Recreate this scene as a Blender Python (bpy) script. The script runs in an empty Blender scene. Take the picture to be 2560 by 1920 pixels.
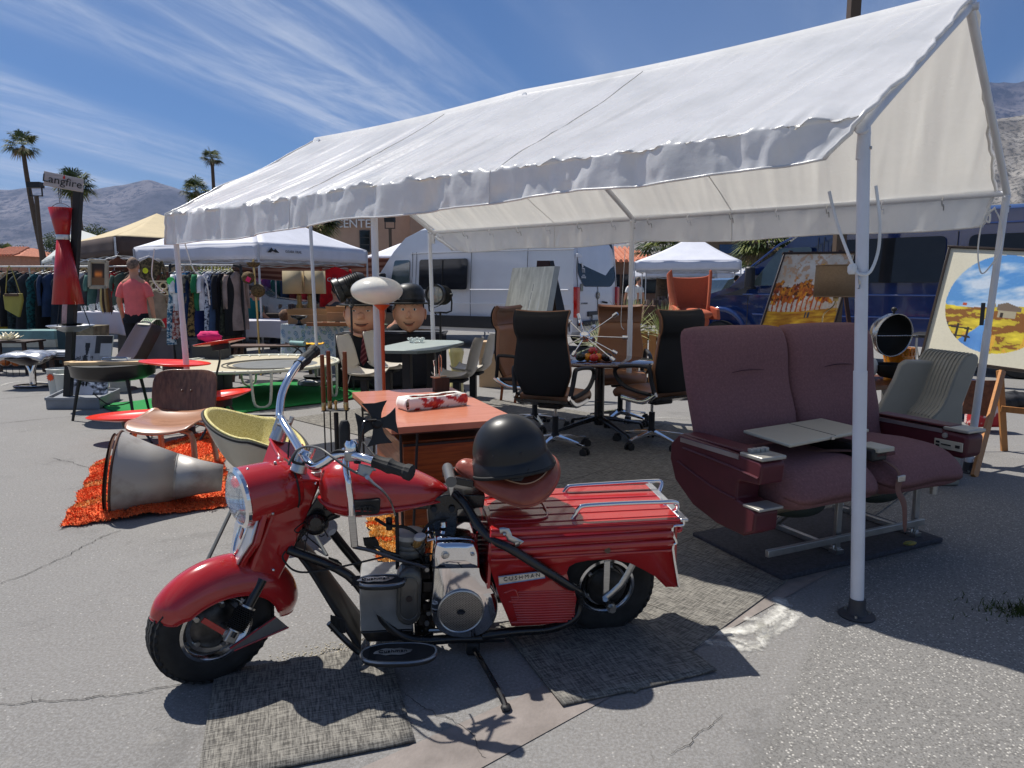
import bpy, bmesh, math, random
import numpy as np
from mathutils import Vector as V, Matrix, noise
R=math.radians
random.seed(7)
sc=bpy.context.scene; col=sc.collection
# camera, sky, sun, exposure
CAMH=1.35; PITCH=R(7.76); FPX=1534.0
cam=bpy.data.objects.new('camera',bpy.data.cameras.new('camera')); col.objects.link(cam)
cam.location=(0,0,CAMH); cam.rotation_euler=(R(90)-PITCH,0,0)
cam.data.sensor_width=36; cam.data.lens=36*FPX/2212; cam.data.clip_end=20000; cam.data.clip_start=.05
sc.camera=cam
SUNAZ=(-.77,.638); SUNEL=R(60)
w=bpy.data.worlds.new('World'); sc.world=w; w.use_nodes=True
nt=w.node_tree; nt.nodes.clear(); N=nt.nodes.new; LK=nt.links.new
out=N('ShaderNodeOutputWorld'); bg=N('ShaderNodeBackground'); LK(bg.outputs[0],out.inputs[0]); bg.inputs[1].default_value=.05
sky=N('ShaderNodeTexSky'); sky.sky_type='NISHITA'; sky.sun_disc=False; sky.sun_elevation=SUNEL; sky.sun_rotation=math.atan2(SUNAZ[0],SUNAZ[1]); sky.air_density=1.0; sky.dust_density=.4; sky.ozone_density=3.0; sky.altitude=150
def mth(op,a,b=None,c=None):
 n=N('ShaderNodeMath'); n.operation=op
 for i,x in enumerate((a,b,c)):
  if x is None: continue
  if isinstance(x,(int,float)): n.inputs[i].default_value=x
  else: LK(x,n.inputs[i])
 return n.outputs[0]
tc=N('ShaderNodeTexCoord'); sp=N('ShaderNodeSeparateXYZ'); LK(tc.outputs['Generated'],sp.inputs[0])
zz=mth('ADD',mth('MAXIMUM',sp.outputs[2],0.0),.09)
ux=mth('DIVIDE',sp.outputs[0],zz); uy=mth('DIVIDE',sp.outputs[1],zz)
cb=N('ShaderNodeCombineXYZ'); LK(ux,cb.inputs[0]); LK(uy,cb.inputs[1])
mp=N('ShaderNodeMapping'); mp.inputs['Rotation'].default_value=(0,0,R(23)); LK(cb.outputs[0],mp.inputs[0])
def stretch(sx,sy,scale,det,rough,dist=0,off=0):
 m=N('ShaderNodeMapping'); m.inputs['Scale'].default_value=(sx,sy,1); m.inputs['Location'].default_value=(off,off*.7,0); LK(mp.outputs[0],m.inputs[0])
 n=N('ShaderNodeTexNoise'); n.inputs['Scale'].default_value=scale; n.inputs['Detail'].default_value=det; n.inputs['Roughness'].default_value=rough; n.inputs['Distortion'].default_value=dist
 LK(m.outputs[0],n.inputs[0]); return n.outputs['Fac']
def rng(x,a,b,c=0,d=1):
 n=N('ShaderNodeMapRange'); n.interpolation_type='SMOOTHSTEP'; LK(x,n.inputs[0])
 for i,q in enumerate((a,b,c,d)): n.inputs[i+1].default_value=q
 return n.outputs[0]
bands=rng(stretch(1.0,.16,1.15,3,.5,.3,3.1),.44,.66)
fib=rng(stretch(1.0,.13,7.0,7,.62,.5,1.3),.38,.72)
wisp=rng(stretch(.8,.35,3.2,9,.68,1.4,5.2),.42,.78)
cl=mth('ADD',mth('MULTIPLY',bands,mth('MULTIPLY_ADD',fib,.55,.16)),mth('MULTIPLY',mth('MULTIPLY',bands,wisp),.45))
veil=rng(stretch(1.0,.3,.7,2,.5,.2,8.4),.40,.75,0,.22)
cl=mth('MINIMUM',mth('ADD',cl,veil),.92)
mx=N('ShaderNodeMix'); mx.data_type='RGBA'; LK(cl,mx.inputs[0])
tint=N('ShaderNodeMix'); tint.data_type='RGBA'; tint.blend_type='MULTIPLY'; tint.inputs[0].default_value=1; tint.inputs[7].default_value=(.62,.88,1.18,1); LK(sky.outputs[0],tint.inputs[6])
LK(tint.outputs[2],mx.inputs[6]); mx.inputs[7].default_value=(11.0,11.8,13.2,1); LK(mx.outputs[2],bg.inputs[0])
sl=bpy.data.lights.new('sun','SUN'); sl.energy=5.0; sl.angle=R(.53); sl.color=(1,.955,.88)
sun=bpy.data.objects.new('sun',sl); col.objects.link(sun)
sd=V((SUNAZ[0]*math.cos(SUNEL),SUNAZ[1]*math.cos(SUNEL),math.sin(SUNEL)))
sun.rotation_euler=sd.to_track_quat('Z','Y').to_euler()
vs=sc.view_settings; vs.view_transform='Standard'; vs.look='None'; vs.exposure=0.25; vs.gamma=1; vs.use_curve_mapping=False
sc.render.engine='CYCLES'
# point helpers: rays of the photograph met with real planes
def ray(x,y):
 a=(x-1106)/FPX; b=(829.5-y)/FPX
 return V((a, math.cos(PITCH)+b*math.sin(PITCH), -math.sin(PITCH)+b*math.cos(PITCH)))
EYE=V((0,0,CAMH))
def gp(x,y,z=0):
 r=ray(x,y); return EYE+r*((z-CAMH)/r.z)
def yp(x,y,Y):
 r=ray(x,y); return EYE+r*(Y/r.y)
def plp(P0,n,x,y):
 r=ray(x,y); return EYE+r*((V(P0)-EYE).dot(n)/r.dot(n))
def reg(x0,y0,s):
 k=1/s/1.15732
 return lambda x,y:(x0/1.15732+x*k, y0/1.15732+y*k)
Z1=reg(300,840,2.212);Z2=reg(960,1000,2.765);Z3=reg(0,400,2.765);Z4=reg(650,1020,4.9156);Z5=reg(700,500,3.687);Z6=reg(1200,600,2.765)
Z7=reg(1500,500,2.087);Z8=reg(2160,740,3.3175);Z9=reg(1660,740,2.074);Z10=reg(200,820,2.9105);Z11=reg(0,600,4.1475);Z12=reg(340,1350,2.4578);Z13=reg(880,1280,3.95);Z14=reg(560,1130,5.53)
# mesh helpers
MX={}
def rz(a): return Matrix.Rotation(a,4,'Z')
def thing(name,label,cat,loc=(0,0,0),rot=0,group=None,kind=None):
 o=bpy.data.objects.new(name,None); col.objects.link(o); o.empty_display_size=.1
 m=Matrix.Translation(V(loc))@(rz(rot) if isinstance(rot,(int,float)) else rot.to_4x4())
 o.matrix_world=m; MX[o]=m; o['label']=label; o['category']=cat
 if group:o['group']=group
 return o
def tag(o,label,cat,group=None):
 o['label']=label;o['category']=cat
 if group:o['group']=group
 return o
class M:
 def __init__(s,T=None): s.v=[];s.f=[];s.T=T;s.c=None
 def add(s,vs,fs):
  b=len(s.v);
  if s.T is not None: vs=[s.T@V(q) for q in vs]
  s.v+=[tuple(q) for q in vs]; s.f+=[tuple(b+i for i in g) for g in fs]; return s
 def box(s,c,d,rot=None):
  c=V(c);h=V(d)/2;vs=[]
  for x in(-1,1):
   for y in(-1,1):
    for z in(-1,1):
     q=V((x*h.x,y*h.y,z*h.z)); vs.append(c+(rot@q if rot else q))
  return s.add(vs,[(0,1,3,2),(4,6,7,5),(0,4,5,1),(2,3,7,6),(0,2,6,4),(1,5,7,3)])
 def beam(s,a,b,w,h=None,up=(0,0,1)):
  a=V(a);b=V(b);h=h or w;t=(b-a).normalized();u=V(up)
  if abs(t.dot(u))>.98:u=V((0,1,0))
  x=t.cross(u).normalized()*w/2;y=x.cross(t).normalized()*h/2
  return s.add([a-x-y,a+x-y,a+x+y,a-x+y,b-x-y,b+x-y,b+x+y,b-x+y],[(0,3,2,1),(4,5,6,7),(0,1,5,4),(1,2,6,5),(2,3,7,6),(3,0,4,7)])
 def ring(s,c,x,y,r,n,r2=None):
  r2=r if r2 is None else r2
  return [V(c)+x*(r*math.cos(2*math.pi*i/n))+y*(r2*math.sin(2*math.pi*i/n)) for i in range(n)]
 def loft(s,rings,cap=True,closed=False):
  n=len(rings[0]);vs=[q for r in rings for q in r];m=len(rings);fs=[]
  for j in range(m if closed else m-1):
   k=(j+1)%m
   for i in range(n):
    i2=(i+1)%n; fs.append((j*n+i,j*n+i2,k*n+i2,k*n+i))
  if cap and not closed: fs+= [tuple(range(n))[::-1],tuple((m-1)*n+i for i in range(n))]
  return s.add(vs,fs)
 def cyl(s,a,b,r,r2=None,n=14,cap=True):
  a=V(a);b=V(b);t=(b-a).normalized();u=V((0,0,1)) if abs(t.z)<.9 else V((1,0,0));x=t.cross(u).normalized();y=t.cross(x)
  r2=r if r2 is None else r2
  return s.loft([s.ring(a,x,y,r,n),s.ring(b,x,y,r2,n)],cap)
 def tube(s,pts,r,n=8,smooth=4,closed=False,flat=1.0,up=None):
  pts=[V(q) for q in pts]; rs=r if isinstance(r,(list,tuple)) else [r]*len(pts)
  if smooth and len(pts)>2:
   P=[];RR=[];m=len(pts)
   for i in range(m if closed else m-1):
    g=(lambda k:pts[k%m]) if closed else (lambda k:pts[max(0,min(m-1,k))])
    p0,p1,p2,p3=g(i-1),g(i),g(i+1),g(i+2)
    for k in range(smooth):
     t=k/smooth; P.append(.5*((2*p1)+(p2-p0)*t+(2*p0-5*p1+4*p2-p3)*t*t+(3*p1-p0-3*p2+p3)*t**3)); RR.append(rs[i]*(1-t)+rs[(i+1)%m]*t)
   if not closed: P.append(pts[-1]);RR.append(rs[-1])
   pts,rs=P,RR
  m=len(pts);rings=[];x=None
  for i in range(m):
   a=pts[i-1] if (i>0 or closed) else pts[0]; b=pts[(i+1)%m] if (i<m-1 or closed) else pts[-1]
   t=(b-a);
   if t.length<1e-9: t=V((0,0,1))
   t.normalize()
   if x is None:
    u=V(up) if up else (V((0,0,1)) if abs(t.z)<.9 else V((1,0,0))); x=t.cross(u).normalized()
   else:
    x=(x-t*x.dot(t));
    if x.length<1e-6: x=t.orthogonal()
    x.normalize()
   y=t.cross(x); rings.append(s.ring(pts[i],x,y,rs[i],n,rs[i]*flat))
  return s.loft(rings,True,closed)
 def lathe(s,prof,n=24,o=(0,0,0),ax=(0,0,1),sx=1,sy=1,a0=0,a1=2*math.pi,cap=False):
  ax=V(ax).normalized();u=V((0,0,1)) if abs(ax.z)<.9 else V((1,0,0));x=ax.cross(u).normalized() if abs(ax.z)<.9 else V((1,0,0));y=ax.cross(x);o=V(o)
  full=abs(a1-a0-2*math.pi)<1e-6; k=n if full else n+1;vs=[];fs=[]
  for r,h in prof:
   for i in range(k):
    a=a0+(a1-a0)*i/n; vs.append(o+ax*h+x*(r*sx*math.cos(a))+y*(r*sy*math.sin(a)))
  for j in range(len(prof)-1):
   for i in range(n):
    i2=(i+1)%k; fs.append((j*k+i,j*k+i2,(j+1)*k+i2,(j+1)*k+i))
  if cap and full: fs+=[tuple(range(k))[::-1],tuple((len(prof)-1)*k+i for i in range(k))]
  return s.add(vs,fs)
 def ell(s,c,r,rot=None,nu=20,nv=12,fn=None):
  c=V(c);vs=[];fs=[]
  for j in range(nv+1):
   t=math.pi*j/nv
   for i in range(nu):
    a=2*math.pi*i/nu; q=V((math.sin(t)*math.cos(a),math.sin(t)*math.sin(a),math.cos(t)))
    k=fn(q) if fn else 1; q=V((q.x*r[0]*k,q.y*r[1]*k,q.z*r[2]*k)); vs.append(c+(rot@q if rot else q))
  for j in range(nv):
   for i in range(nu): fs.append((j*nu+i,(j+1)*nu+i,(j+1)*nu+(i+1)%nu,j*nu+(i+1)%nu))
  return s.add(vs,fs)
 def prism(s,poly,off):
  off=V(off);n=len(poly);a=[V(q) for q in poly];vs=a+[q+off for q in a]
  fs=[tuple(range(n))[::-1],tuple(range(n,2*n))]+[(i,(i+1)%n,n+(i+1)%n,n+i) for i in range(n)]
  return s.add(vs,fs)
 def grid(s,fn,nu,nv,closeu=False):
  vs=[];k=nu if closeu else nu+1
  for j in range(nv+1):
   for i in range(k): vs.append(V(fn(i/nu,j/nv)))
  fs=[(j*k+i,j*k+(i+1)%k,(j+1)*k+(i+1)%k,(j+1)*k+i) for j in range(nv) for i in range(nu)]
  return s.add(vs,fs)
 def quad(s,a,b,c,d): return s.add([a,b,c,d],[(0,1,2,3)])
 def data(s,name,mat,sharp=38,local=None):
  me=bpy.data.meshes.new(name); vs=s.v
  if local is not None:
   inv=local.inverted(); A=np.array(vs,dtype=float).reshape(-1,3); I=np.array(inv); vs=(A@I[:3,:3].T+I[:3,3]).tolist()
  me.from_pydata(vs,[],s.f); me.validate()
  b=bmesh.new(); b.from_mesh(me); bmesh.ops.recalc_face_normals(b,faces=b.faces[:]); b.to_mesh(me); b.free()
  me.polygons.foreach_set('use_smooth',[True]*len(me.polygons)); me.set_sharp_from_angle(angle=R(sharp)); me.materials.append(mat); return me
 def obj(s,name,mat,parent=None,bevel=0,sub=0,solid=0,sharp=38,world=False,kind=None,seg=2,norm=True):
  loc=root_m(parent) if (world and parent) else None
  me=s.data(name,mat,sharp,loc)
  o=bpy.data.objects.new(name,me); col.objects.link(o)
  if parent: o.parent=parent
  if solid: m=o.modifiers.new('s','SOLIDIFY'); m.thickness=solid; m.offset=0
  if bevel: m=o.modifiers.new('b','BEVEL'); m.width=bevel; m.segments=seg; m.limit_method='ANGLE'; m.angle_limit=R(40); m.harden_normals=False
  if sub: m=o.modifiers.new('u','SUBSURF'); m.levels=sub; m.render_levels=sub
  if kind: o['kind']=kind
  return o
def root_m(o):
 while o.parent: o=o.parent
 return MX.get(o,Matrix.Identity(4))
def copy_tree(o,parent=None,loc=None,rot=0,label=None):
 c=o.copy(); col.objects.link(c)
 if parent: c.parent=parent
 else:
  m=Matrix.Translation(V(loc))@rz(rot); c.matrix_world=m; MX[c]=m
  if label:c['label']=label
 for ch in list(o.children): copy_tree(ch,c)
 return c
def catm(p,k=6):
 P=[];m=len(p);p=[V(q) for q in p]
 for i in range(m-1):
  g=lambda j:p[max(0,min(m-1,j))]
  p0,p1,p2,p3=g(i-1),g(i),g(i+1),g(i+2)
  for j in range(k):
   t=j/k;P.append(.5*((2*p1)+(p2-p0)*t+(2*p0-5*p1+4*p2-p3)*t*t+(3*p1-p0-3*p2+p3)*t**3))
 P.append(p[-1]);return P
_tx={}
def text_geo(s,size,ext):
 k=(s,size,ext)
 if k in _tx: return _tx[k]
 cu=bpy.data.curves.new('t','FONT'); cu.body=s; cu.size=size; cu.extrude=ext; cu.align_x='CENTER'; cu.align_y='CENTER'; cu.resolution_u=3
 o=bpy.data.objects.new('t',cu); col.objects.link(o); dg=bpy.context.evaluated_depsgraph_get(); me=bpy.data.meshes.new_from_object(o.evaluated_get(dg))
 r=([v.co.copy() for v in me.vertices],[tuple(p.vertices) for p in me.polygons]); bpy.data.objects.remove(o); bpy.data.curves.remove(cu); bpy.data.meshes.remove(me); _tx[k]=r; return r
def text(m,s,size,c,x,y,ext=.002):
 """lettering centred at c, running along x, upright along y"""
 x=V(x).normalized();y=V(y).normalized();n=x.cross(y);vs,fs=text_geo(s,size,ext)
 return m.add([V(c)+x*q.x+y*q.y+n*q.z for q in vs],fs)
# materials
def srgb(r,g=None,b=None):
 if g is None: g=b=r
 f=lambda c:(c/255/12.92 if c<=10.3 else ((c/255+.055)/1.055)**2.4)
 return (f(r),f(g),f(b))
_m={}
def mt(name,c,rough=.5,metal=0,var=.12,vs=5,bump=0,bs=60,coat=0,spec=.5,st=(1,1,1),c2=None,trans=0,alpha=1,emit=0,sheen=0,rv=.08,transl=0,tcol=None,lo=.35,hi=.65,det=5,ior=1.45,attr=None):
 if name in _m: return _m[name]
 m=bpy.data.materials.new(name); m.use_nodes=True; t=m.node_tree; n=t.nodes; L=t.links.new; b=n['Principled BSDF']; o=n['Material Output']
 b.inputs['Roughness'].default_value=rough; b.inputs['Metallic'].default_value=metal; b.inputs['Specular IOR Level'].default_value=spec; b.inputs['IOR'].default_value=ior
 b.inputs['Coat Weight'].default_value=coat; b.inputs['Coat Roughness'].default_value=.04; b.inputs['Transmission Weight'].default_value=trans; b.inputs['Alpha'].default_value=alpha; b.inputs['Sheen Weight'].default_value=sheen
 tc=n.new('ShaderNodeTexCoord'); mp=n.new('ShaderNodeMapping'); mp.inputs['Scale'].default_value=st; L(tc.outputs['Object'],mp.inputs[0])
 nz=n.new('ShaderNodeTexNoise'); nz.inputs['Scale'].default_value=vs; nz.inputs['Detail'].default_value=det; nz.inputs['Roughness'].default_value=.6; L(mp.outputs[0],nz.inputs[0])
 mr=n.new('ShaderNodeMapRange'); mr.inputs[1].default_value=lo; mr.inputs[2].default_value=hi; L(nz.outputs[0],mr.inputs[0])
 mx=n.new('ShaderNodeMix'); mx.data_type='RGBA'; L(mr.outputs[0],mx.inputs[0])
 c=tuple(c); a=c2 if c2 else tuple(min(1,q*(1+var)) for q in c); z=c if c2 else tuple(q*(1-var) for q in c)
 mx.inputs[6].default_value=(*z,1); mx.inputs[7].default_value=(*a,1); colout=mx.outputs[2]
 if attr:
  at=n.new('ShaderNodeAttribute'); at.attribute_name=attr; mm=n.new('ShaderNodeMix'); mm.data_type='RGBA'; mm.blend_type='MULTIPLY'; mm.inputs[0].default_value=1; L(at.outputs[0],mm.inputs[6]); L(colout,mm.inputs[7]); colout=mm.outputs[2]
 L(colout,b.inputs['Base Color'])
 if rv:
  r2=n.new('ShaderNodeMapRange'); r2.inputs[3].default_value=max(.02,rough-rv); r2.inputs[4].default_value=min(1,rough+rv); L(nz.outputs[0],r2.inputs[0]); L(r2.outputs[0],b.inputs['Roughness'])
 if bump:
  bz=n.new('ShaderNodeTexNoise'); bz.inputs['Scale'].default_value=bs; bz.inputs['Detail'].default_value=4; L(mp.outputs[0],bz.inputs[0])
  bp=n.new('ShaderNodeBump'); bp.inputs['Strength'].default_value=min(1,bump); bp.inputs['Distance'].default_value=.004*max(1,bump); L(bz.outputs[0],bp.inputs['Height']); L(bp.outputs[0],b.inputs['Normal'])
 if emit: b.inputs['Emission Strength'].default_value=emit; L(colout,b.inputs['Emission Color'])
 if transl:
  tr=n.new('ShaderNodeBsdfTranslucent'); (L(colout,tr.inputs[0]) if not tcol else setattr(tr.inputs[0],'default_value',(*tcol,1))); ms=n.new('ShaderNodeMixShader'); ms.inputs[0].default_value=transl; L(b.outputs[0],ms.inputs[1]); L(tr.outputs[0],ms.inputs[2]); L(ms.outputs[0],o.inputs[0])
 _m[name]=m; return m
def clone_nodes(m): return m.node_tree,m.node_tree.nodes,m.node_tree.links.new
chrome=mt('chrome',(.82,.82,.83),.07,1,var=.04,rv=.03)
steel=mt('brushed_steel',(.5,.5,.49),.32,1,var=.15,st=(1,1,14),vs=20)
alu=mt('cast_aluminium',(.42,.42,.41),.4,1,var=.15,bump=.3,bs=120)
blackp=mt('black_paint',(.012,.012,.013),.28,0,var=.3,coat=.3)
blackm=mt('matt_black',(.016,.016,.017),.55,var=.3)
rubber=mt('black_rubber',(.018,.018,.018),.72,var=.4,vs=14,bump=.2,bs=200)
whitep=mt('white_powdercoat',srgb(215,217,222),.38,var=.05)
redp=mt('red_enamel',(.40,.018,.018),.18,0,var=.10,vs=7,coat=.75,rv=.07,det=9)
paintmat=mt('painted_picture',(1,1,1),.5,var=.06,vs=60,bump=.25,bs=160,attr='Col')
clothmat=mt('printed_cloth',(1,1,1),.85,var=.08,vs=40,bump=.3,bs=300,attr='Col')
glossprint=mt('printed_gloss',(1,1,1),.25,var=.03,vs=30,attr='Col')
glassm=mt('tinted_glass',(.012,.014,.018),.05,0,var=.1,spec=.45,rv=0)
clearg=mt('clear_glass',(.95,.97,.98),.03,0,var=0,trans=1,rv=0)
def painted(name,fn,nu,nv,pos,mat,parent=None,world=False,solid=0):
 """a surface whose printed or painted colours fn(u,v)->sRGB 0..255 arrays sit in a colour attribute"""
 m=M().grid(pos,nu,nv); o=m.obj(name,mat,parent,world=world,solid=solid)
 u=np.tile(np.linspace(0,1,nu+1),nv+1); v=np.repeat(np.linspace(0,1,nv+1),nu+1)
 c=np.clip(np.stack(fn(u,v),1)/255,0,1); c=np.where(c<=.04045,c/12.92,((c+.055)/1.055)**2.4)
 a=o.data.color_attributes.new('Col','FLOAT_COLOR','POINT'); a.data.foreach_set('color',np.concatenate([c,np.ones((len(c),1))],1).ravel().astype('f'))
 return o
def nfield(u,v,s,seed=0):
 return np.array([noise.fractal(V((a*s,b*s,seed*7.3)),.9,2.1,4) for a,b in zip(u,v)])
def mixc(a,b,t): return tuple(x*(1-t)+y*t for x,y in zip(a,b))
# ground
def ground_mat():
 m=bpy.data.materials.new('asphalt'); m.use_nodes=True; t=m.node_tree;n=t.nodes;L=t.links.new;b=n['Principled BSDF']
 tc=n.new('ShaderNodeTexCoord');
 def nz(s,d=5,r=.6,dist=0):
  q=n.new('ShaderNodeTexNoise'); q.inputs['Scale'].default_value=s;q.inputs['Detail'].default_value=d;q.inputs['Roughness'].default_value=r;q.inputs['Distortion'].default_value=dist;L(tc.outputs['Object'],q.inputs[0]);return q.outputs[0]
 def mr(x,a,b_,c=0,d=1):
  q=n.new('ShaderNodeMapRange');L(x,q.inputs[0]);[setattr(q.inputs[i+1],'default_value',k) for i,k in enumerate((a,b_,c,d))];return q.outputs[0]
 def mix(f,a,c,mode='MIX'):
  q=n.new('ShaderNodeMix');q.data_type='RGBA';q.blend_type=mode
  if isinstance(f,float):q.inputs[0].default_value=f
  else:L(f,q.inputs[0])
  for i,k in((6,a),(7,c)):
   if isinstance(k,tuple):q.inputs[i].default_value=(*k,1)
   else:L(k,q.inputs[i])
  return q.outputs[2]
 def ma(op,a,c):
  q=n.new('ShaderNodeMath');q.operation=op
  for i,k in enumerate((a,c)):
   if isinstance(k,float):q.inputs[i].default_value=k
   else:L(k,q.inputs[i])
  return q.outputs[0]
 base=mix(mr(nz(.8,6,.65),.35,.65),(.165,.158,.149),(.228,.220,.208))
 base=mix(mr(nz(9,5,.7),.3,.7),base,(.185,.175,.165))
 base=mix(mr(nz(90,3,.8),.42,.62),base,(.26,.255,.25))
 st_=mr(nz(1.7,7,.7,.6),.56,.70); base=mix(ma('MULTIPLY',st_,.45),base,(.085,.082,.078))
 st2=mr(nz(4.3,6,.75,1.0),.60,.68); base=mix(ma('MULTIPLY',st2,.35),base,(.30,.285,.26))
 st3=mr(nz(26,4,.8),.60,.66); base=mix(ma('MULTIPLY',st3,.4),base,(.10,.097,.092))
 vo=n.new('ShaderNodeTexVoronoi');vo.inputs['Scale'].default_value=95;L(tc.outputs['Object'],vo.inputs[0])
 sp=n.new('ShaderNodeSeparateXYZ');L(tc.outputs['Object'],sp.inputs[0])
 seam=ma('SUBTRACT',ma('SUBTRACT',sp.outputs[0],.62),ma('MULTIPLY',ma('SUBTRACT',sp.outputs[1],1.75),.64))
 coarse=mr(ma('ADD',seam,mr(nz(12),0,1,-.02,.02)),-.015,.03)
 far=mr(sp.outputs[1],4.2,6.0,1,0)
 coarse=ma('MULTIPLY',coarse,far)
 cs=n.new('ShaderNodeSeparateColor');L(vo.outputs['Color'],cs.inputs[0])
 chipsel=ma('GREATER_THAN',cs.outputs[0],ma('SUBTRACT',.93,ma('MULTIPLY',coarse,.30)))
 chip=ma('MULTIPLY',chipsel,mr(vo.outputs['Distance'],.0028,.0046,1,0))
 vo.inputs['Randomness'].default_value=1
 chip=ma('MULTIPLY',chipsel,mr(vo.outputs['Distance'],.22,.42,1,0))
 fr=mr(nz(2.3),.35,.6)
 chip=ma('MULTIPLY',chip,ma('MAXIMUM',ma('MULTIPLY',fr,.75),coarse))
 base=mix(ma('MULTIPLY',coarse,.55),base,(.20,.193,.18))
 base=mix(chip,base,(.50,.48,.44))
 v2=n.new('ShaderNodeTexVoronoi');v2.inputs['Scale'].default_value=170;L(tc.outputs['Object'],v2.inputs[0])
 c2=n.new('ShaderNodeSeparateColor');L(v2.outputs['Color'],c2.inputs[0])
 dk=ma('MULTIPLY',ma('GREATER_THAN',c2.outputs[0],.74),ma('MULTIPLY',coarse,.5))
 base=mix(dk,base,(.085,.082,.078))
 L(base,b.inputs['Base Color']);b.inputs['Roughness'].default_value=.86;b.inputs['Specular IOR Level'].default_value=.3
 bp=n.new('ShaderNodeBump');bp.inputs['Strength'].default_value=.7;bp.inputs['Distance'].default_value=.004
 L(ma('ADD',ma('MULTIPLY',vo.outputs['Distance'],.35),nz(110,3,.7)),bp.inputs['Height']);L(bp.outputs[0],b.inputs['Normal'])
 return m
asph=ground_mat()
g=M();
def gz(x,y):
 d=math.hypot(x,y); return -.0 if d<60 else -(d-60)*.002
xs=[-4000,-1500,-600,-200,-60,-20,0,20,60,200,600,1500,4000]; ys=[-30,-10,0,10,20,60,200,600,1500,6000]
g.add([(x,y,0) for y in ys for x in xs],[(j*13+i,j*13+i+1,j*13+i+14,j*13+i+13) for j in range(9) for i in range(12)])
g.obj('ground',asph,kind='structure')
stripm=mt('worn_concrete',(.27,.235,.215),.85,var=.2,vs=7,bump=.5,bs=90,c2=(.19,.165,.15))
P=[gp(650,1659,0),gp(1000,1659),gp(1450,1432),gp(1870,1215),gp(1830,1180),gp(1600,1290),gp(1330,1420),gp(1030,1640),gp(900,1700),gp(600,1800)]
def sheet(name,poly,z,mat,kind='structure',parent=None):
 me=M().add([V((q[0],q[1],z)) for q in poly],[tuple(range(len(poly)))]); o=me.obj(name,mat,parent);
 if kind:o['kind']=kind
 return o
s0=gp(470,1760);s1=gp(900,1760)
sheet('concrete_strip',[gp(560,1760),gp(860,1760),gp(1385,1470),gp(1700,1290),gp(1860,1200),gp(1760,1185),gp(1500,1330),gp(1180,1480)],.003,stripm)
crackm=mt('crack_dark',(.035,.033,.03),.95,var=.3,vs=30)  # dark tone of the flat crack strips laid on the asphalt
def crack(pts,wd,name='crack'):
 m=M();P=[gp(*q) for q in pts];Q=[]
 for a,b in zip(P[:-1],P[1:]):
  k=max(2,int((b-a).length/.014));o0=random.random()*50
  for i in range(k):
   q=a.lerp(b,i/k); e=math.sin(math.pi*i/k); q.x+=random.gauss(0,.0025)+.03*e*noise.fractal(V((q.x*6,q.y*6,o0)),.8,2.2,4); q.y+=random.gauss(0,.0025)+.03*e*noise.fractal(V((q.x*6,q.y*6,o0+9)),.8,2.2,4); Q.append(q)
 Q.append(P[-1])
 for i in range(len(Q)-1):
  a,b=Q[i],Q[i+1];t=(b-a).normalized();nn=V((-t.y,t.x,0))
  w1=wd*(.2+1.1*abs(noise.noise(V((i*.23,wd*900,1))))+.3*random.random()); w2=wd*(.2+1.1*abs(noise.noise(V((i*.23+.23,wd*900,1))))+.3*random.random())
  m.add([V((*(a+nn*w1).xy,.004)),V((*(a-nn*w1*.6).xy,.004)),V((*(b-nn*w2*.6).xy,.004)),V((*(b+nn*w2).xy,.004))],[(0,1,2,3)])
  if random.random()<.05:
   d=V((random.gauss(0,1),random.gauss(0,1),0)).normalized()*(.02+.05*random.random()); c_=a+d*.5+nn*random.gauss(0,.012); e_=a+d+nn*random.gauss(0,.02)
   for p0_,p1_,ww in((a,c_,wd*.5),(c_,e_,wd*.25)): m.add([V((*(p0_+nn*ww).xy,.004)),V((*(p0_-nn*ww).xy,.004)),V((*(p1_-nn*ww*.3).xy,.004)),V((*(p1_+nn*ww*.3).xy,.004))],[(0,1,2,3)])
 o=m.obj(name,crackm); o['kind']='structure'
crack([(0,1262),(60,1240),(110,1218),(160,1192),(215,1163),(262,1147)],.0028)
crack([(-40,1523),(90,1515),(180,1512),(300,1497),(400,1480),(480,1462)],.0035)
crack([(600,1432),(680,1420),(760,1392),(830,1372)],.004)
crack([(0,862),(60,857),(130,852)],.006)
crack([(115,990),(190,1010),(215,1025)],.003)
crack([(0,915),(120,903),(200,897)],.006)
crack([(1445,1632),(1510,1580),(1560,1545)],.0016)
crack([(905,1110),(960,1130),(1040,1125)],.0025)
crack([(870,1500),(1000,1570),(1050,1640)],.0018)
wm=mt('sprayed_white_paint',srgb(222,220,212),.85,var=.1,alpha=.99)
def spraymat():
 m=wm;t=m.node_tree;n=t.nodes;L=t.links.new;b=n['Principled BSDF']
 tc=n.new('ShaderNodeTexCoord');q=n.new('ShaderNodeTexNoise');q.inputs['Scale'].default_value=45;q.inputs['Detail'].default_value=8;q.inputs['Roughness'].default_value=.8;L(tc.outputs['Object'],q.inputs[0])
 at=n.new('ShaderNodeAttribute');at.attribute_name='Col'
 ad=n.new('ShaderNodeMath');ad.operation='ADD';L(at.outputs['Fac'],ad.inputs[0]);L(q.outputs[0],ad.inputs[1])
 r=n.new('ShaderNodeMapRange');r.inputs[1].default_value=.84;r.inputs[2].default_value=1.42;L(ad.outputs[0],r.inputs[0]);L(r.outputs[0],b.inputs['Alpha'])
spraymat()
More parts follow.
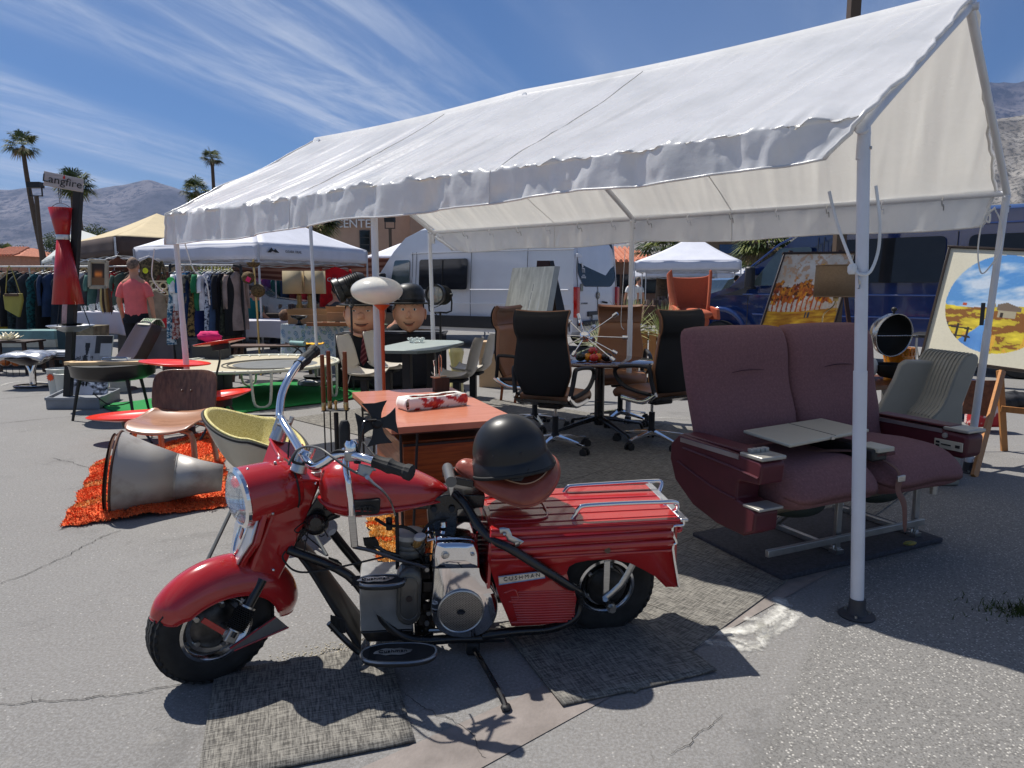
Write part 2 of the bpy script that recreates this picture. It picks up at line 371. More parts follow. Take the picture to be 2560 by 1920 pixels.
def spray(pts,wd,k=1.0):
 P=catm([gp(*q) for q in pts],8);m=M();cs=[]
 for i,q in enumerate(P):
  a=P[max(0,i-1)];b=P[min(len(P)-1,i+1)];t=(b-a).normalized();nn=V((-t.y,t.x,0));e=min(1,i/3,(len(P)-1-i)/3)
  for j in range(7):
   s=(j-3)/3; m.v.append((q.x+nn.x*wd*s,q.y+nn.y*wd*s,.0055)); cs.append(max(0,(1-abs(s)**1.6))*k*(.35+.65*e)*(.8+.4*random.random()))
 for i in range(len(P)-1):
  for j in range(6): m.f.append((i*7+j,i*7+j+1,(i+1)*7+j+1,(i+1)*7+j))
 o=m.obj('paint_mark',wm,kind='structure');a=o.data.color_attributes.new('Col','FLOAT_COLOR','POINT')
 a.data.foreach_set('color',np.array([[c,c,c,1] for c in cs],dtype='f').ravel())
spray([(1370,1300),(1480,1345),(1560,1368),(1640,1355),(1690,1320),(1680,1290)],.06,.75)
spray([(1560,1375),(1640,1395),(1640,1345),(1600,1340)],.045,.65)
spray([(1640,1385),(1700,1350),(1730,1315)],.05,.65)
spray([(1400,1335),(1500,1380),(1600,1400),(1650,1402)],.05,.6)
spray([(1290,1340),(1400,1340),(1480,1352)],.05,.8)
spray([(30,835),(70,831),(110,829),(60,824),(20,828),(0,835)],.05,.6)
spray([(130,815),(170,812),(200,816)],.04,.5)
spray([(1400,905),(1440,903),(1500,901)],.03,.5)
gr=M();
for i in range(420):
 q=gp(600+random.random()**1.2*420,1440-random.random()*75); x=(q.x+.75)
 c0=gp(*random.choice([(690,1418),(740,1404),(800,1385),(640,1430)])); q=V((c0.x+random.gauss(0,.06),c0.y+random.gauss(0,.022),0)); r=.0015+random.random()*.0022
 gr.ell(q+V((0,0,r*.4)),(r*1.5,r,r*.8),rz(random.random()*6).to_3x3(),5,3)
for i in range(260):
 c0=gp(870,1180); q=V((c0.x+random.gauss(0,.05),c0.y+random.gauss(0,.04),0)); r=.002+random.random()*.003; gr.ell(q+V((0,0,r*.4)),(r*1.4,r,r*.8),None,5,3)
gr.obj('gravel',mt('gravel_stone',srgb(168,160,142),.8,var=.3,vs=200),kind='stuff')
# carpet tiles under the canopy and the motorcycle
def tile_mat(name,c,c2,sc_):
 sc_*=1.6;m=mt(name,c,.95,var=.2);t=m.node_tree;n=t.nodes;L=t.links.new;b=n['Principled BSDF']
 tc=n.new('ShaderNodeTexCoord');cols=[]
 for st in((7,110,1),(90,8,1)):
  mp=n.new('ShaderNodeMapping');mp.inputs['Scale'].default_value=st;L(tc.outputs['Object'],mp.inputs[0]);q=n.new('ShaderNodeTexNoise');q.inputs['Scale'].default_value=sc_;q.inputs['Detail'].default_value=3;q.inputs['Roughness'].default_value=.75;L(mp.outputs[0],q.inputs[0]);cols.append(q.outputs[0])
 a=n.new('ShaderNodeMath');a.operation='ADD';L(cols[0],a.inputs[0]);L(cols[1],a.inputs[1])
 r=n.new('ShaderNodeMapRange');r.inputs[1].default_value=.86;r.inputs[2].default_value=1.14;L(a.outputs[0],r.inputs[0])
 mx=n.new('ShaderNodeMix');mx.data_type='RGBA';L(r.outputs[0],mx.inputs[0]);mx.inputs[6].default_value=(*c,1);mx.inputs[7].default_value=(*c2,1);L(mx.outputs[2],b.inputs['Base Color'])
 bp=n.new('ShaderNodeBump');bp.inputs['Strength'].default_value=.6;bp.inputs['Distance'].default_value=.003;L(a.outputs[0],bp.inputs['Height']);L(bp.outputs[0],b.inputs['Normal'])
 return m
tm=tile_mat('carpet_tile_weave',(.065,.061,.055),(.26,.245,.215),1.0)
cor=gp(1555,1365);e1=(gp(1690,1265)-cor).normalized();e2=V((-e1.y,e1.x,0)); ang=math.atan2(e1.y,e1.x); TS=.60
car=thing('carpet','large brown-grey carpet laid in square tiles under the long white canopy','carpet',cor,ang)
tme=M().box((TS/2,TS/2,.004),(TS-.004,TS-.004,.007)).data('carpet_tile',tm)
for i in range(-9,6):
 for j in range(0,10):
  c=cor+e1*(i+.5)*TS+e2*(j+.5)*TS
  d=c-V((1.43,2.79,0)); l=d.dot(V((-.768,.641,0))); w_=d.dot(V((.641,.768,0)))
  if not(-.3<l<5.6 and -.25<w_<3.1) and not(i==-1 and j==0) : continue
  if c.x<-1.3 and c.y<5.2: continue
  if l>3.4 and w_<.9: continue
  o=bpy.data.objects.new('carpet_tile',tme); col.objects.link(o); o.parent=car; o.location=(i*TS,j*TS,random.random()*.0015)
def loosetile(px3,label,n):
 a,b,c=[gp(*q) for q in px3]; u=(b-a); v=(c-b); L_=(u.length+v.length)/2
 an=math.atan2(u.y,u.x); t=M().grid(lambda s,k:(s*TS,k*TS,.009+.0025*math.sin(s*5+n)*math.sin(k*4+n)),12,12)
 o=t.obj('loose_carpet_tile',tm,solid=.006); o.matrix_world=Matrix.Translation(a)@rz(an)
 tag(o,label,'carpet tile','loose carpet tiles under the motorcycle')
loosetile([(425,1700),(905,1605),(870,1400)],'square grey carpet tile under the motorcycle front, crossed by the wheel shadow',0)
loosetile([(1215,1530),(1540,1455),(1400,1310)],'square dark carpet tile lying under the motorcycle back wheel',2)
# mountains
def rock_mat(name,c,c2,dark,sc_):
 m=mt(name,c,.95,c2=c2,vs=sc_,det=10,lo=.4,hi=.6);t=m.node_tree;n=t.nodes;L=t.links.new;b=n['Principled BSDF'];src=b.inputs['Base Color'].links[0].from_socket
 tc=n.new('ShaderNodeTexCoord');q=n.new('ShaderNodeTexNoise');q.inputs['Scale'].default_value=sc_*9;q.inputs['Detail'].default_value=6;q.inputs['Roughness'].default_value=.8;L(tc.outputs['Object'],q.inputs[0])
 r=n.new('ShaderNodeMapRange');r.inputs[1].default_value=.48;r.inputs[2].default_value=.56;L(q.outputs[0],r.inputs[0]);mx=n.new('ShaderNodeMix');mx.data_type='RGBA';L(r.outputs[0],mx.inputs[0]);L(src,mx.inputs[6]);mx.inputs[7].default_value=(*dark,1);L(mx.outputs[2],b.inputs['Base Color'])
 return m
def mountain(name,prof,r0,r1,az0,az1,mat,seed,amp,base=-2,na=300,nr=60):
 px=[a for a,_ in prof];hy=[b for _,b in prof]
 m=M();vs=[]
 for j in range(nr+1):
  t=j/nr;r=r0+(r1-r0)*t
  for i in range(na+1):
   x=az0+(az1-az0)*i/na; d=(x-1106)/FPX/math.cos(PITCH)*1.0
   top=np.interp(x,px,hy); Hh=(620-top)/1534*r1*.99
   X=d*r;Y=r
   n1=noise.ridged_multi_fractal(V((X/amp,Y/amp,seed)),.9,2.2,7,.9,2.0)/2.2
   n2=noise.fractal(V((X/amp*4,Y/amp*4,seed+3)),.8,2.1,4)
   shape=t**1.15
   z=CAMH+Hh*(shape*(1-.30*(1-t)*2)+ (n1-.55)*.34*math.sin(math.pi*min(1,t*.97))+n2*.04*t*(1-t*.8))
   if j==0:z=base
   vs.append((X,Y,max(z,base)))
 k=na+1;m.v=vs;m.f=[(j*k+i,j*k+i+1,(j+1)*k+i+1,(j+1)*k+i) for j in range(nr) for i in range(na)]
 b=len(m.v);m.v+=[(v[0]*1.25,v[1]*1.25,base) for v in vs[-k:]];m.f+=[(nr*k+i,nr*k+i+1,b+i+1,b+i) for i in range(na)]
 return m.obj(name,mat,kind='structure',sharp=180)
farrock=rock_mat('far_rock',(.055,.053,.062),(.17,.155,.16),(.03,.03,.034),.0016)
mountain('far_mountain',[(-700,430),(-200,418),(0,405),(30,411),(60,413),(110,408),(180,413),(240,412),(300,404),(330,398),(352,394),(385,404),(420,416),(470,428),(600,440),(800,470),(1000,500),(1300,500),(1500,470),(1800,330),(2000,230),(2080,196),(2135,197),(2165,191),(2212,187),(2400,170),(3000,120)],2200,5200,-700,3000,farrock,2.0,900,na=420,nr=70)
nearrock=rock_mat('near_rock',(.17,.155,.14),(.29,.27,.245),(.07,.068,.062),.012)
mountain('near_mountain',[(900,618),(1200,560),(1400,515),(1500,490),(1640,462),(1760,420),(1900,345),(2040,288),(2110,266),(2150,262),(2180,247),(2212,243),(2300,225),(2600,180),(3200,120)],700,1500,900,3100,nearrock,5.0,260,na=360,nr=70)
# the long white canopy
LD=V((-.768,.641,0)); WD=V((.641,.768,0)); C0=V((1.429,2.789,0)); BAY=3.03; CW=3.02; EH=2.0; RH=2.87
def cp(s,w_,z): return C0+LD*s+WD*w_+V((0,0,z))
tarp=mt('white_tarpaulin',srgb(226,228,231),.26,c2=srgb(243,244,247),vs=2.2,lo=.3,hi=.55,det=9,bump=.5,bs=26,coat=.15,spec=.6,transl=.36,tcol=(.74,.71,.64),st=(1,1,1))
can=thing('canopy','long white gabled canopy of wrinkled tarpaulin on white poles over the furniture','canopy',C0)
S0,S1=-.01,5.80
SF=(0,3.03,5.72); SB=(0,2.88,5.62)
def cloth(u,v):
 s=S0+(S1-S0)*u
 if v<.12: k=v/.12; a=0
 elif v<.5: k=(v-.12)/.38; a=1
 elif v<.88: k=(v-.5)/.38; a=2
 else: k=(v-.88)/.12; a=3
 sag=.035*math.sin(math.pi*((s%BAY)/BAY))
 ridge=RH-.03*math.sin(math.pi*((s%BAY)/BAY))
 hemf=.155+.125*max(0,min(1,s/5.8))**1.3+.008*math.sin(s*3.1)+.006*math.sin(s*7+1)
 hemb=.25+.01*math.sin(s*4)
 foldz=EH-sag*.5
 nz=noise.fractal(V((s*2.2,v*2.0,3)),.9,2.1,4);
 streak=noise.ridged_multi_fractal(V((s*3.2+v*3.6*(1 if v<.5 else -1),v*.9,1.7)),1.0,2.2,4,.9,2.0)/2
 fine=noise.ridged_multi_fractal(V((s*9+v*7*(1 if v<.5 else -1),v*1.6,7.7)),1.0,2.2,3,.9,2.0)/2
 if a==0:
  w_=-.085-.03*(1-k)*0+ (-.02)*(1-k)+.03*nz+.006*math.sin(s*13+2*nz)*(1-abs(k-.5)); z=foldz-hemf*(1-k)
  w_+=.03*abs(nz)*(1-k)+.004*noise.noise(V((s*7,k*1.0,4.4)))
 elif a==1:
  w_=-.085+(CW/2+.085)*k; z=foldz+(ridge-foldz)*k
  e=math.exp(-((k)/.10)**2); q=(streak-.5)*.085*(1-k*.35)*math.sin(math.pi*min(1,k*.9+.12)); z+=q+(fine-.5)*.014*(1-.3*k)*min(1,(1-k)*8)
  z+=e*.028*(noise.noise(V((s*9,0,9)))+.6*noise.noise(V((s*23,0,4)))); w_+=e*.02*noise.noise(V((s*12,5,9)))
  z-=sag*(math.sin(math.pi*k))*.8
 elif a==2:
  w_=CW/2+(CW/2+.085)*k; z=ridge-(ridge-foldz)*k; q=(streak-.5)*.045*math.sin(math.pi*min(1,(1-k)*.9+.1))*min(1,k*8); z+=q+(fine-.5)*.01*min(1,k*8)-sag*math.sin(math.pi*k)
 else:
  w_=CW+.085+.02*nz+.015*math.sin(s*11+nz*3)*k; z=foldz-hemb*k
 en=math.exp(-((s-S0)/.25)**2); ef=math.exp(-((S1-s)/.5)**2)
 if a==0: s+=.11*(1-k)*en-.03*en*k
 if a==3: s+=.06*k*en-.42*k*ef
 if a==1: s-=.03*en*(1-k)
 if a==2: s-=.16*ef*(k)
 if a>=2: z+=.03
 sh=.10*math.exp(-((s-S0)/1.3)**2)
 if a==0: s+=sh
 if a==1: s+=sh*(1-k)
 return cp(s,w_,z)
fab=M().grid(cloth,430,150)
fab.obj('fabric',tarp,can,world=True,sharp=180)
for u0 in(.333,.667):
 M().tube([cloth(u0,v)+V((0,0,.002)) for v in np.linspace(0,1,90)],.0045,5,1,flat=.5).obj('panel_seam',tarp,can,world=True,sharp=180)
def hemline(u):
 return [cloth(u,v) for v in np.linspace(.0,1,60)]
for u in(.0005,.9995):
 h=M();P=hemline(u); P=[q+LD*(.006*math.sin(i*1.3)+.005*math.sin(i*2.9)) for i,q in enumerate(P)]
 h.tube(P,[.011+.003*abs(math.sin(i*1.7)) for i in range(len(P))],7,1,flat=.8)
 h.obj('rolled_hem',tarp,can,world=True,sharp=180)
h=M()
h.tube([cloth(u,.001) for u in np.linspace(0,1,150)],.006,6,1); h.tube([cloth(u,.999) for u in np.linspace(0,1,150)],.006,6,1)
h.obj('hem_cord',tarp,can,world=True,sharp=180)
lean=[[(.00,.00),(0,0),(-.02,-.01)],[(.06,.03),(0,0),(-.05,0)]]
PR=.026
for wi,w_ in enumerate((0,CW)):
 for i in range(3):
  s=(SF,SB)[wi][i]; b=cp(s,w_,0); t=cp(s,w_,EH-.04+.03*wi)+V((((-.075,.0,-.04),(.10,.0,-.04))[wi][i],.05*(wi==0 and i==0),0))
  m=M().cyl(b+V((0,0,.03)),b.lerp(t,.52),PR,n=16); m.cyl(b.lerp(t,.515),t,PR*.9,n=16); po=m.obj('pole',whitep,can,world=True)
  f=M().lathe([(.0,0),(.07,0),(.072,.006),(.04,.012),(.034,.03),(.032,.075),(.0,.078)],18,b); f.obj('foot_plate',mt('grey_foot',(.05,.05,.055),.5),po,world=True)
  for k in range(3): M().cyl(b+V((.05*math.cos(k*2.1),.05*math.sin(k*2.1),.009)),b+V((.05*math.cos(k*2.1),.05*math.sin(k*2.1),.02)),.007,n=6).obj('anchor_bolt',steel,po,world=True)
 m=M().tube([cp(.08-.1*wi,w_,EH-.03+.03*wi)+V((.1*wi,0,0)),cp(5.75-.1*wi,w_,EH-.03+.03*wi)],.019,12,0); m.obj('eave_rail',whitep,can,world=True)
m=M().tube([cp(-.04,CW/2,RH-.07),cp(5.76,CW/2,RH-.07)],.019,12,0); m.obj('ridge_rail',whitep,can,world=True)
for i in range(3):
 s=SF[i];s2=SB[i];cq=lambda w_,z:cp(s+(s2-s)*w_/CW,w_,z)+V((.1*w_/CW-.075*(1-w_/CW) if i==0 else 0,.05*(1-w_/CW) if i==0 else 0,0))
 m=M().tube([cq(0,EH-.16),cq(.01,EH-.06),cq(.10,EH+.03),cq(CW/2-.06,RH-.09),cq(CW/2,RH-.06),cq(CW/2+.06,RH-.09),cq(CW-.10,EH+.06),cq(CW-.01,EH-.03),cq(CW,EH-.13)],.023,12,4); m.obj('rafter',whitep,can,world=True)
 for w_ in (0,CW):
  q=cq(w_,EH-.12+.03*(w_>0)); M().cyl(q-LD*.02,q-LD*.032,.007,n=6).obj('bolt',steel,can,world=True)
for i in range(14):
 s=.3+i*.40; m=M().tube([cp(s,CW+.0,EH+.0),cp(s,CW-.03,EH-.03),cp(s,CW+.0,EH-.065),cp(s,CW+.04,EH-.05),cp(s,CW+.06,EH-.09)],.004,6,3); m.obj('hook',whitep if i%2 else steel,can,world=True)
ropem=mt('white_rope',srgb(225,225,222),.9,bump=.6,bs=300)
def rope(pts,r=.006): M().tube(pts,r,7,5).obj('rope',ropem,can,world=True)
RO=V((-.052,.034,0));cp0=cp
def cp(s,w_,z): return cp0(s,w_,z)+RO
rope([cp(.12,-.08,1.72),cp(.09,-.06,1.6),cp(.04,-.05,1.47),cp(.02,-.032,1.42),cp(0,-.04,1.40),cp(-.03,-.01,1.41),cp(-.045,.03,1.5),cp(-.04,.03,1.62),cp(-.02,.03,1.74)])
M().lathe([(.012,-.02),(.018,-.01),(.018,.01),(.01,.022)],8,cp(.03,-.035,1.42)).obj('knot',ropem,can,world=True)
M().tube([cp(.01,-.03,1.42),cp(.0,-.04,1.38),cp(0,-.032,1.36),cp(0,-.04,1.345)],.004,6,3).obj('hook',steel,can,world=True)
cp=cp0
rope([cp(0,CW-.03,1.93),cp(.04,CW-.05,1.8),cp(.05,CW-.05,1.6),cp(.02,CW-.04,1.45),cp(-.03,CW-.02,1.5),cp(-.08,CW-.02,1.62),cp(-.07,CW,1.78),cp(-.02,CW,1.9)],.005)
rope([cp(0,CW-.03,1.86),cp(0,CW-.035,1.8),cp(.03,CW-.03,1.84),cp(-.03,CW-.04,1.9)],.007)
rope([cp(6.06,-.08,1.7),cp(6.1,-.1,1.45),cp(6.07,-.04,1.32),cp(6.05,-.03,1.34)],.005)
rope([cp(5.6,-.02,1.75),cp(5.5,0,1.5),cp(5.3,.0,1.42),cp(5.25,.0,1.2)],.005)
rope([cp(3.0,CW+.08,1.72),cp(3.02,CW+.08,1.3),cp(3.03,CW+.08,1.0),cp(3.0,CW+.09,.93)],.003)
M().box((0,0,0),(.03,.004,.16)).obj('label_strip',mt('label_black',(.02,.02,.02),.4),can,bevel=.001).location=cp(0,CW,1.16)-C0+V((-.012,-.026,0))
# spare white pole in a round weighted foot
ub=gp(688,832); st=thing('pole_stand','slim white pole standing in a round silver weighted foot behind the trampoline','pole',ub)
M().cyl((0,0,.1),(-.03,.0,2.22),.024,n=12).obj('pole',whitep,st)
M().lathe([(0,0),(.27,0),(.285,.03),(.27,.075),(.2,.11),(.06,.125),(0,.125)],32).obj('weight',mt('silver_plastic',(.3,.3,.3),.35,.6),st)
M().lathe([(.17,.112),(.2,.125),(.2,.135),(0,.14)],28).obj('disc',rubber,st)
M().lathe([(.04,.12),(.035,.3),(.0,.3)],14).obj('collar',steel,st)
# red motorcycle
def plane(P0,th,lean):
 e=V((-math.cos(th),-math.sin(th),0));n0=V((math.sin(th),-math.cos(th),0))
 n=n0*math.cos(lean)-V((0,0,math.sin(lean)));u=n0*math.sin(lean)+V((0,0,math.cos(lean)));return V(P0),e,n,u
BP=plane((.361,2.699,0),R(10),R(5)); FP=plane((-1.079,2.305,0),R(41),R(6))
def B(z,x,y,off=0): q=z(x,y); return plp(BP[0]+BP[2]*off,BP[2],*q)
def F(z,x,y,off=0): q=z(x,y); return plp(FP[0]+FP[2]*off,FP[2],*q)
def BL(a,n,u): return BP[0]+BP[1]*a+BP[2]*n+BP[3]*u
def FL(a,n,u): return FP[0]+FP[1]*a+FP[2]*n+FP[3]*u
bk=thing('motorcycle','vintage dark red motorcycle with chrome handlebars and ribbed rear body, leaning on its stand','motorcycle',BP[0])
def p(m,name,mat,par=None,**k): k.setdefault('world',True); return m.obj(name,mat,par or bk,**k)
def wheel(name,c,ax,up,Rr,W,rimr):
 fx=up.cross(ax).normalized();
 prof=[]
 for i in range(15):
  a=math.pi*(i/14); r_=Rr-.055+.055*math.sin(a)**.62 if 0<i<14 else Rr-.055; prof.append((r_,-W/2*math.cos(a)*(1.0 if 0.15<i/14<.85 else .93)))
 prof=[(rimr,-W*.36)]+prof+[(rimr,W*.36)]
 ty=M().lathe(prof,56,c,ax); tyre=p(ty,name,rubber,sharp=60)
 tr=M()
 for row in range(5):
  off=(row-2)*W*.17; n=84
  for i in range(n):
   a=2*math.pi*i/n; z1=off+(W*.03 if i%2 else -W*.03); a2=2*math.pi*(i+1)/n; z2=off+(-W*.03 if i%2 else W*.03)
   rr=Rr*1.006-(.010 if abs(row-2)==2 else .002)
   def q(a_,z_,r_): return c+ax*z_+fx*(r_*math.cos(a_))+up*(r_*math.sin(a_))
   hw=W*.062
   tr.add([q(a,z1-hw,rr-.006),q(a,z1+hw,rr-.006),q(a2,z2+hw,rr-.006),q(a2,z2-hw,rr-.006),q(a,z1-hw,rr+.003),q(a,z1+hw,rr+.003),q(a2,z2+hw,rr+.003),q(a2,z2-hw,rr+.003)],[(4,5,6,7),(0,3,7,4),(1,5,6,2),(0,4,5,1),(3,2,6,7)])
 p(tr,'tread',rubber,tyre,sharp=20)
 rm=M()
 for sgn in(-1,1):
  rm.lathe([(rimr+.004,sgn*W*.36),(rimr+.006,sgn*W*.40),(rimr-.004,sgn*W*.42),(rimr-.012,sgn*W*.36),(rimr-.02,sgn*W*.22),(rimr-.034,sgn*W*.2),(rimr-.04,sgn*W*.12)],44,c,ax)
 p(rm,'rim',mt('worn_chrome',(.6,.6,.6),.16,1,var=.3,vs=9),sharp=25)
 d=M()
 for sgn in(-1,1): d.lathe([(rimr-.036,sgn*W*.14),(rimr*.62,sgn*W*.2),(rimr*.5,sgn*W*.30),(.03,sgn*W*.34),(.0,sgn*W*.34)],32,c,ax)
 p(d,'hub',mt('dull_hub',(.09,.085,.08),.4,.7,var=.5,vs=14))
 b=M()
 for i in range(5):
  a=i*2*math.pi/5; q=c+fx*(rimr*.66*math.cos(a))+up*(rimr*.66*math.sin(a)); b.cyl(q+ax*W*.16,q+ax*W*.30,.009,n=6)
 p(b,'wheel_nut',steel)
fw=FL(-.043,0,.205); wheel('front_tyre',fw,FP[2],FP[3],.205,.114,.116)
rw=BL(.003,0,.196); wheel('rear_tyre',rw,BP[2],BP[3],.200,.105,.108)
def fend(u,v):
 a=R(21)+R(168)*u            # sweep over the wheel: 0 = ahead of it
 t=(v-.5)*2
 rr=.215+.012*math.sin(math.pi*min(1,u*1.02))**.5
 ang=t*R(98); wid=.076+.014*math.sin(math.pi*u)
 n=wid*math.sin(ang); dr=.030-.108*(1-math.cos(ang))**.9*(.75+.25*math.sin(math.pi*u))
 tip=min(1,min(u,1-u)*9+.25)
 n*=(.62+.38*tip); dr=dr*(.6+.4*tip)
 cx_=-.082; cz=.208
 return FL(cx_+math.cos(a)*(rr+dr)*1.06,n,cz+math.sin(a)*(rr+dr)*.90)
fe=p(M().grid(fend,56,24),'front_fender',redp,solid=.004,sharp=80)
m=M().tube([fend(u,0) for u in np.linspace(0,1,40)],.0035,6,1);m.tube([fend(u,1) for u in np.linspace(0,1,40)],.0035,6,1);m.tube([fend(0,v) for v in np.linspace(0,1,14)],.0035,6,1);m.tube([fend(1,v) for v in np.linspace(0,1,14)],.0035,6,1);p(m,'fender_bead',redp,fe)
for s in(-1,1): m=M();m.beam(F(Z12,410,490,.088) if s>0 else FL(.045,-.08,.32),FL(-.058,s*.10,.205),.018,.006,FP[2]);p(m,'fender_stay',redp,fe)
tri=[F(Z12,858,470,.078),F(Z12,935,535,.078),F(Z12,600,678,.092),F(Z12,575,665,.092)]
p(M().prism(tri,FP[2]*-.006),'stay_plate',mt('grey_metal',(.3,.3,.3),.35,.8,var=.2),fe)
m=M().tube([tri[0]+FP[2]*.003,tri[3]+FP[2]*.003],.003,6,0).tube([tri[2]+FP[2]*.003,tri[1]+FP[2]*.003],.003,6,0);p(m,'stay_edge',redp,fe)
ax=FL(-.06,0,.205); m=M().cyl(ax-FP[2]*.09,ax+FP[2]*.105,.012,n=12); m.cyl(ax+FP[2]*.09,ax+FP[2]*.102,.021,n=6).cyl(ax+FP[2]*.1,ax+FP[2]*.107,.017,n=14).cyl(ax-FP[2]*.09,ax-FP[2]*.102,.021,n=6); p(m,'axle',steel,sharp=30)
for s,nm in((1,''),(-1,'')):
 top=F(Z1,785,1345,.075) if s>0 else F(Z1,690,1120,-.085); bot=FL(-.065,.112 if s>0 else -.085,.200)
 d=top-bot
 leg=p(M().cyl(bot+d*.25,top,.019,n=14).cyl(bot,bot+d*.3,.014,n=10),'fork_leg',blackp)
 t=d.normalized();x=t.orthogonal().normalized();y=t.cross(x);g=M();rings=[]
 for i in range(27): rings.append(g.ring(bot+d*(.12+.38*i/26),x,y,.027+(.006 if i%2 else 0)+.004*math.sin(math.pi*i/26),16))
 g.loft(rings);p(g,'rubber_gaiter',rubber,leg,sharp=15)
 p(M().cyl(bot+d*.5,bot+d*.53,.029,n=14).cyl(bot+d*.13,bot+d*.1,.026,n=14),'clamp',steel,leg)
 p(M().beam(bot-t*.02,bot+t*.05,.04,.02,FP[2]),'fork_end',alu,leg,bevel=.004)
def sh(z,x,y,s): return F(z,x,y,s)
near=[F(Z1,905,800,.085),F(Z1,1010,790,.085),F(Z1,1120,797,.085),F(Z1,1010,1080,.08),F(Z1,890,1340,.07),F(Z1,862,1395,.065),F(Z1,800,1400,.065),F(Z1,735,1372,.066),F(Z1,722,1290,.068),F(Z1,800,1080,.078)]
loc=[]
for q in near:
 d=q-FP[0]; loc.append((d.dot(FP[1]),d.dot(FP[2]),d.dot(FP[3])))
m=M(); k=len(loc)
vsn=[FL(a,n,u) for a,n,u in loc]; vsf=[FL(a,-n,u) for a,n,u in loc]
m.add(vsn+vsf,[tuple(range(k))[::-1],tuple(range(k,2*k))]+[(i,(i+1)%k,k+(i+1)%k,k+i) for i in range(k)])
shroud=p(m,'fork_shroud',redp,bevel=.012,seg=3,sharp=60)
c1=F(Z1,905,790,.09);c2=F(Z1,1120,790,.09)
def fl_of(q): d=q-FP[0]; return d.dot(FP[1]),d.dot(FP[2]),d.dot(FP[3])
a1=fl_of(c1);a2=fl_of(c2)
nTL=F(Z4,385,868,.088);nTR=F(Z4,778,888,.088);fTR=F(Z4,530,440,-.11);fTL=F(Z4,125,385,-.112)
p(M().prism([nTL,nTR,fTR,fTL],V((0,0,-.008))),'shroud_top',redp,shroud,bevel=.002)
p(M().prism([nTL,fTL,F(Z4,30,660,-.10),F(Z1,855,930,.086)],FP[1]*-.012),'crest_plate',redp,shroud,bevel=.003)
p(M().tube([nTL,fTL],.006,8,0),'crest_edge',redp,shroud,sharp=180)
m=M()
for z,x,y,o in((Z1,848,1293,.073),(Z1,1082,815,.09),(Z1,878,676,.0),(Z1,715,745,.0)): q=F(z,x,y,o); m.ell(q,(.006,.006,.006),None,10,6)
p(m,'rivet',chrome,shroud)
q=F(Z4,690,800,.045); m=M().cyl(q-V((0,0,.012)),q+V((0,0,.008)),.028,n=6).cyl(q+V((0,0,.008)),q+V((0,0,.014)),.015,n=14); p(m,'ignition_lock',alu,shroud,bevel=.002)
hc=F(Z1,664,893,.0); ha=(FP[1]*.995-V((0,0,.09))).normalized(); ha=(ha+FP[2]*-.04).normalized()
hb=hc-ha*.165
hl=p(M().lathe([(.0,-.19),(.088,-.19),(.093,-.183),(.100,-.10),(.104,-.02),(.103,-.005),(.096,0.0),(.089,-.004)],48,hc,ha),'headlight_shell',redp,sharp=50)
p(M().lathe([(.103,-.006),(.1065,-.002),(.105,.008),(.092,.014),(.087,.004)],48,hc,ha),'chrome_bezel',chrome,hl)
p(M().lathe([(.094,-.175),(.098,-.171),(.095,-.167)],48,hc,ha),'shell_seam',rubber,hl)
lens=M().lathe([(.091,.004),(.087,.014),(.07,.026),(.047,.034),(.024,.039),(.0,.040)],48,hc,ha)
p(lens,'lens',mt('headlight_glass',(.86,.9,.92),.05,0,var=0,trans=.85,rv=0),hl)
p(M().lathe([(.089,.002),(.06,-.03),(.02,-.05),(0,-.052)],36,hc,ha),'reflector',mt('mirror_silver',(.9,.9,.9),.12,1,var=.02),hl)
m=M();xx=ha.cross(V((0,0,1))).normalized();yy=xx.cross(ha)
for i in range(-7,8):
 x_=i*.0112;hh=math.sqrt(max(0,.082**2-x_**2))
 m.tube([hc+ha*(.008+.0335*(1-(x_**2+y_**2)/.0083))+xx*x_+yy*y_ for y_ in np.linspace(-hh,hh,9)],.0013,4,0)
for j in(-2,-1,0,1,2):
 y_=j*.024; hh=math.sqrt(max(0,.082**2-y_**2)); m.tube([hc+ha*(.008+.0335*(1-(x_**2+y_**2)/.0083))+xx*x_+yy*y_ for x_ in np.linspace(-hh,hh,9)],.0011,4,0)
p(m,'lens_rib',clearg,hl)
m=M()
for a_,h_ in((75,-.03),(75,-.125),(-35,-.075)):
 d=yy*math.sin(R(a_))-xx*math.cos(R(a_)); q=hc+ha*h_+d*.1015; m.ell(q,(.006,.006,.006),None,10,6)
p(m,'shell_screw',steel,hl)
def crestpt(dx,dz): return FL(a1[0]-.03+.03*0+.035,dx,.0)
bc=F(Z14,335,1340,.0); bl=fl_of(bc)
_sl=(loc[8][0]-loc[0][0])/(loc[8][2]-loc[0][2]); bu=loc[9][2]-.025; ba=loc[0][0]+_sl*(bu-loc[0][2])+.03
def bd(n,u): # badge lies in the front face, tilted with the fork
 return FL(ba+u*_sl*1.4+n*.12,n*1.25,bu+u*1.4)
pl_=[bd(-.055,.075),bd(-.076,.0),bd(-.045,-.045),bd(-.012,-.11),bd(.0,-.135),bd(.02,-.11),bd(.045,-.045),bd(.076,.0),bd(.062,.075)]
bdo=FP[1]*.012
bp_=p(M().prism([q for q in pl_],bdo),'badge_plate',mt('satin_silver',(.62,.63,.65),.28,.85,var=.08),bevel=.004)
rp=[bd(-.064,.09),bd(-.088,.0),bd(-.05,-.05),bd(-.01,-.12),bd(.0,-.15),bd(.03,-.11),bd(.052,-.05),bd(.088,.0),bd(.07,.09)]
p(M().prism(rp,FP[1]*-.02),'badge_backing',redp,bp_,bevel=.003)
rg=[bd(.026*math.cos(t)-.002,.062*math.sin(t)+.012)+FP[1]*.014 for t in np.linspace(0,2*math.pi,25)[:-1]]
p(M().tube(rg,.004,6,1,True),'emblem_ring',chrome,bp_)
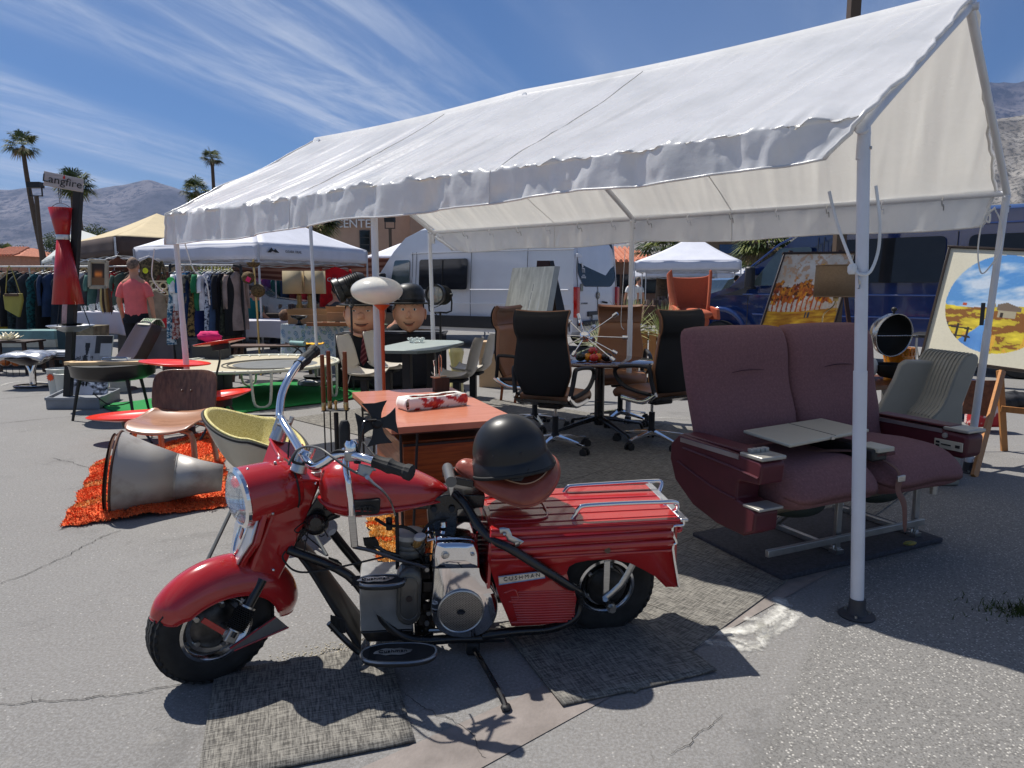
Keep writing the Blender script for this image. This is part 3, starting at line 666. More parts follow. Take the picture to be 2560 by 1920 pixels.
m=M().box((0,0,0),(.0,.0,.0)); m=M()
for n_,u_ in((-.005,.04),(.002,-.0)): m.prism([bd(n_-.006,u_+.012)+FP[1]*.013,bd(n_+.006,u_+.01)+FP[1]*.013,bd(n_+.007,u_-.012)+FP[1]*.013,bd(n_-.005,u_-.01)+FP[1]*.013],FP[1]*.002)
p(m,'emblem_mark',redp,bp_)
def clampat(z,x,y,o,s=1):
 q=F(z,x,y,o); ua=(FP[3]*.93-FP[1]*.37).normalized()
 c=p(M().cyl(q-ua*.045*s,q+ua*.012*s,.030*s,.026*s,n=20),'riser',mt('worn_alloy',(.5,.5,.5),.28,.9,var=.2),shroud,bevel=.004)
 p(M().cyl(q+ua*.014*s,q+ua*.038*s,.031*s,.024*s,n=20),'riser_cap',chrome,c,bevel=.006)
 b=M()
 for k in(-1,1):
  w_=q+FP[1]*.026*k; b.cyl(w_-ua*.0,w_+ua*.045*s,.009,n=8)
 p(b,'clamp_bolt',steel,c)
clampat(Z4,520,640,.075); clampat(Z4,260,260,-.115)
nb=[F(Z4,520,560,.08),F(Z4,400,360,.0),F(Z4,300,200,-.08),F(Z4,262,130,-.12),F(Z1,882,440,-.16),F(Z1,893,330,-.20),F(Z1,930,240,-.24),F(Z1,975,170,-.29),F(Z1,1010,130,-.32)]
p(M().tube(nb,.0145,14,6),'handlebar',chrome,sharp=60)
nb2=[F(Z4,520,560,.08),F(Z4,590,670,.11),F(Z4,680,720,.15),F(Z4,800,670,.19),F(Z4,900,600,.22),F(Z4,1010,570,.25),F(Z4,1120,580,.29),F(Z4,1230,600,.33),F(Z4,1330,625,.36),F(Z4,1420,655,.385)]
p(M().tube(nb2,.0145,14,6),'handlebar',chrome,sharp=60)
def grip(a,b):
 d=b-a;t=d.normalized();x=t.orthogonal().normalized();y=t.cross(x);g=M();rr=[];pr=[(0,.019),(.02,.023),(.08,.021),(.25,.022),(.42,.026),(.5,.022),(.62,.021),(.78,.021),(.84,.026),(.96,.027),(1,.02)]
 for s,r_ in pr:
  ring=[]
  for i in range(28):
   rr_=r_*(1-.07*(i%4<1)) ; an=2*math.pi*i/28; ring.append(a+d*s+x*rr_*math.cos(an)+y*rr_*math.sin(an))
  rr.append(ring)
 g.loft(rr); return p(g,'grip',rubber,sharp=25)
grip(F(Z4,1400,650,.38),F(Z4,1875,805,.50)); grip(F(Z1,985,165,-.30),F(Z1,1078,78,-.40))
q=F(Z4,1125,505,.285); m=M().lathe([(.0,.032),(.016,.030),(.022,.02),(.022,-.015),(.018,-.03),(0,-.032)],18,q); p(m,'horn_button',chrome)
m=M().box(q+V((0,0,-.02)),(.04,.05,.035));p(m,'switch_clamp',alu,bevel=.006)
q=F(Z4,1290,700,.34);
pr=[F(Z4,1235,690,.35),F(Z4,1370,720,.36),F(Z4,1440,760,.365),F(Z4,1420,780,.365),F(Z4,1390,775,.365),F(Z4,1335,860,.365),F(Z4,1300,860,.36),F(Z4,1200,815,.35),F(Z4,1180,790,.35),F(Z4,1225,770,.35)]
p(M().prism(pr,FP[2]*-.014),'lever_bracket',alu,bevel=.003)
p(M().tube([F(Z4,1310,840,.37),F(Z4,1400,930,.38),F(Z4,1500,1010,.385),F(Z4,1570,1090,.385),F(Z4,1620,1180,.38),F(Z4,1662,1320,.375)],[.010,.008,.007,.006,.0055,.005],8,5,flat=.6),'brake_lever',steel,sharp=60)
p(M().cyl(F(Z4,1320,850,.38),F(Z4,1320,850,.355),.008,n=8),'pivot_screw',steel)
mr=M().tube([F(Z4,1205,600,.31),F(Z4,1225,440,.31),F(Z4,1260,260,.31),F(Z4,1275,190,.305),F(Z4,1300,160,.30),F(Z4,1350,152,.29),F(Z4,1420,150,.27)],.0055,8,4); mirror=p(mr,'mirror_stem',blackp)
p(M().cyl(F(Z4,1195,640,.31)-V((0,0,.01)),F(Z4,1200,590,.31),.012,n=10),'mirror_clamp',blackm,mirror)
mc=F(Z4,1440,190,.26); vd=(EYE-mc).normalized(); mxx=V((0,0,1)).cross(vd).normalized(); mxx=(mxx*.86-vd*.35).normalized(); mn=(vd*.9+mxx*.1).normalized(); myy=mn.cross(mxx).normalized()
poly=[]
for k in range(4):
 a=k*math.pi/2+R(6); A=mxx*math.cos(a)+myy*math.sin(a); Bv=mxx*-math.sin(a)+myy*math.cos(a)
 poly+= [mc+A*.017-Bv*.017, mc+A*.034-Bv*.021,mc+A*.052-Bv*.030,mc+A*.074-Bv*.047, mc+A*.070, mc+A*.074+Bv*.047,mc+A*.052+Bv*.030,mc+A*.034+Bv*.021]
p(M().prism(poly,mn*-.008),'cross_shaped_mirror',blackm,mirror,bevel=.0015)
p(M().lathe([(.018,-.004),(.018,.006),(.011,.02),(.0,.022)],18,mc+mn*.002,mn),'mirror_boss',rubber,mirror)
cab=rubber
p(M().tube([F(Z4,1200,805,.35),F(Z4,1050,720,.32),F(Z4,900,610,.28),F(Z4,760,510,.22),F(Z4,640,475,.15),F(Z4,540,480,.11),F(Z4,460,520,.1),F(Z4,400,600,.1),F(Z4,350,700,.10)],.0042,7,5),'cable',mt('grey_cable',(.08,.08,.08),.5))
p(M().tube([F(Z4,1055,535,.28),F(Z4,960,525,.25),F(Z4,860,570,.21),F(Z4,780,620,.18),F(Z4,680,665,.14),F(Z4,560,690,.11),F(Z4,470,680,.10),F(Z4,400,645,.10),F(Z4,450,520,.09)],.005,7,5),'cable',cab)
p(M().tube([F(Z4,345,620,-.02),F(Z4,350,500,-.03),F(Z4,362,400,-.05),F(Z4,370,350,-.06)],.003,6,4),'cable',cab)
p(M().lathe([(0,.07),(.012,.068),(.018,.055),(.019,.03),(.018,-.02),(.014,-.05),(.0,-.05)],18,B(Z4,1040,400,.12),(.02,0,1)),'shift_knob',rubber)
p(M().tube([B(Z4,1040,440,.12),B(Z4,1062,760,.17),B(Z4,1085,900,.2),B(Z4,1115,1150,.2),B(Z4,1125,1300,.19)],[.013,.012,.011,.012,.013],12,4),'shift_rod',chrome,sharp=60)
p(M().beam(B(Z4,1125,1290,.19),B(Z1,1298,1165,.18),.024,.014,BP[2]),'shift_arm',steel,bevel=.003)
p(M().tube([B(Z1,1290,1165,.18),B(Z1,1400,1190,.15),B(Z1,1550,1240,.12),B(Z1,1690,1280,.1)],.007,8,3),'shift_linkage',mt('dark_steel',(.09,.09,.1),.35,.8))
t0=B(Z1,1105,835,0);t1=B(Z1,1808,850,0)
def tank(u,v):
 d=(t1-t0); a=2*math.pi*v
 k=u; wid=.152*math.sin(math.pi*min(1,.10+k*.9)**.62)**.8*(1-.12*k); wid=max(wid,.012)
 pr=(math.sin(math.pi*(.02+.965*k**.62)))**.55
 wid=.145*pr*(1-.1*k); up=.125*pr*(1-.22*k); dn=.10*pr*(1-.35*k)
 c=t0+d*k+BP[3]*(.004-.012*k)
 z=math.sin(a);x=math.cos(a)
 xx_=abs(x)**.8*(1 if x>0 else -1)
 zz_=up*(abs(z)**.9) if z>0 else -dn*(abs(z)**.75)
 return c+BP[2]*xx_*wid+BP[3]*zz_
tk=p(M().grid(tank,46,40,False),'fuel_tank',redp,sharp=180)
P=[tank(k,0.985)+BP[2]*.001 for k in np.linspace(.01,.995,40)]+[tank(k,.515)-BP[2]*.001 for k in np.linspace(.995,.01,40)]
P=[q-BP[3]*.012 for q in P]
p(M().tube(P,.009,8,1,True,flat=.55,up=(0,0,1)),'tank_seam',redp,tk,sharp=180)
p(M().lathe([(0,.016),(.03,.014),(.034,.006),(.034,-.01)],24,tank(.2,.25)+V((0,0,.004)),BP[3]),'fuel_cap',chrome,tk)
pad=[B(Z4,1095,1145,.152),B(Z4,1465,1128,.152),B(Z4,1480,1150,.152),B(Z4,1470,1285,.145),B(Z4,1440,1310,.145),B(Z4,1110,1335,.145),B(Z4,1085,1300,.145)]
pd=p(M().prism(pad,BP[2]*-.045),'knee_pad',rubber,tk,bevel=.004)
rg=[B(Z4,1290+135*math.cos(t),1255+40*math.sin(t)-8*math.cos(t),.154) for t in np.linspace(0,2*math.pi,25)[:-1]]
p(M().tube(rg,.0018,5,1,True),'emblem_ring',blackm,pd)
m=M();text(m,'W',.04,B(Z4,1290,1255,.154),-BP[1],BP[3]);p(m,'emblem_letter',blackm,pd)
fr=[]
def ft(pts,r=.0165,name='frame_tube',mat=blackp,k=5): return p(M().tube(pts,r,12,k),name,mat,sharp=60)
for s in(1,-1):
 ft([B(Z2,490,650,.05*s),B(Z2,560,720,.09*s),B(Z2,640,850,.13*s),B(Z2,740,960,.17*s),B(Z2,860,1020,.19*s),B(Z2,1000,1105,.195*s),B(Z2,1150,1200,.19*s),B(Z2,1300,1295,.17*s),B(Z2,1360,1340,.14*s)]) if s>0 else ft([BL(.62,-.05,.60),BL(.5,-.15,.5),BL(.3,-.19,.38),BL(.06,-.16,.25)])
 if s>0: ft([B(Z2,680,1630,.13),B(Z2,900,1600,.14),B(Z2,1110,1585,.14),B(Z2,1240,1550,.14),B(Z2,1320,1500,.14),B(Z2,1350,1420,.13),B(Z2,1345,1330,.13)],.017);
 else: ft([BL(.55,-.13,.10),BL(.3,-.14,.07),BL(.1,-.14,.12),BL(.05,-.13,.22)],.017)
 ft([B(Z1,930,1180,.05*s) if s>0 else BL(1.04,-.05,.45),BL(.98,.08*s,.34),BL(.86,.10*s,.16),BL(.76,.115*s,.085),BL(.6,.12*s,.075),BL(.42,.13*s,.07)],.017)
p(M().beam(BL(1.06,.0,.60),BL(.62,0,.58),.07,.06,BP[3]),'backbone',blackp,bevel=.006)
p(M().prism([B(Z1,1025,990,.03),B(Z1,1110,860,.03),B(Z1,1190,960,.03),B(Z1,1220,1005,.03),B(Z1,1060,1060,.03),B(Z1,975,1150,.03)],BP[2]*-.06),'frame_gusset',blackp,bevel=.005)
def fpan(u,v):
 c=[(955,1150,.03),(1080,1220,.05),(1200,1420,.09),(1330,1600,.12),(1380,1645,.13)][min(4,int(u*4.999))]
 a=catm([B(Z1,945,1120,0),B(Z1,1060,1250,0),B(Z1,1190,1440,0),B(Z1,1330,1640,0)],8);q=a[int(u*(len(a)-1))]
 return q+BP[2]*(v-.5)*(.10+.14*u)+BP[3]*(.012*math.cos((v-.5)*3))
p(M().grid(fpan,24,6),'leg_panel',blackm,solid=.012)
p(M().tube([B(Z1,915,1190,.09),B(Z1,900,1230,.09),B(Z1,960,1295,.09),B(Z1,1060,1305,.10),B(Z1,1250,1270,.1),B(Z1,1400,1235,.1),B(Z1,1500,1215,.1)],.0035,6,5),'cable',cab)
rnd=random.Random(3)
for k in range(9):
 a=B(Z4,560+rnd.random()*60,1440+rnd.random()*60,.02+.03*rnd.random()); pts=[a]
 for i in range(4): a=a+V((rnd.gauss(.012,.02),rnd.gauss(0,.015),rnd.gauss(-.01,.02))); pts.append(a)
 p(M().tube(pts,.0025,5,4),'wire',cab)
p(M().ell(B(Z4,690,1420,.03),(.045,.04,.042),None,16,10),'horn',blackp)
p(M().tube([B(Z4,780,1440,.05),B(Z4,860,1370,.05),B(Z4,950,1330,.04)],.004,6,4),'wire',cab)
p(M().lathe([(.02,-.02),(.028,0),(.02,.012),(0,.014)],16,B(Z4,690,1400,.06),BP[2]),'horn_cap',blackp)
p(M().prism([B(Z2,300,700,.06),B(Z2,420,655,.06),B(Z2,700,655,.06),B(Z2,690,745,.06),B(Z2,510,760,.06),B(Z2,505,900,.05),B(Z2,310,900,.05)],BP[2]*-.12),'engine_bracket',blackp,bevel=.004)
m=M()
for x,y in((345,757),(470,755)): m.cyl(B(Z2,x,y,.061),B(Z2,x,y,.072),.012,n=6)
p(m,'bracket_bolt',blackm)
m=M().prism([B(Z2,440,575,.08),B(Z2,620,610,.08),B(Z2,620,560,.08),B(Z2,470,530,.08)],BP[2]*-.02);p(m,'seat_hinge',blackp,bevel=.003);m=M().prism([BL(.63,-.06,.64),BL(.5,-.06,.65),BL(.5,-.06,.68),BL(.63,-.06,.67)],BP[2]*-.02);p(m,'seat_hinge',blackp,bevel=.003)
q=B(Z2,462,560,.10);p(M().cyl(q+BP[2]*.01,q-BP[2]*.14,.020,n=18),'hinge_roller',mt('roller_grey',(.14,.14,.14),.4,.5))
p(M().prism([B(Z2,440,575,.10),B(Z2,485,585,.10),B(Z2,480,630,.10),B(Z2,460,670,.10)],BP[2]*-.012),'hinge_plate',steel,bevel=.002)
leather=mt('worn_red_leather',srgb(128,60,46),.36,var=.12,vs=5,bump=.6,bs=38,coat=.15,c2=srgb(166,88,68))
sc0=B(Z2,900,420,0);
def seat(u,v):
 a=2*math.pi*u; rr=v
 x=math.cos(a);y=math.sin(a)
 lx=(.215 if x>0 else .165)*x*rr; wy=(.175-.05*x)*y*rr
 if x>0: wy*=(1-.45*x)
 dish=(.055*rr**1.8*(x*x) if x<0 else .035*rr*rr*x*x)-.040*rr**2*y*y*(1 if x>0 else 1-.3*x*x)
 edge=-.04*max(0,(rr-.84)/.16)**2
 return (lx,wy,dish+edge)
SR=(Matrix.Rotation(R(-3),3,BP[2])@Matrix(( (BP[1].x,BP[2].x,BP[3].x),(BP[1].y,BP[2].y,BP[3].y),(BP[1].z,BP[2].z,BP[3].z))))
def seatw(u,v,dz=0): q=seat(u,v); return sc0+SR@V((q[0],q[1],q[2]+dz-.03))
m=M().grid(lambda u,v:seatw(u,v),48,14,True)
seatp=p(m,'seat',leather,solid=.026,sharp=180,sub=1)
p(M().tube([seatw(k/48,1.0,.002) for k in range(48)],.006,6,1,True),'seat_piping',leather,seatp,sharp=180)
p(M().tube([seatw(k/48,.80,.018) for k in range(3,22)],.0025,5,1),'seat_stitching',mt('stitch_light',srgb(190,150,120),.8),seatp)
p(M().cyl(sc0-BP[3]*.12,sc0-BP[3]*.03,.03,.05,n=14),'seat_spring',blackp,seatp)
TW=.178
outl=[(735,905),(2065,835),(2068,862),(1990,872),(1992,930),(2015,985),(1990,1025),(2035,1288),(1945,1290),(1870,1215),(1790,1170),(1700,1125),(1600,1103),(1500,1100),(1400,1108),(1320,1125),(1278,1150),(1262,1190),(1275,1240),(1310,1300),(1330,1370),(1318,1440),(1280,1495),(1210,1530),(1120,1548),(880,1562),(850,1490),(800,1370),(740,1180),(716,1100)]
pts=[B(Z2,x,y,TW) for x,y in outl]
lc=[((q-BP[0]).dot(BP[1]),(q-BP[0]).dot(BP[3])) for q in pts]
body=None
from mathutils.geometry import tessellate_polygon
def shell(sg):
 tri=tessellate_polygon([[V((a,u,0)) for a,u in lc]]); return M().add([BL(a,sg*TW,u) for a,u in lc],tri)
for sg in(1,-1):
 o=p(shell(sg),'side_panel',redp,solid=.006)
 if sg>0: body=o
topz=lc[0][1]
tf=lc[0][0];tr_=lc[1][0]
p(M().prism([BL(tf,TW+.004,lc[0][1]),BL(tr_,TW+.004,lc[1][1]),BL(tr_,-TW-.004,lc[1][1]),BL(tf,-TW-.004,lc[0][1])],BP[3]*.008),'trunk_lid',redp,bevel=.004)
m=M()
for k in range(5):
 n_=-.13+k*.065; m.beam(BL(tf-.02,n_,lc[0][1]+.0085),BL(tr_+.012,n_,lc[1][1]+.0085),.034,.005,BP[3])
p(m,'lid_rib',redp,bevel=.002)
lp=[(.01,.10),(.12,.13),(.20,.125),(.225,.09),(.23,0),(.225,-.09),(.2,-.125),(.12,-.13),(.01,-.10)]
p(M().tube([BL(tf-a,n_,topz+.013-.0*a) for a,n_ in lp],.004,6,3),'lid_bead',redp)
p(M().prism([BL(tf,-TW,topz),BL(tf,TW,topz),BL(tf+.01,TW,.30),BL(tf+.01,-TW,.30)],BP[1]*-.01),'front_bulkhead',redp)
p(M().prism([BL(tr_+.02,-TW,lc[1][1]),BL(tr_+.02,TW,lc[1][1]),BL(tr_+.01,TW,.25),BL(tr_+.01,-TW,.25)],BP[1]*.01),'rear_panel',redp)
def strip(y0,y1,y2,x0=735,x1=2010,w=.012,nm='side_moulding'):
 a=[]
 for i in range(25):
  t=i/24; x=x0+(x1-x0)*t; y=y0+(y1-y0)*t; a.append(B(Z2,x,y,TW+.004))
 p(M().tube(a,w,8,1,flat=.5,up=BP[2]),nm,redp,body,sharp=180)
for y0,y1,w_ in((930,868,.012),(1000,925,.016),(1062,985,.015),(1110,1040,.006)): strip(y0,y1,0,740+y0*.0,1998,w_)
for i in range(13):
 y=1330+i*17.5; xl=925-max(0,(i-1))*0-(0 if i<2 else 60)+i*5; xr=1318-max(0,i-9)**2*5.5
 if i==12: xl=880
 p(M().tube([B(Z2,xl,y,TW+.002),B(Z2,xr,y-12,TW+.002)],.0042,8,0,flat=1.2),'louvre',redp,body,sharp=180)
p(M().tube([B(Z2,830,1335,TW+.002),B(Z2,890,1312,TW+.002),B(Z2,915,1325,TW+.002),B(Z2,925,1385,TW+.002),B(Z2,860,1395,TW+.002)],.004,6,3),'panel_bead',redp,body,sharp=180)
tt=[B(Z2,2068,825,TW+.004),B(Z2,2068,862,TW+.004),B(Z2,1998,872,TW+.004),B(Z2,1998,930,TW+.004),B(Z2,2020,985,TW+.004),B(Z2,1996,1025,TW+.004),B(Z2,2038,1290,TW+.004)]
p(M().tube(tt,.0055,8,3),'tail_trim',chrome,body)
p(M().beam(BL(tr_-.004,TW+.008,lc[1][1]+.004),BL(tr_-.004,-TW-.008,lc[1][1]+.004),.012,.03,BP[1]),'tail_bar',mt('satin_silver',(.6,.6,.6),.2,1),bevel=.003)
p(M().ell(B(Z2,2030,885,TW-.03),(.018,.03,.016),None,14,8),'tail_light',mt('red_lens',(.5,.01,.015),.1,var=.05,coat=.6),bk)
p(M().cyl(B(Z2,1545,1040,TW+.004),B(Z2,1545,1040,TW+.014),.011,n=12),'side_bolt',mt('rusty_bolt',(.16,.09,.05),.6,.4),body)
bdg=[B(Z2,790,1222,TW+.012),B(Z2,1108,1182,TW+.012),B(Z2,1114,1228,TW+.012),B(Z2,793,1277,TW+.012)]
bg_=p(M().prism(bdg,BP[2]*-.006),'name_badge',mt('worn_silver',(.5,.49,.47),.35,.8,var=.25,vs=30),body,bevel=.002)
m=M();bx=(bdg[1]-bdg[0]).normalized();text(m,'C·U·S·H·M·A·N',.021,(bdg[0]+bdg[2])/2+BP[2]*.001,bx,BP[2].cross(bx),.001);p(m,'badge_lettering',mt('badge_dark',(.03,.02,.02),.5),bg_)
p(M().tube([q+BP[2]*.001 for q in bdg],.0018,6,0,True),'badge_border',chrome,bg_)
p(M().tube([B(Z2,800,905,TW+.008),B(Z2,850,905,TW+.01),B(Z2,870,955,TW+.014),B(Z2,950,990,TW+.02),B(Z2,905,1000,TW+.02)],.012,8,2,flat=.35,up=BP[2]),'latch',steel,body)
p(M().ell(B(Z2,832,928,TW+.018),(.006,.006,.006),None,10,6),'latch_rivet',steel,body)
def rail(n_,pp):
 o=p(M().tube(pp,.0085,12,5),'rack_rail',chrome,sharp=60)
 q=pp[0]; p(M().beam(q+BP[1]*.035,q-BP[1]*.035,.026,.006,BP[3]),'rail_foot',steel,o,bevel=.002)
 b=M()
 for k in(-.02,.015): b.ell(q+BP[1]*-k+BP[3]*.005,(.008,.008,.005),None,10,6)
 p(b,'rail_screw',mt('dark_screw',(.08,.07,.06),.5,.6),o)
zt=lc[0][1]+.016
rail(.13,[B(Z2,1245,845,.13),B(Z2,1290,838,.13),B(Z2,1320,800,.135),B(Z2,1350,748,.14),B(Z2,1400,730,.14),B(Z2,1650,715,.14),B(Z2,1900,706,.14),B(Z2,2010,705,.14),B(Z2,2032,735,.13),B(Z2,2005,765,.10),B(Z2,1965,758,.06),B(Z2,1925,705,.04)])
rail(-.13,[B(Z2,1165,692,-.13),B(Z2,1205,688,-.13),B(Z2,1235,655,-.13),B(Z2,1270,605,-.13),B(Z2,1320,593,-.13),B(Z2,1600,575,-.13),B(Z2,1850,560,-.13),B(Z2,1910,563,-.13),B(Z2,1918,590,-.12),B(Z2,1903,640,-.10),B(Z2,1910,680,-.06),B(Z2,1925,705,.04)])
p(M().beam(B(Z2,1543,1110,.12),B(Z2,1532,1390,.13),.024,.006,BP[2]),'rear_stay',steel,bevel=.002)
p(M().tube([B(Z2,1720,1135,.13),B(Z2,1640,1275,.13),B(Z2,1520,1380,.14)],.013,8,2,flat=.35,up=BP[2]),'rear_stay',steel)
q=B(Z2,1565,1425,.10);p(M().cyl(q-BP[2]*.2,q+BP[2]*.02,.011,n=10).cyl(q,q+BP[2]*.015,.021,n=6).cyl(q+BP[2]*.015,q+BP[2]*.03,.013,n=12),'rear_axle',steel,sharp=30)
p(M().cyl(B(Z2,1530,1378,.135),B(Z2,1530,1378,.15),.010,n=6),'stay_bolt',steel)
p(M().lathe([(.06,-.0),(.075,.01),(.075,.03),(.05,.045),(.03,.048),(0,.048)],26,rw+BP[2]*.02,BP[2]),'brake_drum',mt('dirty_drum',(.04,.04,.04),.5,.6,var=.5,vs=14))
EO=.15
eo=[(815,300),(830,275),(870,255),(1180,262),(1225,290),(1255,380),(1265,560),(1300,660),(1380,740),(1430,830),(1447,930),(1435,1030),(1390,1130),(1320,1200),(1230,1240),(1120,1255),(1000,1245),(900,1210),(830,1150),(785,1060),(770,940),(785,800),(800,560)]
ep=[B(Z13,x,y,EO) for x,y in eo]
ec=catm(ep+[ep[0]],4)[:-1]; cen=sum(ec,V())/len(ec)
rings=[[q-BP[2]*.14 for q in ec],[q-BP[2]*.02 for q in ec],[q-BP[2]*.004+(cen-q)*.02 for q in ec],[q+BP[2]*.004+(cen-q)*.06 for q in ec],[q+BP[2]*.006+(cen-q)*.5 for q in ec]]
shc=p(M().loft(rings),'engine_shroud',chrome,sharp=60)
uo=[(800,560),(800,420),(820,330),(870,300),(1170,300),(1225,340),(1250,420),(1258,555)]
up_=catm([B(Z13,x,y,EO+.02) for x,y in uo],4); base=[q-BP[2]*.03 for q in up_]
c2=sum(up_,V())/len(up_)
p(M().loft([[q for q in base],[q for q in up_],[q+(c2-q)*.12+BP[2]*.012 for q in up_],[q+(c2-q)*.6+BP[2]*.015 for q in up_]]),'shroud_cover',chrome,shc,sharp=70)
def topsh(u,v):
 a=B(Z13,735+u*510,0,0); xs=740+u*500; ys=120+40*math.sin(u*math.pi)*-1+ (270-120)*v*1.0
 return B(Z13,xs,ys+20,-.02+(EO-.0)*v)
p(M().grid(topsh,20,10),'shroud_top',chrome,shc,solid=.004,sharp=180)
for x,y,r_ in((925,418,.017),(1190,410,.008)): q=B(Z13,x,y,EO+.03); p(M().lathe([(r_,0),(r_,.004),(r_*.6,.006),(r_*.5,.012),(0,.013)],20,q,BP[2]),'shroud_screw',steel,shc)
mc_=B(Z13,1075,985,EO+.012)
mesh_rx=(B(Z13,1295,985,EO+.012)-mc_).length; ry=(B(Z13,1075,800,EO+.012)-mc_).length; ax_=-BP[1]; ay_=BP[3]
p(M().lathe([(mesh_rx,-.02),(mesh_rx,.002),(mesh_rx*.97,.004),(0,.0)],40,mc_-BP[2]*.006,BP[2]),'fan_backing',blackm,shc)
m=M();n_=14
for i in range(-n_,n_+1):
 for s in(-1,1):
  d0=i*mesh_rx/n_; h_=math.sqrt(max(0,mesh_rx**2-d0**2)); A=ax_*math.cos(R(33)*s)+ay_*math.sin(R(33)*s); Bv=ax_*-math.sin(R(33)*s)+ay_*math.cos(R(33)*s)
  m.beam(mc_+Bv*d0-A*h_,mc_+Bv*d0+A*h_,.0019,.0019,BP[2])
p(m,'fan_grille',steel,shc)
m=M().tube([mc_+ax_*mesh_rx*math.cos(t)+ay_*mesh_rx*math.sin(t) for t in np.linspace(0,6.2832,41)[:-1]],.004,6,1,True);p(m,'grille_ring',steel,shc)
p(M().ell(mc_+BP[2]*.003,(.016,.016,.007),None,12,6),'fan_hub',blackm,shc)
p(M().box((0,0,0),(.2,.16,.22)).obj('crankcase',mt('oily_black',(.03,.03,.03),.45,.4,var=.5,vs=9),bk,bevel=.02) if False else M().prism([BL(.66,.02,.08),BL(.44,.02,.08),BL(.42,.02,.34),BL(.66,.02,.34)],BP[2]*-.14),'crankcase',mt('oily_black',(.03,.03,.03),.45,.4,var=.5,vs=9),bevel=.02)
m=M()
for k in range(8): m.prism([BL(.61,-.02,.34+k*.018),BL(.46,-.02,.34+k*.018),BL(.46,-.02,.345+k*.018),BL(.61,-.02,.345+k*.018)],BP[2]*-.13)
p(m,'cooling_fin',alu)
p(M().prism([BL(.60,-.03,.33),BL(.47,-.03,.33),BL(.47,-.03,.49),BL(.60,-.03,.49)],BP[2]*-.1),'cylinder',mt('oily_black',(.03,.03,.03),.45),bevel=.01)
for k in range(16):
 a=B(Z13,560+rnd.random()*200,300+rnd.random()*300,-.02+.1*rnd.random()); b_=B(Z13,640+rnd.random()*160,600+rnd.random()*500,-.02+.1*rnd.random()); c_=a.lerp(b_,.5)+V((rnd.gauss(0,.03),rnd.gauss(0,.02),rnd.gauss(0,.03))); p(M().tube([a,c_,b_],.0025+.002*rnd.random(),6,5),'engine_hose',cab)
for k in range(12):
 q=B(Z13,470+rnd.random()*320,480+rnd.random()*640,.07+.03*rnd.random()); p(M().cyl(q,q+BP[2]*.012,.006+.004*rnd.random(),n=6),'engine_bolt',steel if k%2 else alu)
q=B(Z13,575,300,.02);
m=M();rr=[]
for k,(r_,h_) in enumerate([(.03,-.045),(.05,-.045),(.054,-.035),(.054,-.02),(.051,-.015),(.054,-.01),(.054,.0),(.051,.004),(.054,.01),(.052,.04),(.0,.045)]): rr.append((r_,h_))
p(m.lathe(rr,30,q,BP[3]),'air_filter',mt('grey_enamel',(.13,.13,.12),.4,.3,var=.2))
p(M().lathe([(.053,.012),(.053,.042),(.045,.046),(0,.046)],30,q,BP[3]),'filter_cover',mt('pale_grey_enamel',srgb(170,168,160),.4,var=.08))
q=B(Z13,655,285,.10); d=(BP[3]*.9-BP[1]*.3+BP[2]*.15).normalized(); p(M().lathe([(.0,-.026),(.013,-.024),(.017,-.015),(.017,.012)],18,q,d),'fuel_bowl',mt('amber_glass',srgb(190,150,90),.08,trans=.6,var=.05)); p(M().lathe([(.0,.026),(.02,.024),(.021,.012),(.018,.008)],18,q,d),'bowl_cap',mt('frosted_plastic',srgb(200,200,198),.4),)
for pts,r_ in (([(230,65),(300,110),(340,130),(430,140),(520,150),(610,190),(700,270)],.006),([(700,200),(760,120),(850,70),(960,50)],.006),([(720,230),(800,170),(950,150),(1100,160),(1230,190)],.005),([(640,350),(660,420),(700,460)],.006),([(440,0),(447,200),(450,400),(448,560)],.007)):
 p(M().tube([B(Z13,x,y,.05) for x,y in pts],r_,8,4),'hose',cab)
p(M().cyl(B(Z13,365,60,.03),B(Z13,368,170,.03),.012,n=10),'fuel_tap',blackm)
p(M().cyl(B(Z13,900,90,.07),B(Z13,905,140,.07),.014,n=12),'plug_cap',chrome)
m=M()
for i in range(14):
 a=B(Z13,520+rnd.random()*230,420+rnd.random()*160,.0+rnd.random()*.06); m.box(a,(.02+.03*rnd.random(),.02,.02+.02*rnd.random()),rz(rnd.random()*3).to_3x3())
p(m,'carburettor',mt('oily_black',(.03,.03,.03),.45),bevel=.003)
m=M()
for i in range(26):
 a=B(Z13,640+rnd.random()*130,540+rnd.random()*660,.02+rnd.random()*.05); m.box(a,(.02+.03*rnd.random(),.03,.02+.03*rnd.random()),rz(rnd.random()*3).to_3x3())
p(m,'engine_fitting',mt('oily_brown',(.05,.042,.035),.5,.5,var=.5,vs=20),bevel=.003)
p(M().tube([BL(.72,.06,.085),BL(.5,.1,.09),BL(.42,.12,.085)],.008,8,3),'brake_rod',steel)
def gen(u,v):
 a=2*math.pi*v;
 x0,x1=(435,690);y0,y1=(545,1115); cx_=(x0+x1)/2;cy_=(y0+y1)/2
 ca,sa=math.cos(a),math.sin(a); hx=(x1-x0)/2;hy=(y1-y0)/2-hx
 X=cx_+hx*ca*.97; Y=cy_+(hy if sa>0 else -hy)+hx*sa*1.0; X+= (cy_-Y)*.03
 return B(Z13,X,Y,.13)
gr_=[gen(0,k/48) for k in range(48)];gc=sum(gr_,V())/48
grey=mt('smoke_grey_enamel',(.11,.107,.098),.3,.3,var=.25,vs=5,coat=.2)
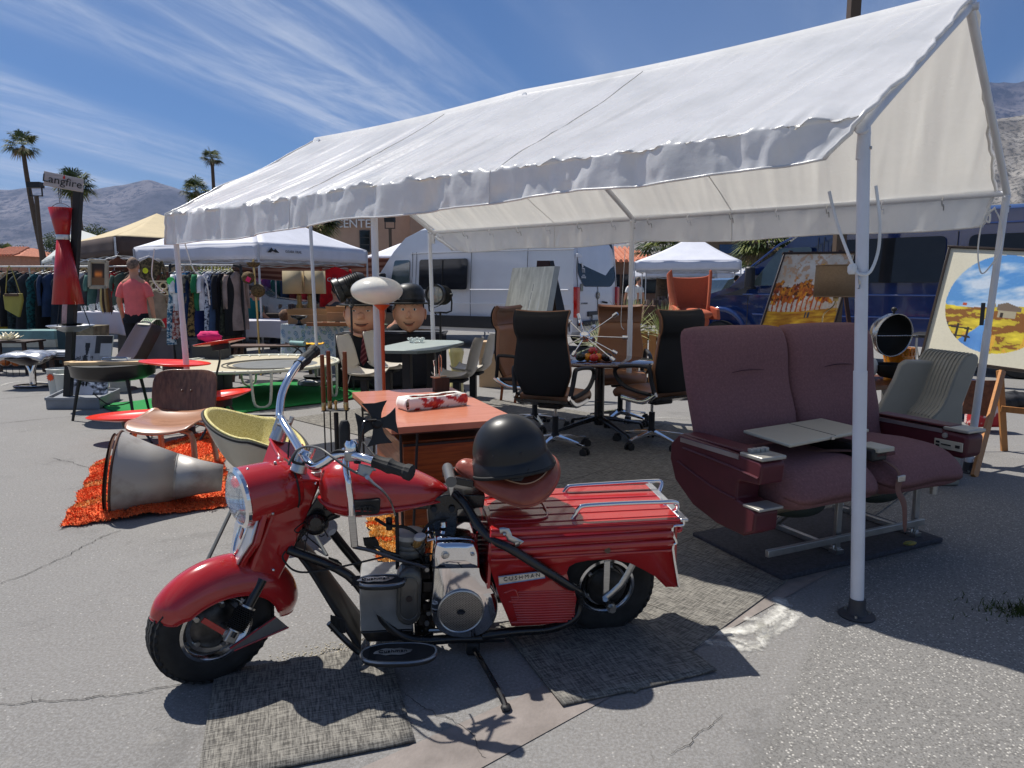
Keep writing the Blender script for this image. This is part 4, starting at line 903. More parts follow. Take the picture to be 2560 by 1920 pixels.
g_=p(M().loft([[q-BP[2]*.05 for q in gr_],[q-BP[2]*.004 for q in gr_],[q+BP[2]*.008+(gc-q)*.04 for q in gr_],[q+BP[2]*.016+(gc-q)*.14 for q in gr_],[q+BP[2]*.018+(gc-q)*.7 for q in gr_]]),'generator_cover',grey,sharp=60)
rr=[q+(gc-q)*.27+BP[2]*.0175 for q in gr_];p(M().tube(rr,.002,6,1,True),'cover_bead',grey,g_)
p(M().lathe([(.011,0),(.011,.003),(0,.003)],18,gc+BP[2]*.019,BP[2]),'cover_mark',mt('badge_dark',(.03,.02,.02),.5),g_)
bx=[B(Z13,95,745,.10),B(Z13,440,735,.10),B(Z13,610,1150,.10),B(Z13,85,1180,.10)]
bx=[B(Z13,70,750,.11),B(Z13,450,735,.11),B(Z13,600,735,.11),B(Z13,605,1155,.11),B(Z13,82,1185,.11)]
ribs=mt('ribbed_alloy',(.42,.42,.41),.34,.55,var=.25,vs=5)
bb=p(M().prism(bx,BP[2]*-.2),'battery_box',ribs,bevel=.006)
m=M()
for k in range(44):
 t=k/43; a=B(Z13,84+0*t,760+t*410,.1115);b_=B(Z13,600,745+t*400,.1115); m.beam(a,b_,.0022,.003,BP[2])
p(m,'box_rib',ribs,bb)
p(M().prism([B(Z13,82,1190,.11),B(Z13,610,1160,.11),B(Z13,610,1270,.10),B(Z13,150,1290,.10)],BP[2]*-.2),'box_tray',blackp,bevel=.006)
def board(cx_,cy_,hx,hy,off,tilt,label):
 P=[B(Z13,cx_+hx*(abs(math.cos(t))**.8)*(1 if math.cos(t)>0 else -1),cy_+hy*(abs(math.sin(t))**.9)*(1 if math.sin(t)>0 else -1)+tilt*math.cos(t),0) for t in np.linspace(0,2*math.pi,41)[:-1]]
 z0=off
 P=[gp(*Z13(cx_+hx*(abs(math.cos(t))**.75)*(1 if math.cos(t)>0 else -1),cy_+hy*(abs(math.sin(t))**.9)*(1 if math.sin(t)>0 else -1)+tilt*math.cos(t)),z0) for t in np.linspace(0,2*math.pi,41)[:-1]]
 o=p(M().prism(P,V((0,0,-.022))),'floor_board',rubber,bevel=.005)
 c=sum(P,V())/len(P); p(M().tube([q+V((0,0,-.004)) for q in P],.006,6,1,True),'board_edge',mt('edge_steel',(.3,.3,.3),.3,.9),o)
 bxx=(P[0]-P[20]).normalized(); byy=V((0,0,1)).cross(bxx)
 lg=[c+bxx*(.05*math.cos(t)*1.25+.004*math.sin(5*t))+byy*(.022*math.sin(t)+.003*math.sin(7*t))+V((0,0,.0025)) for t in np.linspace(0,2*math.pi,33)[:-1]]
 lo=p(M().prism([q-bxx*.02 for q in lg],V((0,0,.001))),'logo_plate',mt('worn_silver',(.5,.49,.47),.35,.8),o)
 m=M(); text(m,'Cushman',.026,c-bxx*.02+V((0,0,.005)),bxx,byy,.0008); p(m,'logo_lettering',rubber,o)
 m=M();
 for k in range(-9,10): m.beam(c-bxx*.10+byy*k*.0045+V((0,0,.001)),c-bxx*.075+byy*k*.0045+V((0,0,.001)),.002,.002);
 p(m,'board_ridge',rubber,o)
board(462,1385,370,95,.125,-18,'')
board(290,668,235,52,.335,-12,'')
def pedal(P,n_,name='pedal_pad'):
 o=p(M().prism(P,n_*-.02),name,rubber,bevel=.004)
 m=M()
 for k in range(7):
  t=(k+.5)/7; m.beam(P[0].lerp(P[1],t)+n_*.002,P[3].lerp(P[2],t)+n_*.002,.004,.006,n_)
 p(m,'pedal_ridge',rubber,o);return o
pn=(BP[3]*.8+BP[1]*.5+BP[2]*.1).normalized()
pedal([B(Z13,112,260,.08),B(Z13,235,250,.08),B(Z13,255,335,.06),B(Z13,125,335,.06)],pn)
p(M().tube([B(Z13,180,320,.06),B(Z13,260,350,.06),B(Z13,330,395,.06),B(Z13,480,435,.05)],.008,8,3),'pedal_arm',blackp)
pedal([B(Z12,1198,460,.14),B(Z12,1262,490,.14),B(Z12,1268,575,.14),B(Z12,1200,560,.14)],(BP[1]*.6+BP[2]*.5+BP[3]*.4).normalized())
p(M().tube([B(Z12,1185,510,.14),B(Z12,1260,590,.14),B(Z12,1370,690,.15),B(Z12,1420,680,.12)],.011,8,3),'pedal_arm',blackp)
pedal([B(Z12,1185,105,-.08),B(Z12,1245,125,-.08),B(Z12,1255,195,-.08),B(Z12,1195,180,-.08)],(BP[1]*.7+BP[3]*.7).normalized())
p(M().tube([BL(.90,-.1,.25),BL(.80,-.09,.16),BL(.75,-.08,.1)],.008,8,3),'pedal_arm',blackp)
q=B(Z13,1195,1330,.12);p(M().tube([q,q.lerp(gp(1085,1510,.012),.9)+V((0,0,.006)),gp(1093,1528,.014)],.010,8,3),'side_stand',blackp)
p(M().box(q,(.05,.05,.05)),'stand_bracket',blackm,bevel=.01)
p(M().ell(gp(1093,1528,.012),(.018,.022,.011),None,10,6),'stand_foot',blackm)
# helmet on the saddle
hp=B(Z2,872,366,.03)
he=thing('helmet','matt black half helmet with a flared brim resting on the motorcycle saddle','helmet',hp,0)
hm=mt('satin_black_shell',(.014,.015,.017),.38,var=.15,vs=3,rv=.05)
HR=(Matrix.Rotation(R(-8),3,'Y')@Matrix.Rotation(R(10),3,'X'))
def hel(u,v):
 a=2*math.pi*u; t=v
 if t<.8: k=t/.8; ph=k*math.pi/2; r=math.sin(ph)**.92; z=math.cos(ph)*.142; f=1
 else: k=(t-.8)/.2; r=1+.17*k**1.2; z=-.016*k-.03*k*k
 x=.134*r*math.cos(a);y=.116*r*math.sin(a)
 if t>=.8: z-= .012*math.cos(2*a)*k
 return HR@V((x,y,z+.0))
M().grid(hel,56,34,True).obj('shell',hm,he,solid=.006,sharp=180)
M().tube([hel(k/56,.995) for k in range(56)],.0055,8,1,True,flat=1.4).obj('edge_trim',rubber,he,sharp=180)
M().tube([hel(k/56,.80)*1.004 for k in range(56)],.003,6,1,True).obj('band',hm,he,sharp=180)
for a in(.68,.80):
 q=hel(a,.66); M().ell(q,(.006,.006,.006),None,10,6).obj('rivet',blackm,he)
M().prism([HR@V((-.01,-.12,-.02)),HR@V((.03,-.125,-.015)),HR@V((.045,-.13,-.04)),HR@V((.03,-.135,-.055)),HR@V((-.0,-.135,-.05)),HR@V((-.015,-.13,-.04))],(0,.012,0)).obj('strap_buckle',blackm,he,bevel=.003)
M().tube([HR@V((-.04,-.11,-.02)),HR@V((-.015,-.13,-.035)),HR@V((.02,-.13,-.04)),HR@V((.06,-.115,-.02))],.008,8,4,flat=.4).obj('chin_strap',rubber,he)
# desk
def frame_of(a,b): d=(b-a);d.z=0;return math.atan2(d.y,d.x)
dA=V((-.54,3.167,.72));dB=V((-.053,3.516,.72)); da=R(21)
wood=mt('coral_veneer',srgb(200,128,98),.35,var=.08,vs=3,st=(1.5,22,1.5),c2=srgb(182,106,78),coat=.2,bump=.1,bs=40)
wood2=mt('orange_oak',srgb(160,84,34),.4,var=.1,vs=3,st=(2,2,26),c2=srgb(120,58,22),coat=.2)
walnut=mt('walnut_veneer',srgb(122,84,62),.32,var=.1,vs=2.6,st=(16,16,1.2),c2=srgb(84,54,38),coat=.15)
dk=thing('desk','wooden desk with coral veneer top, black wire frame and orange drawers behind the motorcycle','desk',(dA.x,dA.y,0),da)
W_,L_=.60,1.16
M().box((W_/2,L_/2,.705),(W_+.02,L_+.02,.032)).obj('desktop',wood,dk,bevel=.003)
M().box((W_/2,L_/2,.6865),(W_+.018,L_+.018,.004)).obj('top_edge',mt('dark_edge',srgb(70,36,24),.5),dk)
M().box((W_/2,.40,.42),(W_-.10,.62,.42)).obj('drawer_case',wood2,dk,bevel=.004)
for k in range(2):
 d=M().box((W_/2,.082,.315+k*.21),(W_-.12,.014,.195)).obj('drawer',wood2,dk,bevel=.003)
 M().box((W_/2,.07,.315+k*.21+.09),(W_-.12,.012,.012)).obj('drawer_pull',blackm,d)
for x,y in((.06,.03),(W_-.06,.03),(.06,L_-.05),(W_-.06,L_-.05)):
 M().tube([(x-.02,y,.69),(x-.02,y,.0)],.0065,8,0).tube([(x+.06,y,.69),(x+.02,y,.0)],.0065,8,0).obj('leg',blackm,dk)
M().tube([(.04,.03,.42),(W_-.04,.03,.42)],.006,8,0).tube([(.04,.03,.42),(.04,L_-.05,.42)],.006,8,0).tube([(W_-.04,.03,.42),(W_-.04,L_-.05,.42)],.006,8,0).obj('frame_rail',blackm,dk)
k1=reg(980,940,10.0545)
a_=gp(*k1(400,880),.724);b_=gp(*k1(1870,720),.724);ca=frame_of(a_,b_);L=(b_-a_).length
bx=thing('flowered_box','battered white carton printed with red flowers lying on the coral desktop','box',(a_.x,a_.y,.722),ca)
def flower(u,v):
 n=nfield(u*1.0,v*.35,6,1);n2=nfield(u,v*.35,15,2); w=np.full_like(u,240.);r=n>.05
 red=np.where(n2>.1,205,175); g=np.where(n2>.1,70,30);b=np.where(n2>.1,50,42)
 return np.where(r,red,w),np.where(r,g,w*.97),np.where(r,b,w*.92)
hh=.062;ww=.11
painted('front_side',flower,50,8,lambda u,v:(L*u+.004*math.sin(v*3),-.008*math.sin(v*3),hh*v+.002*math.sin(u*14)),glossprint,bx,solid=.002)
painted('back_side',flower,30,6,lambda u,v:(L*u,ww,hh*v),glossprint,bx,solid=.002)
cw=mt('white_card',srgb(238,234,226),.6,var=.05,vs=12,bump=.4,bs=30)
M().grid(lambda u,v:(-.012*math.sin(v*3.1),ww*u,hh*v),6,6).obj('left_end',cw,bx,solid=.003)
M().grid(lambda u,v:(L+.004*math.sin(v*3.1),ww*u,hh*v),6,6).obj('right_end',cw,bx,solid=.003)
top=M()
def rim(t):
 x=L*t; return x,.018+.004*math.sin(t*17)
for k in range(24):
 t0,t1=k/24,(k+1)/24;
 y0=.02+.006*math.sin(t0*19);y1=.02+.006*math.sin(t1*19); z0=hh+.002*math.sin(t0*9);z1=hh+.002*math.sin(t1*9)
 top.quad((L*t0,0,z0),(L*t1,0,z1),(L*t1,y1,z1),(L*t0,y0,z0))
 y0=ww-.028-.010*math.sin(t0*23);y1=ww-.028-.010*math.sin(t1*23)
 if k in(0,1,2,22,23): y0=.019;y1=.019
 top.quad((L*t0,y0,z0),(L*t1,y1,z1),(L*t1,ww,z1),(L*t0,ww,z0))
top.obj('torn_lid',cw,bx,solid=.002)
M().grid(lambda u,v:(L*(.1+.8*u),.015+.08*v,.035+.012*noise.noise(V((u*7,v*5,3)))),24,8).obj('tissue',mt('tissue_paper',srgb(215,205,190),.9,bump=.8,bs=25),bx,solid=.003)
q=gp(*k1(1250,400),.722);bl_=thing('rod_holder','small dark wooden block holding two upright silver rods on the desk','holder',(q.x,q.y+.05,.722),ca-.1)
wd=mt('dark_walnut',srgb(66,40,28),.4,var=.2,st=(10,10,2),vs=4)
M().box((-.01,0,.042),(.095,.045,.084)).obj('block',wd,bl_,bevel=.002)
M().box((-.045,.0,.087),(.045,.055,.008)).obj('lid',mt('pale_wood',srgb(214,170,130),.5),bl_,bevel=.002)
M().box((.0,.012,.088),(.06,.03,.006)).obj('lid',mt('pale_wood',(0,0,0)),bl_,bevel=.002)
M().tube([(-.05,0,.085),(-.052,0,.19)],.003,6,0).tube([(-.052,0,.15),(-.058,0,.19),(-.046,0,.19)],.002,6,0).obj('rod',chrome,bl_)
M().tube([(-.02,0,.085),(-.022,0,.2),(-.014,0,.22),(-.006,0,.2),(-.006,0,.12)],.003,6,3).obj('rod',mt('copper_rod',(.6,.35,.25),.25,1),bl_)
# fireplace tools
q=gp(731,1045); ft_=thing('fireplace_tools','fireplace tool set with four teak handles hanging on a black stand between desk and chair','tool set',(q.x,q.y,0),.1)
teak=mt('teak',srgb(124,62,30),.4,var=.15,st=(12,12,1.5),vs=4); brass=mt('brass',(.6,.42,.18),.3,1)
M().lathe([(0,.012),(.10,.01),(.11,0)],24).tube([(0,0,.0),(0,0,.50)],.016,10,0).obj('stand',blackm,ft_)
M().cyl((0,0,.30),(0,0,.5),.014).obj('wood_grip',teak,ft_)
M().box((0,0,.52),(.18,.10,.006)).obj('hook_plate',blackm,ft_,bevel=.002)
M().lathe([(.012,.52),(.008,.55),(.012,.58),(.0,.59)],12).obj('finial',brass,ft_)
for x,y,h in((-.075,-.03,.90),(-.045,.04,.92),(.075,-.03,.92),(.06,.05,.86)):
 tl_=M().tube([(x,y,.06),(x,y,.55)],.005,6,0).obj('tool_rod',blackm,ft_)
 M().lathe([(.013,.545),(.015,.60),(.0145,h-.0),(.0,h)],14,(x,y,0)).obj('handle',teak,tl_)
 M().lathe([(.014,.52),(.016,.53),(.015,.575),(.012,.58)],14,(x,y,0)).obj('ferrule',brass,tl_)
M().box((-.075,-.03,.08),(.08,.01,.10)).obj('shovel_pan',blackm,ft_,bevel=.01)
M().lathe([(.035,.03),(.03,.12),(.012,.14)],12,(.075,-.03,0)).obj('brush_head',mt('bristle',(.05,.04,.03),.9),ft_)
# mushroom floor lamp
ly=4.62; q=yp(814,628,ly); lm=thing('floor_lamp','mushroom floor lamp with white oval glass shade and tapering orange stem','lamp',(q.x+.03,ly,0))
M().ell((-.03,0,q.z),(.166,.166,.091),None,48,24).obj('glass_shade',mt('opal_glass',srgb(238,236,228),.16,var=.02,coat=.4,transl=.25),lm,sharp=180)
orl=mt('orange_lacquer',srgb(196,72,26),.3,var=.05,coat=.4)
M().lathe([(0,.012),(.13,.012),(.135,0)],30).obj('base',orl,lm)
M().lathe([(.009,.01),(.010,.3),(.011,.8),(.014,1.10),(.019,q.z-.125),(.045,q.z-.10),(.058,q.z-.088),(.0,q.z-.088)],24).obj('stem',orl,lm)
# office chairs
brown=mt('brown_leather',srgb(146,102,72),.42,var=.10,vs=3,bump=.4,bs=22,coat=.05); darkbrown=mt('dark_brown_leather',srgb(112,76,54),.42,var=.12,vs=3,bump=.5,bs=22)
blackfab=mt('black_mesh_fabric',(.008,.008,.009),.75,var=.2,sheen=.0)
def office(name,label,loc,rot,bz=0):
 c=thing(name,label,'office chair',loc,rot,'office chairs around the round table')
 for k in range(5):
  a=k*2*math.pi/5+bz; x,y=math.cos(a),math.sin(a)
  b=M().loft([[V((x*r-y*w_*s1,y*r+x*w_*s1,z+h_*s2)) for s1,s2 in((-1,-1),(1,-1),(1,1),(-1,1))] for r,w_,z,h_ in((.03,.026,.115,.02),(.15,.018,.105,.014),(.30,.013,.085,.009))]).obj('base_arm',chrome,c,bevel=.004)
  cs=M()
  for s in(-1,1): cs.cyl((x*.31-y*.012*s,y*.31+x*.012*s,.032),(x*.31-y*.03*s,y*.31+x*.03*s,.032),.032,n=16)
  cs.box((x*.31,y*.31,.062),(.035,.035,.02)); cs.obj('caster',rubber,b,sharp=30)
 M().cyl((0,0,.10),(0,0,.29),.026,n=16).lathe([(.035,.10),(.035,.14),(.026,.15)],16).obj('column',blackm,c)
 M().cyl((0,0,.28),(0,0,.38),.014,n=12).obj('piston',chrome,c)
 M().box((0,.02,.40),(.20,.26,.05)).obj('mechanism',blackm,c,bevel=.015)
 def seat(u,v):
  x=(u-.5)*.50*(1-.10*(2*v-1)**2)+0; y=-.26+v*.50; z=.475+.012*math.cos((u-.5)*6)-.05*max(0,(.18-v)/.18)**2+.02*abs(u-.5)**2*8*.3
  return (x,y,z)
 M().grid(seat,16,16).obj('seat_cushion',brown,c,solid=.065,bevel=.022,seg=4,sharp=180)
 m=M().loft([[V((-.22,y,z)),V((.22,y,z)),V((.22,y,z-.02)),V((-.22,y,z-.02))] for y,z in((-.10,.425),(.10,.41),(.30,.47))]);m.obj('seat_pan',blackp,c)
 for s in(-1,1): M().tube([(s*.235,-.12,.425),(s*.235,.15,.42),(s*.235,.31,.50)],.012,8,4,flat=2.0).obj('side_rail',chrome,c)
 prof=[(.27,.50,.24),(.305,.62,.25),(.32,.75,.245),(.325,.88,.225),(.33,.95,.215),(.36,1.00,.222),(.37,1.06,.228),(.36,1.12,.232),(.325,1.17,.236)]
 pc=catm([V(q) for q in prof],4)
 def back(u,v,off=0):
  i=v*(len(pc)-1);j=int(min(i,len(pc)-2));f=i-j;q=pc[j].lerp(pc[j+1],f); x=(u-.5)*2*q.z*.96
  taper=1.0 if v>.18 else .72+.28*(v/.18)
  return (x*taper, q.x-.05*math.cos((u-.5)*math.pi)*-1*.6-.03+off-.014*0, q.y+.012*math.cos((u-.5)*math.pi*1.0)*(-1 if v>.9 else 0))
 M().grid(lambda u,v:back(u,v,-.012),14,36).obj('back_cushion',brown,c,solid=.03,sharp=180,bevel=.008)
 M().grid(lambda u,v:back(u,.60+v*.40,-.022),14,18).obj('headrest',darkbrown,c,solid=.035,sharp=180,bevel=.012)
 M().grid(lambda u,v:back(u,v,.016),14,36).obj('back_cover',blackfab,c,solid=.01,sharp=180)
 for s in(-1,1):
  M().tube([(s*.235,.29,.50),(s*.25,.27,.60),(s*.262,.255,.70),(s*.265,.21,.715),(s*.27,.06,.71),(s*.272,-.10,.69),(s*.272,-.17,.655),(s*.268,-.16,.60),(s*.262,-.06,.53),(s*.25,.10,.50),(s*.24,.24,.49)],.016,8,5,flat=1.25).obj('armrest',blackm,c,sharp=180)
 return c
office('office_chair','nearest office chair, seen from behind with a wavy black back',(.36,5.8,0),R(155),.3)
office('office_chair','black-backed office chair with brown seat at the right of the round table',(1.20,6.0,0),R(-150),1.5)
office('office_chair','brown leather office chair facing the camera behind the round table',(1.08,7.0,0),R(-5),.5)
office('office_chair','brown leather office chair mostly hidden behind the nearest black-backed one',(.22,6.75,0),R(60),.1)
# round table
tb=thing('round_table','round dark brown table on a black pedestal with curved feet among the office chairs','table',(.80,6.42,0))
M().lathe([(0,.7),(.47,.7),(.485,.69),(.48,.675),(.44,.665),(0,.665)],56).obj('tabletop',mt('dark_mahogany',srgb(62,34,26),.14,coat=.7,var=.15,vs=3),tb)
M().cyl((0,0,.1),(0,0,.67),.045,n=20).obj('pedestal',blackp,tb)
for k in range(4):
 a=k*math.pi/2+.45;x,y=math.cos(a),math.sin(a)
 M().tube([(x*.03,y*.03,.16),(x*.15,y*.15,.14),(x*.38,y*.38,.09),(x*.46,y*.46,.07),(x*.485,y*.485,.02)],[.035,.03,.022,.02,.018],10,4,flat=.7).obj('foot',blackp,tb)
TT=.702
for nm,lb,x,y,r,c_,f in(('pepper','glossy red pepper at the top of the heap on the round table',.0,.05,(.045,.04,.035),srgb(196,30,24),1),('pepper','orange pepper in the middle of the heap on the round table',.045,.0,(.045,.035,.035),srgb(232,130,24),1),('pepper','yellow orange pepper left in the heap on the round table',-.05,.02,(.04,.036,.034),srgb(226,150,36),1),('tomato','red tomato at the front of the heap on the round table',-.005,-.06,(.04,.04,.036),srgb(200,36,26),0),('aubergine','dark purple aubergine at the right of the heap on the round table',.115,-.03,(.05,.04,.038),srgb(26,16,24),0),('avocado','dark green avocado at the left of the heap on the round table',-.115,-.01,(.05,.038,.038),srgb(28,36,22),0)):
 t=thing(nm,lb,'vegetable',(.72+x,6.25+y,TT+(.05 if 'top' in lb else 0)),random.random()*3,'vegetables on the round table')
 M().ell((0,0,r[2]),r,None,20,12,(lambda q:1+.09*math.cos(3*math.atan2(q.y,q.x))) if f else None).obj('flesh',mt('veg_'+nm+lb[:6],c_,.22,var=.1,coat=.4),t,sharp=180)
 M().tube([(0,0,r[2]*1.8),(.004,.0,r[2]*2.2),(.012,0,r[2]*2.5)],.005,6,3).obj('stalk',mt('stalk_green',srgb(70,110,40),.6),t)
q=yp(*Z6(725,665),6.25); sp_=thing('starburst_lamp','chrome starburst lamp with many rods and bulb sockets standing on the round table','lamp',q)
M().ell((0,0,0),(.05,.05,.045),None,28,16).obj('hub',chrome,sp_,sharp=180)
M().lathe([(.03,-.05),(.034,-.03),(.034,-.045)],16).obj('copper_cap',mt('copper',(.6,.3,.2),.2,1),sp_)
def sput(x,y,dy):
 t=yp(*Z6(x,y),6.25+dy)-q; d=t.normalized(); r=M().tube([d*.03,t-d*.045],.0055,8,0).obj('rod',chrome,sp_)
 M().cyl(t-d*.045,t,.018,n=16).cyl(t,t+d*.002,.014,n=14).obj('socket',mt('satin_socket',(.75,.75,.74),.2,1),r,sharp=30)
for x,y,dy in((950,508,-.12),(1020,675,-.05),(930,835,-.22),(945,785,-.05),(785,690,-.28),(680,510,.05),(600,545,.08),(560,660,.0),(580,735,-.05),(640,800,-.10),(790,595,.2),(690,560,.2)): sput(x,y,dy)
# booth table with shell seats
tabletop=mt('speckled_grey_laminate',srgb(150,160,156),.45,var=.18,vs=90)
bt=thing('booth_table','long grey-green laminate table with clipped corners and swivel seats on a black frame','table',(-1.0,7.65,0),R(-12))
outl_=[(-.30,-.42),(-.18,-.66),(.18,-.66),(.30,-.42),(.30,.55),(.18,.78),(-.18,.78),(-.30,.55)]
def tw(x,y): return (x*1.15,y,.73)
M().prism([V(tw(x,y)) for x,y in outl_],(0,0,-.032)).obj('tabletop',tabletop,bt,bevel=.004)
M().prism([V((x*1.152,y*1.003,.727)) for x,y in outl_],(0,0,-.026)).obj('edge_band',mt('speckled_edge',srgb(110,120,116),.5,var=.4,vs=160),bt)
for y in(-.38,.40): M().box((0,y,.37),(.085,.085,.66)).obj('leg',blackm,bt,bevel=.004)
M().box((0,0,.06),(.09,1.5,.05)).obj('base_rail',blackm,bt,bevel=.004)
shellm=mt('greige_fibreglass',srgb(196,188,174),.32,var=.06,vs=5,coat=.2)
def shellseat(x,y,s,dk):
 m=Matrix.Translation((x,y,.0))@rz(R(90)*s)
 def sh(u,v):
  pr=catm([V((-.21,.455,.19)),V((-.18,.43,.205)),V((-.05,.415,.21)),V((.10,.425,.205)),V((.17,.47,.20)),V((.205,.56,.20)),V((.235,.68,.195)),V((.27,.80,.17)),V((.285,.835,.13))],4)
  i=v*(len(pr)-1);j=int(min(i,len(pr)-2));q=pr[j].lerp(pr[j+1],i-j); xx=(u-.5)*2
  return (xx*q.z, q.x-.05*xx*xx*(1 if v>.5 else 0)*(.6+v*.4), q.y+.045*xx*xx*(1 if v<.55 else .3))
 o=M(m).grid(sh,14,34).obj('shell_seat',shellm,bt,solid=.007,sharp=180)
 M(m).tube([sh(k/14,1) for k in range(15)]+[sh(1,1-k/20) for k in range(21)]+[sh(1-k/14,0) for k in range(15)]+[sh(0,k/20) for k in range(20)],.005,6,1,True).obj('rolled_edge',mt('edge_beige',srgb(180,172,158),.4),o,sharp=180)
 M(m).box((0,0,.40),(.22,.2,.03)).obj('swivel_plate',rubber,o,bevel=.006)
 M(m).box((0,0,.22),(.07,.07,.36)).obj('seat_post',blackm,bt,bevel=.004)
 M().beam((0,y,.06),(x,y,.06),.08,.045).obj('seat_arm',blackm,bt,bevel=.004)
shellseat(.50,-.28,-1,0);shellseat(.50,.36,-1,0);shellseat(-.52,-.28,1,0);shellseat(-.52,.40,1,0)
q=yp(*Z5(1255,1310),8.0)
at_=thing('glass_ashtray','clear cut-glass ashtray on the far end of the grey-green table','ashtray',(q.x,q.y,.731))
M().lathe([(0,.012),(.05,.012),(.075,.045),(.085,.05),(.09,.04),(.07,.0),(0,0)],20,sx=1,sy=1).obj('bowl',mt('ice_glass',(.9,.95,.95),.1,trans=.75,var=.02),at_,sharp=20)
for k in range(8):
 a=k*.785; M().ell((.085*math.cos(a),.085*math.sin(a),.045),(.018,.018,.014),None,8,6).obj('lobe',mt('ice_glass',(0,0,0)),at_)
q=yp(986,790,8.75)
va=thing('vase','pale yellow waisted vase standing on the ground behind the shell seats','vase',(q.x,q.y,0))
M().lathe([(0,0),(.09,0),(.085,.15),(.06,.30),(.075,.45),(.095,.55),(.09,.60),(.08,.60),(.06,.45)],30).obj('body',mt('butter_ceramic',srgb(226,214,150),.3,coat=.4),va,sharp=180)
# black draped counter with two big novelty heads
dc=thing('draped_counter','low counter draped in black cloth carrying the two oversized heads','counter',(-1.62,9.75,0),R(3))
def drape(u,v):
 w_=1.46;x=(u-.5)*w_
 if v<.3: return (x,.35-.7*(v/.3),.735+.004*noise.noise(V((x*5,v*9,0))))
 k=(v-.3)/.7; return (x+.01*math.sin(x*17)*k,-.35-.02*k-.022*math.sin(x*21+1)*k,.735-.70*k)
M().grid(drape,70,24).obj('black_cloth',mt('black_drape',(.014,.014,.017),.9,var=.3,bump=.3,bs=40),dc,solid=.004,sharp=180)
M().box((-.0,0,.36),(1.40,.62,.70)).obj('counter_box',blackm,dc)
M().box((0,0,.745),(1.36,.25,.014)).obj('grey_edge',mt('slate_trim',(.07,.07,.07),.5),dc,bevel=.004)
skin=mt('painted_mache_skin',srgb(226,176,142),.5,var=.08,vs=3,c2=srgb(214,146,116),bump=.2,bs=30)
lip=mt('painted_lip',srgb(150,66,56),.5); hairm=mt('painted_hair',(.02,.016,.014),.6); eyem=mt('painted_eye',srgb(222,216,206),.3)
def novelty(label,loc,W2,Hh,fat,zr=0):
 h=thing('novelty_head',label,'novelty head',loc,zr)
 def fn(q):
  k=1.0
  if q.z<0: k*=1-(.10 if fat else .26)*(-q.z)**1.3
  k*=1+.05*math.exp(-((q.z+.35)/.22)**2)*(1 if fat else -.0)
  k*=1+.09*math.exp(-((abs(q.x)-.55)**2+(q.z+.12)**2)/.05)*(q.y<0)
  k*=1+.10*math.exp(-((q.x)**2/.05+(q.z+.82)**2/.04))
  k*=1-.06*math.exp(-((abs(q.x)-.34)**2+(q.z-.20)**2)/.02)*(q.y<0)
  return k
 rx,ry,rz_=W2,W2*.95,Hh
 M().ell((0,0,Hh*.92),(rx,ry,rz_),None,44,32,fn).obj('face',skin,h,sharp=180)
 zc=Hh*.92
 nose=M().ell((0,-ry*1.02,zc-Hh*.02),(rx*(.20 if fat else .12),ry*.20,Hh*.15),None,20,14); nose.ell((rx*.13,-ry*.98,zc-Hh*.12),(rx*.09,ry*.1,Hh*.06),None,12,8).ell((-rx*.13,-ry*.98,zc-Hh*.12),(rx*.09,ry*.1,Hh*.06),None,12,8); nose.obj('nose',skin,h,sharp=180)
 for s in(-1,1):
  M().ell((s*rx*1.0,ry*.1,zc-Hh*.02),(rx*.10,ry*.16,Hh*.23),None,16,12).ell((s*rx*1.06,ry*.0,zc+Hh*.02),(rx*.05,ry*.10,Hh*.15),None,12,8).obj('ear',skin,h,sharp=180)
  e=M().ell((s*rx*.36,-ry*.86,zc+Hh*.19),(rx*.14,ry*.06,Hh*(.035 if fat else .06)),None,16,10).obj('eye',eyem,h,sharp=180)
  M().ell((s*rx*.36,-ry*.915,zc+Hh*.19),(rx*.05,ry*.02,Hh*(.03 if fat else .05)),None,12,8).obj('pupil',mt('painted_pupil',srgb(50,60,70),.2),e)
  M().tube([(s*rx*.20,-ry*.90,zc+Hh*.245),(s*rx*.36,-ry*.91,zc+Hh*.27),(s*rx*.54,-ry*.80,zc+Hh*.235)],Hh*.016,6,4).obj('eyelid',skin,e)
  M().tube([(s*rx*.18,-ry*.90,zc+Hh*.34),(s*rx*.38,-ry*.87,zc+Hh*.41),(s*rx*.60,-ry*.74,zc+Hh*.36)],[.002,Hh*.010,.002],6,4).obj('eyebrow',mt('brow_brown',srgb(96,66,50),.7),h)
  M().box((s*rx*.90,-ry*.10,zc+Hh*.34),(rx*.10,ry*.5,Hh*.25)).obj('sideburn',hairm,h,bevel=.01)
 sm=.42 if fat else .36
 M().tube([(-rx*sm,-ry*.86,zc-Hh*.31),(-rx*.2,-ry*.99,zc-Hh*.385),(0,-ry*1.02,zc-Hh*.40),(rx*.2,-ry*.99,zc-Hh*.385),(rx*sm,-ry*.86,zc-Hh*.31)],[.003,Hh*.03,Hh*.036,Hh*.03,.003],8,4,flat=.6).obj('mouth',mt('mouth_dark',srgb(60,26,22),.6),h)
 M().tube([(-rx*.26,-ry*.95,zc-Hh*.42),(0,-ry*1.0,zc-Hh*.46),(rx*.26,-ry*.95,zc-Hh*.42)],[.004,Hh*.022,.004],8,4).obj('lower_lip',lip,h)
 if fat: M().tube([(-rx*.7,-ry*.58,zc-Hh*.62),(-rx*.35,-ry*.84,zc-Hh*.80),(0,-ry*.92,zc-Hh*.85),(rx*.35,-ry*.84,zc-Hh*.80),(rx*.7,-ry*.58,zc-Hh*.62)],[.01,.022,.026,.022,.01],8,4).obj('second_chin',skin,h,sharp=180)
 hz=zc+Hh*.46
